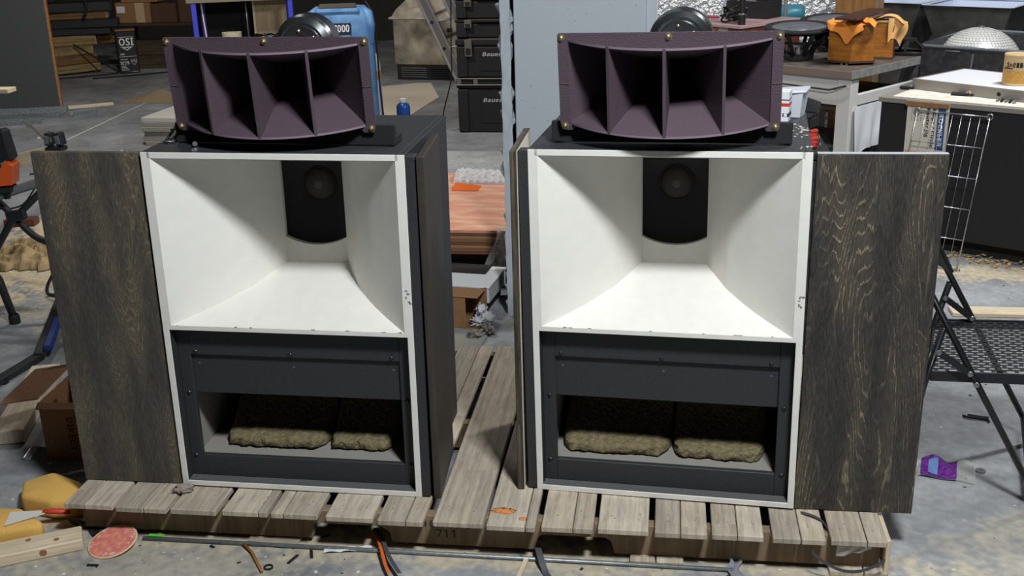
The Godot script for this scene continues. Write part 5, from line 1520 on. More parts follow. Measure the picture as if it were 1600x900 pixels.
# ---------------------------------------------------------------- left-hand side and the store behind
func left_side() -> void:
	# black-faced board leaning at the upper left
	var dp := thing("board_stack", "tall black-faced board with a chipped orange-brown edge at the upper left", "board", Vector3(-5.43, 0, -7.58), 6.0)
	span(dp, "black_face", M.board_black, Vector3(-1.3, 0.0, -0.006), Vector3(0.0, 2.4, 0.0), 0.001)
	span(dp, "chip_core", M.osb, Vector3(-1.3, 0.0, -0.060), Vector3(0.0, 2.4, -0.0065), 0.001)
	span(dp, "red_back", M.red_brown, Vector3(-1.3, 0.0, -0.080), Vector3(0.0, 2.4, -0.0605), 0.001)
	# galvanised offcuts on the floor
	var gv := [[-5.62, -7.02, 0.95, 0.34, 18.0, 0.030, "wide galvanised steel channel lying before the black board"], [-5.46, -6.66, 0.62, 0.14, 20.0, 0.020, "narrow galvanised steel strip lying in front of the wide channel"], [-4.97, -7.20, 0.26, 0.09, 52.0, 0.022, "short galvanised channel sticking out past the black board's edge"]]
	for q in gv:
		var g := thing("galvanised_channel", q[6], "steel channel", Vector3(q[0], 0.0, q[1]), q[4])
		span(g, "web", M.galvanized, Vector3(-q[2] * 0.5, 0.0, -q[3] * 0.5), Vector3(q[2] * 0.5, 0.004, q[3] * 0.5), 0.001)
		for s in [-1, 1]:
			box(g, "lip", M.galvanized, Vector3(q[2], q[5] * 2.0, 0.004), Vector3(0, q[5], s * (q[3] * 0.5 - 0.002)), Vector3(s * 6.0, 0, 0), 0.001)
	# plank end on a trestle at the left edge
	var tr := thing("trestle", "wooden trestle beyond the photo's left edge carrying a plank end", "trestle", Vector3(-4.85, 0, -3.95), 3.0)
	span(tr, "beam", M.pine, Vector3(-0.35, 0.64, -0.05), Vector3(0.35, 0.735, 0.05), 0.004)
	for x in [-0.3, 0.3]:
		for s in [-1, 1]:
			between(tr, "leg", M.pine, Vector3(x, 0.0, s * 0.24), Vector3(x, 0.66, s * 0.05), 0.04, 0.04, Vector3.RIGHT)
	lone(between(null, "plank", M.pine, Vector3(-5.3, 0.752, -3.90), Vector3(-3.655, 0.752, -3.965), 0.11, 0.028), "pale plank end jutting in at the photo's left edge before the black board", "plank")
	# saw stand
	var ss := thing("saw_stand", "folding saw stand with crossed black legs and a grey rail at the left edge", "saw stand", Vector3(0, 0, 0))
	tube(ss, "rail", M.pole_grey, [Vector3(-2.95, 0.49, -1.86), Vector3(-2.52, 0.585, -1.90), Vector3(-2.27, 0.660, -1.93), Vector3(-1.9, 0.77, -1.98)], 0.022, 14)
	tube(ss, "leg", M.steel_dark, [Vector3(-2.20, 0.71, -1.96), Vector3(-2.49, 0.455, -1.915), Vector3(-2.60, 0.30, -1.90), Vector3(-2.85, 0.012, -1.86)], 0.017, 10)
	tube(ss, "leg", M.steel_dark, curve([Vector3(-2.62, 0.60, -1.96), Vector3(-2.49, 0.462, -1.95), Vector3(-2.40, 0.375, -1.94), Vector3(-2.31, 0.335, -1.94), Vector3(-2.16, 0.25, -1.94), Vector3(-2.0, 0.012, -1.94)], 4), 0.017, 10)
	tube(ss, "leg", M.steel_dark, [Vector3(-2.72, 0.62, -1.72), Vector3(-2.50, 0.215, -1.75), Vector3(-2.462, 0.03, -1.752)], [0.020, 0.020, 0.018], 10)
	lathe(ss, "foot_cap", M.rubber, [Vector2(0, 0.0), Vector2(0.026, 0.0), Vector2(0.026, 0.035), Vector2(0.02, 0.045)], Vector3(-2.459, 0.0, -1.752), Vector3.ZERO, 14)
	box(ss, "pivot_plate", M.steel_dark, Vector3(0.10, 0.05, 0.03), Vector3(-2.46, 0.485, -1.915), Vector3(0, 0, 8), 0.006)
	lathe(ss, "pivot_bolt", M.steel_dull, [Vector2(0.010, 0), Vector2(0.010, 0.006), Vector2(0, 0.008)], Vector3(-2.495, 0.462, -1.925), Vector3(90, 0, 0), 10)
	for q in [[-2.225, 0.845, -1.955], [-2.47, 0.735, -1.885]]:
		var bx: float = q[0]
		box(ss, "clamp_bracket", M.steel_dark, Vector3(0.085, 0.020, 0.06), Vector3(bx, q[1] - 0.045, q[2]), Vector3.ZERO, 0.004)
		for s in [-1, 1]:
			box(ss, "clamp_jaw", M.steel_dark, Vector3(0.032, 0.060, 0.05), Vector3(bx + s * 0.026, q[1], q[2]), Vector3(0, 0, s * 7.0), 0.005)
			box(ss, "steel_pad", M.galvanized, Vector3(0.022, 0.040, 0.006), Vector3(bx + s * 0.026, q[1], q[2] + 0.028), Vector3(0, 0, s * 7.0), 0.002)
		tube(ss, "bracket_stem", M.steel_dark, [Vector3(bx, q[1] - 0.05, q[2]), Vector3(bx, q[1] - 0.16, q[2])], 0.016, 8)
	sheet(ss, "strap", M.strap_grey, func(u: float, v: float) -> Vector3:
		return Vector3(-2.345 + 0.115 * u, 0.925 - 0.075 * u + 0.010 * sin(u * 7.0) - 0.022 * v, -1.935), 10, 3, 0.002)
	var sw := thing("mitre_saw", "orange and black power saw on the saw stand at the left edge", "saw", Vector3(-2.50, 0.632, -1.88), 12.0)
	prism(sw, "orange_housing", M.orange_tool, v2([-0.16, 0.0, 0.08, 0.012, 0.095, 0.10, 0.06, 0.125, 0.03, 0.075, -0.05, 0.062, -0.16, 0.05]), 0.10, Vector3(0.0, 0.005, 0.0), Vector3.ZERO)
	box(sw, "black_motor", M.dark_plastic, Vector3(0.07, 0.15, 0.09), Vector3(0.045, 0.19, -0.03), Vector3(0, 0, 8), 0.012)
	box(sw, "black_panel", M.dark_plastic, Vector3(0.06, 0.045, 0.012), Vector3(-0.055, 0.032, 0.052), Vector3(0, 0, 3), 0.004)
	box(sw, "grey_guard", M.galvanized, Vector3(0.012, 0.12, 0.10), Vector3(-0.01, 0.20, 0.01), Vector3(0, 0, 6), 0.003)
	box(sw, "foot_block", M.dark_plastic, Vector3(0.13, 0.026, 0.09), Vector3(0.0, -0.010, -0.01), Vector3.ZERO, 0.004)
	lone(between(null, "fence_board", M.pine, Vector3(-2.72, 0.645, -2.30), Vector3(-2.44, 0.705, -2.30), 0.016, 0.07), "pale wooden fence board behind the mitre saw", "board")
	var cb := thing("saw_cable", "thin black cable looping below the mitre saw", "cable")
	tube(cb, "wire", M.rubber, curve([Vector3(-2.42, 0.66, -2.02), Vector3(-2.28, 0.675, -2.02), Vector3(-2.20, 0.70, -2.03), Vector3(-2.28, 0.72, -2.05), Vector3(-2.36, 0.66, -2.04), Vector3(-2.46, 0.52, -1.98), Vector3(-2.6, 0.50, -1.97)], 6), 0.004, 6)
	# floor pieces under and round it
	lone(box(null, "wood_block", M.red_wood, Vector3(0.19, 0.045, 0.09), Vector3(-3.39, 0.0225, -3.40), Vector3(0, 10, 0), 0.004), "reddish wood block on the sawdust behind the crossed saw legs", "wood block")
	var ns := FastNoiseLite.new(); ns.seed = 31; ns.frequency = 2.2; ns.fractal_octaves = 4
	lone(sheet(null, "sack", M.sack_tan, func(u: float, v: float) -> Vector3:
		var e := sin(PI * u) * sin(PI * v)
		return Vector3(-3.16 + 0.62 * u, 0.006 + 0.12 * pow(maxf(e, 0.0), 0.45) * (0.75 + 0.7 * ns.get_noise_2d(u * 2.0, v * 6.0)), -2.52 - 0.42 * v + 0.09 * ns.get_noise_2d(u * 3.0, 9.0) + 0.05 * (u - 0.5) * (v - 0.5)), 50, 36, 0.004), "crumpled tan sack lying on the sawdust under the saw stand", "sack")
	var hk := thing("bent_rod", "bent black rod on the sawdust beside the left wing", "rod")
	tube(hk, "rod", M.steel_dark, curve([Vector3(-2.30, 0.30, -2.12), Vector3(-2.47, 0.10, -2.13), Vector3(-2.505, 0.02, -2.13), Vector3(-2.46, 0.009, -2.12), Vector3(-2.36, 0.009, -2.11)], 5), 0.0085, 8)
	var bar := thing("steel_bar", "long dark steel bar with a blue grip lying on the floor by the cardboard box", "bar")
	between(bar, "shaft", M.steel_dark, Vector3(-2.26, 0.22, -2.02), Vector3(-2.075, 0.030, -1.30), 0.045, 0.030, Vector3.UP, 0.004)
	between(bar, "lower_shaft", M.steel_dark, Vector3(-2.085, 0.022, -1.33), Vector3(-2.14, 0.018, -0.90), 0.045, 0.028, Vector3.UP, 0.004)
	between(bar, "blue_grip", M.blue_plastic, Vector3(-2.045, 0.055, -1.32), Vector3(-2.115, 0.105, -1.56), 0.038, 0.030, Vector3.UP, 0.008)
	lathe(bar, "end_knob", M.rubber, [Vector2(0, 0.0), Vector2(0.024, 0.0), Vector2(0.026, 0.03), Vector2(0.0, 0.036)], Vector3(-2.115, 0.0, -1.08), Vector3.ZERO, 12)
	var l2 := thing("lumber", "pale thick board lying on the floor left of the cardboard box", "lumber")
	between(l2, "board", M.pine_grey, Vector3(-1.775, 0.028, -0.555), Vector3(-1.96, 0.028, -1.16), 0.115, 0.054, Vector3.UP, 0.004)
	var t2 := thing("steel_angle", "dark steel angle lying beside the pale thick board", "steel angle")
	between(t2, "angle", M.steel_dark, Vector3(-1.99, 0.02, -0.52), Vector3(-2.05, 0.02, -0.86), 0.05, 0.036, Vector3.UP, 0.003)
	# cardboard box
	var bx := thing("cardboard_box", "brown cardboard box with open flaps standing behind the left wing", "box", Vector3(-1.575, 0.0, -0.470), 4.0)
	span(bx, "wall", M.cardboard, Vector3(0.0, 0.0, -0.004), Vector3(0.34, 0.215, 0.0), 0.001)
	span(bx, "wall", M.cardboard, Vector3(0.0, 0.0, -0.28), Vector3(0.004, 0.215, -0.0045), 0.001)
	span(bx, "wall", M.cardboard, Vector3(0.336, 0.0, -0.28), Vector3(0.34, 0.215, -0.0045), 0.001)
	span(bx, "wall", M.cardboard, Vector3(0.0, 0.0, -0.284), Vector3(0.34, 0.215, -0.2805), 0.001)
	span(bx, "base_panel", M.cardboard, Vector3(0.004, 0.0, -0.28), Vector3(0.336, 0.004, -0.0045), 0.001)
	hang("flap", box_mesh(Vector3(0.15, 0.004, 0.28), 0.001), M.cardboard_dark, bx, Transform3D(Basis.from_euler(Vector3(0.05, 0, 0.16)), Vector3(-0.070, 0.226, -0.14)))
	hang("flap", box_mesh(Vector3(0.34, 0.004, 0.13), 0.001), M.cardboard_dark, bx, Transform3D(Basis.from_euler(Vector3(-0.9, 0, 0)), Vector3(0.17, 0.262, -0.325)))
	hang("flap", box_mesh(Vector3(0.34, 0.004, 0.030), 0.001), M.cardboard_dark, bx, Transform3D(Basis.from_euler(Vector3(0.5, 0, 0)), Vector3(0.17, 0.209, 0.0125)))
	letters(bx, "lettering", M.box_red, "DIRECT", 0.13, 0.024, Vector3(0.105, 0.095, 0.0004), Vector3(0, 0, -90))
	letters(bx, "lettering", M.box_red, "EXPERTS", 0.14, 0.024, Vector3(0.136, 0.095, 0.0004), Vector3(0, 0, -90))
	letters(bx, "lettering", M.ink_brown, "PARTS", 0.15, 0.034, Vector3(0.172, 0.095, 0.0004), Vector3(0, 0, -90))
	lone(box(null, "white_card", M.white_board, Vector3(0.06, 0.13, 0.10), Vector3(-1.445, 0.20, -0.60), Vector3(0, 8, 4), 0.003), "white card block sticking out of the cardboard box", "card")
	var fb := thing("glass_strip", "clear plastic strip leaning at the cardboard box's left foot", "strip")
	between(fb, "strip", M.clear_film, Vector3(-1.640, 0.006, -0.44), Vector3(-1.600, 0.085, -0.55), 0.006, 0.030, Vector3.UP, 0.001)
	# floor litter farther back
	lone(between(null, "stick", M.pine_grey, Vector3(-5.30, 0.014, -7.50), Vector3(-4.93, 0.014, -7.72), 0.05, 0.028), "short pale stick on the floor right of the black board", "stick")
	lone(sheet(null, "paper_sheet", M.kraft, func(u: float, v: float) -> Vector3:
		return Vector3(-4.93 + 0.62 * u, 0.004 + 0.07 * pow(sin(PI * clampf(u * 1.15, 0.0, 1.0)), 2.0) * v, -7.85 - 0.42 * v + 0.06 * u), 16, 8, 0.002), "curled brown paper sheet on the floor behind the left horn", "paper")
	lone(between(null, "wood_scrap", M.pine_grey, Vector3(-4.80, 0.006, -6.05), Vector3(-4.62, 0.006, -6.12), 0.05, 0.012), "thin pale scrap on the floor behind the saw clamps", "wood scrap")
	# stack of pale panels behind the left cabinet
	for k in 6:
		var p := thing("panel_board", ["white-topped panel lying uppermost of the stack behind the left cabinet", "panel second from the top of the stack behind the left cabinet", "panel third from the top of the stack behind the left cabinet", "panel fourth from the top of the stack behind the left cabinet", "panel fifth from the top of the stack behind the left cabinet", "lowest panel of the stack behind the left cabinet"][k], "panel", Vector3(-3.10 + 0.012 * (k % 2), 0.0375 * (5 - k) + 0.001 * (5 - k), -6.05), -4.0 + 1.3 * (k % 3), "panels stacked on the floor behind the left cabinet")
		span(p, "board", M.panel_grey if k else M.panel_white, Vector3(-0.58, 0.0, -0.36), Vector3(0.58, 0.0375, 0.30), 0.003)
	var br := thing("hinge_bracket", "slotted black steel bracket at the left cabinet's rear corner behind its wing", "bracket", Vector3(-0.885, 1.1935, -0.33), 14.0)
	for k in 2:
		tube(br, "side_bar", M.steel_dark, [Vector3(k * 0.020, 0.004, 0.12), Vector3(k * 0.020 + 0.008, 0.020, 0.0), Vector3(k * 0.020 + 0.012, 0.045, -0.10)], 0.004, 6)
	for k in 3:
		tube(br, "cross_bar", M.galvanized, [Vector3(0.0, 0.004 + k * 0.016, 0.12 - k * 0.10), Vector3(0.026, 0.004 + k * 0.016, 0.12 - k * 0.10)], 0.003, 6)
	lathe(lone(thing("loose_bolt", "small loose silver bolt lying before the left purple horn", "bolt", Vector3(-0.757, 1.1915, -0.188), 30.0), "small loose silver bolt lying before the left purple horn", "bolt"), "shank", M.chrome, [Vector2(0, 0), Vector2(0.004, 0.0), Vector2(0.004, 0.018), Vector2(0.007, 0.019), Vector2(0.007, 0.024), Vector2(0, 0.024)], Vector3(0, 0.006, 0), Vector3(80, 0, 0), 10)
	store()

func carton(label: String, lo: Vector3, size: Vector3, yaw: float, m: Material, lid_tape := true) -> Node3D:
	var t := thing("carton", label, "box", lo, yaw)
	span(t, "carton_body", m, Vector3.ZERO, size, 0.006)
	if lid_tape:
		span(t, "tape_strip", M.tape_tan, Vector3(size.x * 0.58, 0.004, size.z), Vector3(size.x * 0.84, size.y - 0.004, size.z + 0.001), 0.0003)
	return t

func store() -> void:
	# timber baulks at the far left
	var u := Vector3(0.653, 0, -0.757)     # along the pile's front, left to right
	var w := Vector3(0.757, 0, 0.653) * -1.0  # away from the camera
	var at0 := Vector3(-6.60, 0, -9.66)
	var names := ["bottom pale timber with two fork blocks under it, at the far left", "middle reddish timber in the far left pile", "top pale timber of the far left pile"]
	var ys := [[0.020, 0.112], [0.1125, 0.228], [0.2285, 0.325]]
	for k in 3:
		var t := thing("timber", names[k], "timber", Vector3.ZERO, 0.0, "timbers piled at the far left")
		var a := at0 - u * 0.7 + Vector3(0, (ys[k][0] + ys[k][1]) * 0.5, 0) + w * 0.20
		var b := at0 + u * (0.54 - 0.03 * k) + Vector3(0, (ys[k][0] + ys[k][1]) * 0.5, 0) + w * 0.20
		between(t, "baulk", M["timber_%d" % k], a, b, 0.40, ys[k][1] - ys[k][0], Vector3.UP, 0.008, Vector2(k * 0.7, k))
	for k in 2:
		lone(box(null, "fork_block", M.soft_black, Vector3(0.06, 0.0195, 0.40), at0 + u * (0.22 + 0.26 * k) + w * 0.2 + Vector3(0, 0.0099, 0), Vector3(0, 49, 0), 0.003), ["left one of the two dark blocks under the bottom timber", "right one of the two dark blocks under the bottom timber"][k], "block")
	# timbers continuing the pile to the right, their shadow put into a darker colour
	for k in 2:
		var t := thing("timber", ["dark timber low behind the black printed bag", "dark timber above it, level with the bag's lettering"][k], "timber", Vector3.ZERO, 0.0, "dark timbers behind the black printed bag")
		between(t, "baulk", M.timber_shaded, Vector3(-6.02, 0.081 + 0.1625 * k, -10.40), Vector3(-4.4, 0.081 + 0.1625 * k, -10.52), 0.22, 0.16, Vector3.UP, 0.008)
	# black bars and wood ends lying across the pile
	var bars := [[-7.05, 0.385, -9.70, -6.30, 0.385, -10.12, 0.10, 0.115, "wood_end", "short square timber on the pile's left end, pale cut end showing", "timber_0"],
		[-6.60, 0.390, -10.20, -6.02, 0.390, -10.38, 0.14, 0.125, "wood_end", "short square timber on the pile's right end", "timber_1"],
		[-7.1, 0.492, -9.82, -6.12, 0.492, -10.20, 0.20, 0.080, "black_bar", "flat black bar lying on the short timbers", "bar_black"],
		[-7.1, 0.581, -9.84, -6.02, 0.581, -10.22, 0.24, 0.095, "black_bar", "thick black channel with a pale upper edge above the flat bar", "bar_black"],
		[-7.05, 0.674, -9.92, -6.15, 0.674, -10.22, 0.22, 0.085, "wood_end", "short brown timber on top of the black channel", "timber_1"],
		[-7.1, 0.775, -9.86, -6.10, 0.775, -10.24, 0.26, 0.110, "black_bar", "black channel at the top of the far left pile", "bar_black"]]
	for q in bars:
		var t := thing("short_timber" if q[8] == "wood_end" else "black_channel", q[9], "timber" if q[8] == "wood_end" else "bar")
		between(t, "length", M[q[10]], Vector3(q[0], q[1], q[2]), Vector3(q[3], q[4], q[5]), q[6], q[7], Vector3.UP, 0.006)
		if q[8] == "wood_end":
			var d := (Vector3(q[3], q[4], q[5]) - Vector3(q[0], q[1], q[2])).normalized()
			hang("cut_end", box_mesh(Vector3(q[6] * 0.92, q[7] * 0.92, 0.004), 0.001), M.pine, t, Transform3D(Basis(Vector3.UP.cross(d), Vector3.UP, d), Vector3(q[3], q[4], q[5]) + d * 0.002))
	var hs := thing("hose", "black hose drooping over the far left pile down to the floor", "hose")
	tube(hs, "hose", M.rubber, curve([Vector3(-6.75, 0.845, -9.80), Vector3(-6.40, 0.90, -9.98), Vector3(-6.28, 0.80, -9.98), Vector3(-6.33, 0.64, -9.94)], 6), 0.016, 8)
	var hw := thing("cable", "black cable hanging from the pile to the floor by the printed bag", "cable")
	tube(hw, "wire", M.rubber, curve([Vector3(-6.42, 0.36, -9.80), Vector3(-6.25, 0.25, -9.82), Vector3(-6.02, 0.08, -9.86), Vector3(-5.95, 0.012, -9.84), Vector3(-6.3, 0.010, -9.55), Vector3(-6.8, 0.010, -9.25)], 8), 0.011, 6)
	var hw2 := thing("cable", "thin black cable on the floor in front of the printed bag", "cable")
	tube(hw2, "wire", M.rubber, curve([Vector3(-6.05, 0.010, -9.45), Vector3(-5.8, 0.010, -9.60), Vector3(-5.55, 0.010, -9.78), Vector3(-5.2, 0.010, -10.05)], 6), 0.009, 6)
	# black printed bag
	var bg := thing("printed_bag", "black box-shaped bag with white lettering standing on the floor at the far left", "bag", Vector3(-5.80, 0.0, -9.90), 30.0)
	span(bg, "bag_body", M.bag_black, Vector3(-0.115, 0.0, -0.16), Vector3(0.115, 0.50, 0.0), 0.012)
	span(bg, "kraft_top", M.cardboard, Vector3(-0.113, 0.501, -0.155), Vector3(0.113, 0.515, -0.004), 0.003)
	letters(bg, "lettering", M.print_white, "OSI", 0.165, 0.085, Vector3(0.0, 0.375, 0.001))
	span(bg, "line", M.print_white, Vector3(-0.085, 0.428, 0.0), Vector3(0.085, 0.433, 0.0012), 0.0002)
	prism(bg, "shield", M.print_white, v2([-0.075, 0.322, -0.067, 0.322, 0.0, 0.284, 0.067, 0.322, 0.075, 0.322, 0.0, 0.272]), 0.0014, Vector3(0, 0, 0.0006))
	span(bg, "line", M.print_white, Vector3(-0.05, 0.305, 0.0), Vector3(0.05, 0.316, 0.0012), 0.0002)
	span(bg, "small_print", M.print_grey, Vector3(-0.085, 0.222, 0.0), Vector3(-0.035, 0.240, 0.0012), 0.0002)
	span(bg, "line", M.print_white, Vector3(-0.10, 0.200, 0.0), Vector3(0.10, 0.204, 0.0012), 0.0002)
	letters(bg, "lettering", M.print_white, "SC175", 0.098, 0.036, Vector3(-0.045, 0.128, 0.001))
	letters(bg, "lettering", M.print_grey, "OSI", 0.072, 0.038, Vector3(0.062, 0.150, 0.001))
	prism(bg, "shield", M.print_grey, v2([0.030, 0.126, 0.036, 0.126, 0.062, 0.106, 0.088, 0.126, 0.094, 0.126, 0.062, 0.098]), 0.0014, Vector3(0, 0, 0.0006))
	for k in 4:
		span(bg, "small_print", M.print_grey, Vector3(-0.09, 0.040 + 0.016 * k, 0.0), Vector3(0.0 - 0.012 * k, 0.048 + 0.016 * k, 0.0012), 0.0002)
	span(bg, "small_print", M.print_grey, Vector3(-0.09, 0.165, 0.0), Vector3(-0.01, 0.175, 0.0012), 0.0002)
	span(bg, "small_print", M.print_grey, Vector3(0.02, 0.018, 0.0), Vector3(0.10, 0.024, 0.0012), 0.0002)
	# storage shelf with cartons
	var sh := thing("storage_shelf", "dark storage shelf behind the printed bag, cartons on it", "shelf", Vector3(-6.30, 0.0, -10.75), 0.0)
	span(sh, "shelf_board", M.dark_wood, Vector3(0.0, 0.470, -0.42), Vector3(1.75, 0.505, 0.0), 0.003)
	for x in [0.02, 0.86, 1.70]:
		for z in [-0.40, -0.03]:
			span(sh, "post", M.soft_black, Vector3(x, 0.0, z - 0.012), Vector3(x + 0.03, 0.469, z + 0.012), 0.002)
	var c1 := carton("brown carton with tan tape and a white label on the storage shelf", Vector3(-6.34, 0.506, -11.10), Vector3(0.46, 0.250, 0.30), 0.0, M.cardboard)
	span(c1, "white_label", M.white_board, Vector3(0.02, 0.125, 0.3005), Vector3(0.13, 0.205, 0.3015), 0.0003)
	carton("brown carton on top of the taped carton at the top of the photo", Vector3(-6.26, 0.757, -11.12), Vector3(0.48, 0.28, 0.30), 0.0, M.cardboard, false)
	carton("dark brown carton right of the taped carton on the storage shelf", Vector3(-5.86, 0.506, -11.06), Vector3(0.32, 0.23, 0.26), 0.0, M.cardboard_dim, false)
	carton("large dark carton at the right end of the storage shelf", Vector3(-5.50, 0.506, -11.06), Vector3(0.44, 0.34, 0.26), 0.0, M.cardboard_dim, false)
	# steel rack with blue posts
	var rk := thing("steel_rack", "steel rack with bright blue posts behind the left purple horn", "rack", Vector3(-3.585, 0.0, -6.84), 21.0)
	for q in [[0.0, 0.0], [0.845, 0.0], [0.06, -0.50], [0.845, -0.50]]:
		span(rk, "blue_post", M.blue_post, Vector3(q[0] - 0.022, 0.0, q[1] - 0.022), Vector3(q[0] + 0.022, 1.9, q[1] + 0.022), 0.003)
	span(rk, "shelf_board", M.rack_board, Vector3(-0.03, 0.655, -0.52), Vector3(0.875, 0.690, -0.026), 0.003)
	span(rk, "upper_board", M.rack_board, Vector3(-0.06, 1.055, -0.52), Vector3(0.90, 1.115, 0.03), 0.003)
	span(rk, "back_panel", M.soft_black, Vector3(-0.02, 0.10, -0.545), Vector3(0.87, 1.9, -0.53), 0.001)
	var rw := Basis.from_euler(Vector3(0, deg_to_rad(21.0), 0))
	var R0 := Vector3(-3.585, 0.0, -6.84)
	var bp := thing("panel_board", "beige panel standing on the blue-posted rack's shelf", "panel", R0 + rw * Vector3(0.53, 0.691, -0.12), 21.0)
	span(bp, "board", M.ply_beige, Vector3(0.0, 0.0, -0.10), Vector3(0.285, 0.35, -0.08), 0.002)
	span(bp, "edge_strip", M.pine, Vector3(-0.02, 0.0, -0.10), Vector3(-0.0005, 0.35, -0.08), 0.002)
	var s1 := thing("stick", "thin wooden stick leaning on the rack beside its left blue post", "stick")
	between(s1, "stick", M.pine, R0 + rw * Vector3(0.085, 0.691, 0.0 - 0.06), R0 + rw * Vector3(0.065, 1.05, -0.06), 0.022, 0.012)
	var s2 := thing("rod", "thin grey rod standing in the middle of the blue-posted rack", "rod")
	tube(s2, "rod", M.steel_dull, [R0 + rw * Vector3(0.455, 0.692, -0.06), R0 + rw * Vector3(0.452, 1.054, -0.06)], 0.006, 8)
	lathe(thing("tape_roll", "cream roll of tape lying on the blue-posted rack's shelf", "tape", R0 + rw * Vector3(0.305, 0.691, -0.12), 0.0), "roll", M.tape_cream, [Vector2(0.05, 0.0), Vector2(0.088, 0.0), Vector2(0.088, 0.085), Vector2(0.05, 0.085), Vector2(0.05, 0.0)], Vector3.ZERO, Vector3.ZERO, 32)
	var cc := thing("cable_coil", "flat coil of black cable on the rack in front of the beige panel", "cable", R0 + rw * Vector3(0.640, 0.705, -0.110), 21.0)
	for k in 4:
		var ring := []
		for i in 24:
			ring.append(Vector3(cos(TAU * i / 24) * (0.155 - 0.01 * k), 0.012 * k + 0.006 * sin(i * 1.3 + k), sin(TAU * i / 24) * (0.075 - 0.006 * k)))
		tube(cc, "loop", M.cable_gloss, ring, 0.009, 6, true)
	# blue air machine
	var dh := thing("air_machine", "blue moulded air machine with a numbered plate behind the left horn", "machine", Vector3(-1.990, 0.0, -5.99), 12.0)
	var bd := mb(true)
	var nu := 40
	var lv := [[0.0, 0.96, 0.96], [0.04, 1.0, 1.0], [0.55, 1.0, 1.0], [0.86, 0.99, 0.99], [0.98, 0.95, 0.95], [1.04, 0.88, 0.86], [1.075, 0.78, 0.74], [1.085, 0.60, 0.55]]
	for i in lv.size() - 1:
		for k in nu:
			var q := []
			for e in [[i, k], [i, k + 1], [i + 1, k + 1], [i + 1, k]]:
				var a: float = TAU * (e[1] % nu) / nu
				var c := cos(a); var s := sin(a)
				q.append(Vector3(signf(c) * pow(absf(c), 0.42) * 0.252 * lv[e[0]][1], lv[e[0]][0], signf(s) * pow(absf(s), 0.42) * 0.20 * lv[e[0]][2]))
			quad(bd, q[1], q[0], q[3], q[2])
	for k in nu - 2:
		var q := []
		for e in [0, k + 1, k + 2]:
			var a: float = TAU * e / nu
			var c := cos(a); var s := sin(a)
			q.append(Vector3(signf(c) * pow(absf(c), 0.42) * 0.252 * 0.60, 1.085, signf(s) * pow(absf(s), 0.42) * 0.20 * 0.55))
		tri(bd, q[0], q[2], q[1])
	hang("moulded_body", done(bd), M.machine_blue, dh)
	box(dh, "handle", M.dark_rubber, Vector3(0.29, 0.030, 0.07), Vector3(-0.015, 1.090, 0.12), Vector3(20, 0, 0), 0.010)
	box(dh, "handle_recess", M.machine_blue, Vector3(0.34, 0.045, 0.05), Vector3(-0.015, 1.055, 0.155), Vector3(24, 0, 0), 0.012)
	for s in [-1, 1]:
		tube(dh, "corner_horn", M.machine_blue, [Vector3(s * 0.225, 0.80, 0.135), Vector3(s * 0.228, 0.95, 0.135), Vector3(s * 0.215, 1.03, 0.12), Vector3(s * 0.17, 1.07, 0.06)], [0.030, 0.042, 0.044, 0.030], 14)
	box(dh, "name_plate", M.navy, Vector3(0.17, 0.092, 0.008), Vector3(0.000, 0.925, 0.196), Vector3.ZERO, 0.002)
	letters(dh, "lettering", M.print_white, "7000", 0.125, 0.056, Vector3(0.009, 0.930, 0.2005))
	span(dh, "small_line", M.print_grey, Vector3(0.015, 0.868, 0.198), Vector3(0.07, 0.874, 0.201), 0.0002)
	tube(dh, "power_cord", M.rubber, curve([Vector3(0.20, 1.12, 0.05), Vector3(0.262, 1.0, 0.10), Vector3(0.272, 0.75, 0.10), Vector3(0.278, 0.4, 0.08), Vector3(0.30, 0.02, 0.08)], 6), 0.008, 6)
	var tk := thing("gas_cylinder", "white cylinder with an orange band beside the blue air machine", "cylinder", Vector3(-1.985, 0.0, -6.52), 0.0)
	lathe(tk, "cylinder", M.cyl_white, [Vector2(0, 0.0), Vector2(0.14, 0.0), Vector2(0.15, 0.02), Vector2(0.15, 0.55), Vector2(0.13, 0.63), Vector2(0.08, 0.68), Vector2(0.04, 0.70), Vector2(0.04, 0.74), Vector2(0.0, 0.74)], Vector3.ZERO, Vector3.ZERO, 32, false)
	lathe(tk, "orange_band", M.orange_paint, [Vector2(0.1503, 0.43), Vector2(0.1512, 0.432), Vector2(0.1512, 0.50), Vector2(0.1503, 0.502)], Vector3.ZERO, Vector3.ZERO, 32)
	# rusty furnace
	var fu := thing("furnace", "stained steel furnace with a louvred base behind the aluminium ladder", "furnace", Vector3(-2.385, 0.0, -9.30), -9.0)
	span(fu, "steel_body", M.stained_steel, Vector3(0.0, 0.165, -0.6), Vector3(0.78, 0.655, 0.0), 0.008)
	span(fu, "base", M.soft_black, Vector3(0.02, 0.0, -0.58), Vector3(0.76, 0.164, -0.012), 0.004)
	for k in 5:
		box(fu, "louvre", M.steel_dull, Vector3(0.30, 0.006, 0.014), Vector3(0.22, 0.035 + 0.024 * k, -0.006), Vector3(30, 0, 0), 0.001)
		box(fu, "louvre", M.steel_dark, Vector3(0.28, 0.006, 0.014), Vector3(0.55, 0.035 + 0.024 * k, -0.006), Vector3(30, 0, 0), 0.001)
	prism(fu, "hood", M.stained_pale, v2([-0.03, 0.665, 0.80, 0.665, 0.66, 0.80, 0.50, 0.94, 0.26, 0.94, 0.04, 0.76]), 0.50, Vector3(0, 0, -0.27))
	box(fu, "hood_lip", M.stained_pale, Vector3(0.86, 0.022, 0.56), Vector3(0.385, 0.666, -0.275), Vector3.ZERO, 0.004)
	box(fu, "latch", M.soft_black, Vector3(0.06, 0.04, 0.016), Vector3(0.66, 0.545, 0.006), Vector3.ZERO, 0.004)
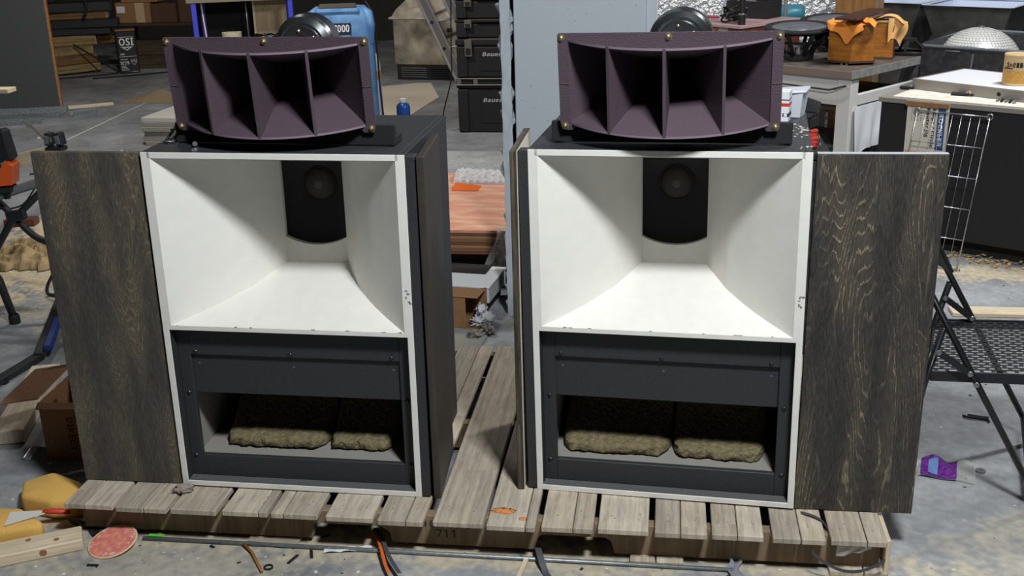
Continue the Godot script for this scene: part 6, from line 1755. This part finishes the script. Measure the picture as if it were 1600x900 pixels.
	span(fu, "latch", M.steel_dull, Vector3(0.63, 0.505, 0.0005), Vector3(0.70, 0.512, 0.008), 0.001)
	# aluminium ladder
	var la := thing("ladder", "aluminium ladder leaning in front of the stained furnace", "ladder")
	var f0 := Vector3(-1.60, 0.0, -9.02)
	var f1 := Vector3(-2.03, 1.03, -8.94)
	var off := Vector3(0.25, 0.045, -0.02)
	for k in 2:
		between(la, "stile", M.aluminium, f0 + off * k + Vector3(0, 0.02, 0), f1 + (f1 - f0) * 0.8 + off * k, 0.105, 0.030, Vector3(0, 0, 1), 0.004)
		between(la, "stile_channel", M.alu_shade, f0 + off * k + Vector3(0.0, 0.05, 0.016), f1 + (f1 - f0) * 0.8 + off * k + Vector3(0, 0, 0.016), 0.066, 0.004, Vector3(0, 0, 1), 0.001)
		box(la, "foot", M.rubber, Vector3(0.10, 0.05, 0.05), f0 + off * k + Vector3(0.005, 0.025, 0), Vector3(0, 0, 20), 0.006)
	for k in range(1, 7):
		var p := f0 + (f1 - f0) * (0.135 + 0.27 * (k - 0.15))
		tube(la, "rung", M.aluminium, [p + Vector3(0, 0, 0.0), p + off], 0.015, 8, false, 0.8)
		lathe(la, "rung_end", M.soft_black, [Vector2(0.018, 0), Vector2(0.016, 0.003), Vector2(0, 0.003)], p + Vector3(0, 0, 0.019), Vector3(90, 0, 0), 10)
	# stacked black tool boxes
	var hts := [[0.0, 0.458, 0.62, "lowest and largest black tool box of the stack beside the grey column"], [0.459, 0.782, 0.59, "second black tool box from the floor in the stack beside the grey column"], [0.783, 0.936, 0.57, "shallow black tool box third from the floor beside the grey column"], [0.937, 1.120, 0.57, "uppermost black tool box of the stack beside the grey column"]]
	for k in 4:
		var y0: float = hts[k][0]
		var h: float = hts[k][1] - y0
		var ww: float = hts[k][2]
		var b := thing("tool_box", hts[k][3], "tool box", Vector3(-1.138 + 0.004 * k, y0, -6.34), -1.0, "black tool boxes stacked beside the grey column")
		span(b, "box_body", M.toolbox, Vector3(0.0, 0.0, -0.42), Vector3(ww, h * 0.80, 0.0), 0.012)
		span(b, "lid", M.toolbox, Vector3(-0.006, h * 0.805, -0.426), Vector3(ww + 0.006, h, 0.006), 0.012)
		for x in [0.055, ww - 0.055]:
			span(b, "corner_rib", M.toolbox, Vector3(x - 0.05, 0.01, 0.0005), Vector3(x + 0.035, h * 0.79, 0.014), 0.005)
		if k == 0:
			span(b, "metal_handle", M.alu_shade, Vector3(-0.01, h - 0.008, 0.0065), Vector3(ww, h + 0.0, 0.020), 0.003)
			span(b, "metal_handle", M.alu_shade, Vector3(-0.01, h - 0.060, 0.0065), Vector3(ww, h - 0.052, 0.020), 0.003)
			for x in [0.02, 0.16]:
				span(b, "handle_joint", M.alu_shade, Vector3(x - 0.018, h - 0.052, 0.0065), Vector3(x + 0.018, h - 0.008, 0.018), 0.003)
		else:
			span(b, "latch", M.latch_grey, Vector3(0.075, h * 0.55, 0.015), Vector3(0.135, h * 0.98, 0.026), 0.004)
			span(b, "latch_hook", M.toolbox, Vector3(0.085, h * 0.60, 0.0262), Vector3(0.125, h * 0.76, 0.029), 0.002)
		if k < 2:
			span(b, "recess_panel", M.soft_black, Vector3(0.20, h * 0.18, 0.0005), Vector3(0.46, h * 0.74, 0.004), 0.002)
			letters(b, "lettering", M.print_grey, "Bauer", 0.155, 0.032, Vector3(0.300, h * 0.60, 0.0045), Vector3.ZERO, true, 0.25)
		else:
			span(b, "grip_bar", M.latch_grey if k == 3 else M.soft_black, Vector3(0.17, h * 0.86, 0.007), Vector3(0.40, h * 0.96, 0.020), 0.003)
	var wr := thing("cable", "thin black cable hanging down beside the tool boxes to the floor", "cable")
	tube(wr, "wire", M.rubber, curve([Vector3(-1.165, 1.12, -6.36), Vector3(-1.18, 0.70, -6.36), Vector3(-1.19, 0.45, -6.36), Vector3(-1.26, 0.20, -6.36), Vector3(-1.30, 0.02, -6.36), Vector3(-1.42, 0.008, -6.40)], 6), 0.006, 6)
	# floor by the furnace
	lone(slab(null, "cardboard_sheet", M.kraft_pale, v2([-2.55, -8.70, -2.10, -9.02, -1.93, -9.02, -1.66, -8.10, -1.73, -7.10, -2.30, -7.10]), 0.0, 0.006), "pale flattened cardboard sheet on the floor before the stained furnace", "cardboard")
	var bo := thing("bottle", "blue bottle with a white cap standing behind the left cabinet", "bottle", Vector3(-1.672, 0.006, -6.60), 0.0)
	lathe(bo, "bottle_body", M.bottle_blue, [Vector2(0, 0.0), Vector2(0.055, 0.0), Vector2(0.060, 0.01), Vector2(0.060, 0.165), Vector2(0.050, 0.190), Vector2(0.026, 0.205), Vector2(0.024, 0.22), Vector2(0, 0.22)], Vector3.ZERO, Vector3.ZERO, 28, false)
	lathe(bo, "white_cap", M.white_board, [Vector2(0.029, 0.206), Vector2(0.030, 0.208), Vector2(0.030, 0.236), Vector2(0.027, 0.240), Vector2(0, 0.240)], Vector3.ZERO, Vector3.ZERO, 24)

# ---------------------------------------------------------------- seen between the cabinets
func gap() -> void:
	var dl := thing("dolly", "low dark dolly under the stack of pinkish plywood", "dolly", Vector3(-0.45, 0, -3.02), 0.0)
	span(dl, "deck", M.dark_wood, Vector3(-0.42, 0.125, -0.60), Vector3(0.62, 0.172, 0.55), 0.004)
	for q in [[-0.36, -0.5], [0.54, -0.5], [-0.36, 0.40], [0.54, 0.40]]:
		lathe(dl, "castor", M.rubber, [Vector2(0, -0.02), Vector2(0.06, -0.02), Vector2(0.062, 0.0), Vector2(0.06, 0.02), Vector2(0, 0.02)], Vector3(q[0], 0.0622, q[1]), Vector3(0, 0, 90), 18)
	for k in 8:
		var p := thing("plywood_sheet", ["pinkish top sheet of the plywood stack between the cabinets", "second sheet from the top of the plywood stack between the cabinets", "third sheet from the top of the plywood stack", "fourth sheet from the top of the plywood stack", "fifth sheet from the top of the plywood stack", "sixth sheet from the top of the plywood stack", "seventh sheet from the top of the plywood stack", "bottom sheet of the plywood stack, resting on the dolly"][k], "plywood", Vector3(-0.45, 0.172 + 0.0158 * (7 - k) + 0.0005, -2.40), 0.6 * sin(k * 2.1), "plywood sheets stacked between the cabinets")
		span(p, "board", M.ply_pink if k == 0 else M["ply_edge_%d" % (k % 3)], Vector3(-0.50 + 0.01 * sin(k * 1.7), 0.0, -1.22), Vector3(0.65, 0.0148, 0.004 * sin(k * 3.1)), 0.001, Vector2(0.2 * k, 0))
	# bubble wrap and an orange scrap at the stack's far end
	var ns := FastNoiseLite.new(); ns.seed = 12; ns.frequency = 5.0
	lone(sheet(null, "bubble_wrap", M.bubble, func(u: float, v: float) -> Vector3:
		var b := absf(sin(u * 46.0) * sin(v * 30.0))
		return Vector3(-0.62 + 0.62 * u, 0.3005 + 0.045 * pow(sin(PI * v), 0.6) * (1.0 - 0.6 * u) * (1.0 + 0.5 * ns.get_noise_2d(u * 3.0, v * 3.0)) + 0.010 * b, -3.34 - 0.26 * v), 120, 56, 0.002), "clear bubble wrap lying on the far end of the plywood stack", "bubble wrap")
	lone(sheet(null, "orange_scrap", M.orange_band, func(u: float, v: float) -> Vector3:
		return Vector3(-0.60 + 0.15 * u, 0.3012 + 0.018 * (1.0 - u) * v, -3.18 - 0.12 * v), 6, 6, 0.001), "bright orange scrap at the bubble wrap's left end", "scrap")
	var tf := thing("plastic_film", "loose clear plastic film hanging over the plywood stack's front edge", "plastic film")
	sheet(tf, "film", M.clear_film, func(u: float, v: float) -> Vector3:
		var d := clampf((v - 0.2) / 0.8, 0.0, 1.0)
		return Vector3(-0.235 + 0.10 * u - 0.06 * d * d + 0.012 * sin(u * 9.0 + v * 6.0), 0.304 - 0.20 * d, -2.43 + 0.055 * minf(v / 0.2, 1.0) + 0.012 * sin(u * 8.0 + 4.0 * v)), 14, 18, 0.0008)
	tube(tf, "twist", M.strap_grey, curve([Vector3(-0.225, 0.20, -2.36), Vector3(-0.26, 0.14, -2.345), Vector3(-0.33, 0.118, -2.34), Vector3(-0.44, 0.112, -2.345)], 6), 0.004, 6)
	# white tray-like case in front, a dark sheet leaning on it
	var wb := thing("white_case", "flat white case on the floor in front of the plywood stack", "case", Vector3(-0.63, 0.0, -2.37), -7.0)
	span(wb, "case_body", M.cyl_white, Vector3(0.0, 0.052, 0.0), Vector3(0.455, 0.125, 0.30), 0.004)
	span(wb, "case_lid", M.white_board, Vector3(-0.004, 0.1255, -0.004), Vector3(0.459, 0.136, 0.304), 0.003)
	span(wb, "foot_rail", M.soft_black, Vector3(0.02, 0.0, 0.02), Vector3(0.435, 0.0515, 0.28), 0.003)
	lone(box(null, "dark_sheet", M.soft_black, Vector3(0.36, 0.006, 0.13), Vector3(-0.43, 0.1400, -2.285), Vector3(0, -7, 0), 0.001), "thin dark sheet lying on the flat white case", "sheet")
	var cbx := thing("cardboard_box", "small open cardboard box with a white label between the cabinets", "box", Vector3(-0.50, 0.0, -1.975), -8.0)
	span(cbx, "wall", M.cardboard, Vector3(0.0, 0.0, 0.116), Vector3(0.225, 0.150, 0.12), 0.001)
	span(cbx, "wall", M.cardboard, Vector3(0.0, 0.0, 0.0), Vector3(0.225, 0.150, 0.004), 0.001)
	span(cbx, "wall", M.cardboard, Vector3(0.0, 0.0, 0.0045), Vector3(0.004, 0.150, 0.1155), 0.001)
	span(cbx, "base_panel", M.cardboard, Vector3(0.004, 0.0, 0.0045), Vector3(0.30, 0.004, 0.1155), 0.001)
	span(cbx, "top_flap", M.cardboard, Vector3(-0.01, 0.1505, -0.004), Vector3(0.285, 0.1545, 0.124), 0.001)
	box(cbx, "side_flap", M.cardboard_dark, Vector3(0.07, 0.150, 0.003), Vector3(0.252, 0.076, -0.012), Vector3(0, 35, 0), 0.001)
	span(cbx, "white_label", M.white_board, Vector3(0.118, 0.035, 0.1201), Vector3(0.155, 0.115, 0.1208), 0.0002)
	letters(cbx, "lettering", M.ink_black, "FRAGILE"[0] + "G 4 21", 0.07, 0.006, Vector3(0.137, 0.075, 0.1210), Vector3(0, 0, 90), false)
	for k in 5:
		lone(blob(null, "packing_wad", M.white_board if k < 3 else M.strap_grey, Vector3(0.030, 0.022, 0.022), [Vector3(-0.240, 0.026, -1.855), Vector3(-0.200, 0.040, -1.868), Vector3(-0.232, 0.072, -1.880), Vector3(-0.185, 0.020, -1.760), Vector3(-0.235, 0.018, -1.700)][k], Vector3(0, k * 50, 0), 1.5, 2.6, k + 3), ["crumpled white packing at the small box's open end, lowest", "crumpled white packing at the small box's open end, rightmost", "crumpled white packing at the small box's open end, uppermost", "grey crumpled wad on the floor behind the pallet, farther one", "grey crumpled wad on the floor behind the pallet, nearer one"][k], "packing")
	lone(box(null, "grey_board", M.panel_grey, Vector3(0.34, 0.016, 0.26), Vector3(-0.36, 0.008, -1.60), Vector3(0, -5, 0), 0.002), "grey board lying on the floor between the pallet and the small box", "board")

func paints_more() -> void:
	var fine: Texture2D = M.white_paint.albedo_texture
	var g1 := grain(61, 0.55, 1.0)
	var wood := Vector3(3.0, 1.0, 1.0)
	mat("sponge", rgb(246, 196, 104), 0.95, 0.0, speckle(0.10, 0.86, 1.0, 50), Vector3.ONE * 8.0, true, bumps(0.12, 50, 3.0), 0.6)
	mat("cap_mark", rgb(86, 80, 72), 0.7)
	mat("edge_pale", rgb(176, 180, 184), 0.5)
	mat("plaster_white", rgb(216, 214, 206), 0.9)
	mat("red_plastic", rgb(196, 58, 46), 0.5)
	mat("red_dull", rgb(150, 62, 62), 0.6)
	mat("dark_plastic", rgb(30, 30, 32), 0.5)
	mat("steel_dull", rgb(150, 150, 150), 0.42, 0.8)
	mat("steel_dark", rgb(46, 47, 50), 0.5, 0.3)
	mat("knot", rgb(150, 104, 62), 0.8)
	mat("disc_edge", rgb(226, 196, 160), 0.8)
	mat("disc_red", Color.WHITE, 0.75, 0.0, two_tone(0.02, 51, rgb(214, 116, 112), rgb(232, 158, 124)), Vector3.ONE * 9.0, true)
	mat("galvanized", rgb(168, 176, 180), 0.45, 0.65, speckle(0.05, 0.72, 1.0, 52), Vector3.ONE * 3.0, true)
	mat("green_tape", rgb(96, 214, 74), 0.6)
	mat("grey_film", rgb(128, 130, 136), 0.5)
	mat("white_film", rgb(224, 226, 232), 0.5)
	mat("orange_band", rgb(226, 104, 36), 0.55)
	mat("grey_band", rgb(72, 74, 80), 0.55)
	var film := mat("clear_film", Color(0.92, 0.92, 0.90, 0.22), 0.2)
	film.transparency = BaseMaterial3D.TRANSPARENCY_ALPHA
	mat("sliver", rgb(150, 98, 44), 0.7)
	mat("rubber", rgb(22, 22, 23), 0.75)
	mat("dark_rubber", rgb(66, 62, 56), 0.85)
	mat("lint", rgb(150, 140, 134), 1.0)
	mat("purple_print", Color.WHITE, 0.35, 0.0, two_tone(0.03, 53, rgb(88, 30, 120), rgb(132, 66, 160)), Vector3(1, 1, 1))
	mat("blue_print", rgb(118, 150, 206), 0.4)
	var chip := mat("chip", Color.WHITE, 0.9)
	chip.vertex_color_use_as_albedo = true
	mat("chair_black", rgb(27, 27, 30), 0.42)
	mat("counter_black", rgb(29, 29, 32), 0.7, 0.0, speckle(0.12, 0.75, 1.0, 54), Vector3.ONE * 3.0, true)
	mat("worktop_edge", rgb(138, 132, 126), 0.6)
	mat("cream_mat", Color.WHITE, 0.8, 0.0, two_tone(0.02, 55, rgb(212, 204, 186), rgb(228, 224, 214)), Vector3.ONE * 3.0, true)
	mat("steel_brushed", rgb(158, 152, 146), 0.45, 0.5)
	mat("white_board", rgb(222, 224, 228), 0.5)
	mat("can_tan", rgb(206, 178, 132), 0.4)
	mat("can_gold", Color.WHITE, 0.45, 0.0, two_tone(0.05, 56, rgb(170, 112, 40), rgb(226, 182, 96)), Vector3.ONE * 12.0, true)
	mat("ink_black", rgb(24, 22, 22), 0.8)
	mat("ink_brown", rgb(74, 36, 24), 0.8)
	mat("ink_grey", rgb(150, 144, 136), 0.8)
	mat("beige_rag", rgb(206, 178, 140), 0.95)
	mat("carton_white", rgb(214, 206, 192), 0.8)
	mat("cardboard", rgb(156, 116, 80), 0.9, 0.0, speckle(0.05, 0.88, 1.0, 57), Vector3.ONE * 4.0, true)
	mat("cardboard_dark", rgb(140, 102, 72), 0.9, 0.0, speckle(0.05, 0.88, 1.0, 57), Vector3.ONE * 4.0, true)
	mat("cardboard_dim", rgb(84, 62, 46), 0.9)
	mat("print_blue", rgb(52, 84, 132), 0.6)
	mat("white_ink", rgb(228, 230, 232), 0.7)
	mat("print_wood", rgb(206, 164, 128), 0.8)
	mat("chrome", rgb(176, 176, 178), 0.25, 0.85)
	mat("shaving", rgb(198, 166, 116), 0.95)
	mat("dark_wood", rgb(66, 52, 42), 0.7)
	mat("tub_black", Color.WHITE, 0.6, 0.0, two_tone(0.03, 58, rgb(34, 34, 37), rgb(56, 56, 60)), Vector3.ONE * 2.5, true)
	mat("tub_rim", rgb(96, 98, 104), 0.5)
	mat("mirror_core", rgb(58, 57, 54), 0.7)
	mat("mirror", rgb(240, 240, 236), 0.25, 0.35)
	mat("sheet_grey", Color.WHITE, 0.62, 0.0, two_tone(0.02, 59, rgb(66, 66, 64), rgb(92, 91, 88)), Vector3.ONE * 1.5, true)
	mat("sheet_white", rgb(196, 206, 226), 0.6)
	mat("table_top", Color.WHITE, 0.55, 0.0, two_tone(0.02, 60, rgb(82, 76, 70), rgb(104, 97, 90)), Vector3.ONE * 2.0, true)
	mat("table_edge", rgb(132, 116, 106), 0.65)
	mat("alu_edge", Color.WHITE, 0.4, 0.6, two_tone(0.02, 62, rgb(186, 186, 186), rgb(216, 216, 212)), Vector3.ONE * 3.0, true)
	mat("table_white", rgb(214, 212, 208), 0.55)
	mat("cloth_white", rgb(222, 224, 228), 0.95)
	var cs := mat("cone_shiny", rgb(128, 131, 140), 0.36, 0.45)
	cs.metallic_specular = 0.7
	var honey := grain(63, 0.72, 1.0)
	mat("honey_wood", rgb(190, 122, 46), 0.42, 0.0, honey, Vector3(5.0, 2.0, 1.0))
	mat("honey_dark", rgb(146, 98, 48), 0.5, 0.0, honey, wood)
	mat("pale_edge", rgb(186, 160, 124), 0.6)
	mat("orange_cloth", rgb(236, 146, 60), 0.95)
	mat("pale_orange_cloth", rgb(240, 186, 118), 0.95)
	mat("dark_plank", rgb(92, 66, 58), 0.5, 0.0, g1, wood)
	mat("blue_white", Color.WHITE, 0.6, 0.0, two_tone(0.08, 64, rgb(110, 150, 220), rgb(236, 238, 244), FastNoiseLite.TYPE_SIMPLEX_SMOOTH, 3.0), Vector3.ONE * 14.0, true)
	mat("oak", rgb(172, 128, 78), 0.55, 0.0, honey, Vector3(4.0, 1.0, 1.0))
	mat("oak_dark", rgb(140, 102, 64), 0.55, 0.0, honey, wood)
	mat("oak_pale", rgb(164, 136, 104), 0.6, 0.0, honey, wood)
	var fr := mat("frosted", Color(0.90, 0.92, 0.95, 0.62), 0.4)
	fr.transparency = BaseMaterial3D.TRANSPARENCY_ALPHA
	mat("cable_brown", rgb(110, 92, 80), 0.6)
	mat("cable_gloss", rgb(18, 18, 19), 0.22)
	mat("mauve_top", rgb(178, 148, 150), 0.55)
	mat("grey_board", rgb(150, 146, 136), 0.7)
	mat("red_wood", rgb(110, 62, 50), 0.55, 0.0, honey, wood)
	mat("foil", rgb(226, 228, 230), 0.30, 0.55, null, Vector3.ONE, false, bumps(0.03, 66, 9.0), 1.0)
	M.foil.uv1_scale = Vector3(6, 6, 1)
	mat("teal", rgb(64, 138, 158), 0.35)
	mat("rope", rgb(214, 210, 200), 0.9)
	mat("pole_grey", rgb(132, 136, 140), 0.45, 0.3)
	mat("board_black", rgb(74, 76, 79), 0.75)
	mat("osb", Color.WHITE, 0.9, 0.0, two_tone(0.06, 67, rgb(150, 96, 52), rgb(216, 176, 122), FastNoiseLite.TYPE_CELLULAR), Vector3.ONE * 3.0, true)
	mat("red_brown", rgb(150, 70, 36), 0.85)
	mat("strap_grey", rgb(136, 132, 124), 0.85)
	mat("orange_tool", rgb(224, 92, 34), 0.45)
	mat("blue_plastic", rgb(26, 52, 118), 0.45)
	mat("sack_tan", Color.WHITE, 0.98, 0.0, two_tone(0.02, 68, rgb(150, 128, 94), rgb(186, 162, 122)), Vector3.ONE * 3.0, true)
	mat("pine_grey", rgb(226, 214, 194), 0.8, 0.0, M.pine.albedo_texture, Vector3(4.0, 1.0, 1.0))
	mat("box_red", rgb(104, 44, 34), 0.9)
	mat("kraft", rgb(150, 134, 108), 0.95)
	mat("kraft_pale", rgb(206, 194, 176), 0.95)
	mat("panel_grey", rgb(132, 130, 122), 0.8)
	mat("panel_white", rgb(176, 174, 168), 0.7)
	mat("tape_tan", rgb(190, 166, 128), 0.6)
	for k in 3:
		mat("timber_%d" % k, [rgb(176, 152, 104), rgb(146, 112, 72), rgb(180, 158, 112)][k], 0.85, 0.0, g1, wood)
	mat("timber_shaded", rgb(84, 70, 52), 0.9, 0.0, g1, wood)
	mat("bar_black", rgb(38, 40, 44), 0.55, 0.2)
	mat("bag_black", rgb(26, 25, 27), 0.6)
	mat("print_white", rgb(226, 228, 230), 0.7)
	mat("print_grey", rgb(172, 174, 176), 0.7)
	mat("blue_post", rgb(56, 66, 190), 0.45)
	mat("rack_board", rgb(120, 112, 100), 0.8)
	mat("ply_beige", rgb(186, 164, 132), 0.8, 0.0, M.pine.albedo_texture, wood)
	mat("tape_cream", rgb(184, 178, 152), 0.8)
	mat("machine_blue", Color.WHITE, 0.5, 0.0, two_tone(0.012, 69, rgb(70, 116, 168), rgb(104, 150, 196)), Vector3.ONE * 1.5, true)
	mat("navy", rgb(24, 34, 52), 0.5)
	mat("cyl_white", rgb(206, 208, 208), 0.5)
	mat("stained_steel", Color.WHITE, 0.55, 0.25, two_tone(0.010, 70, rgb(104, 98, 88), rgb(196, 186, 166), FastNoiseLite.TYPE_SIMPLEX_SMOOTH, 1.2), Vector3.ONE * 1.0, true)
	mat("stained_pale", Color.WHITE, 0.6, 0.1, two_tone(0.014, 71, rgb(168, 158, 142), rgb(206, 198, 182)), Vector3.ONE * 1.4, true)
	mat("aluminium", rgb(186, 186, 188), 0.38, 0.6)
	mat("alu_shade", rgb(128, 126, 128), 0.45, 0.5)
	mat("toolbox", rgb(27, 27, 28), 0.6)
	mat("latch_grey", rgb(96, 94, 90), 0.6)
	mat("bottle_blue", rgb(44, 92, 176), 0.25)
	mat("ply_pink", Color.WHITE, 0.8, 0.0, two_tone(0.012, 72, rgb(206, 140, 116), rgb(222, 178, 148)), Vector3(1.0, 3.0, 3.0), true)
	for k in 3:
		mat("ply_edge_%d" % k, [rgb(134, 96, 66), rgb(110, 76, 52), rgb(160, 118, 84)][k], 0.85)
	var bw := mat("bubble", Color(0.93, 0.94, 0.96, 0.5), 0.28)
	bw.transparency = BaseMaterial3D.TRANSPARENCY_ALPHA
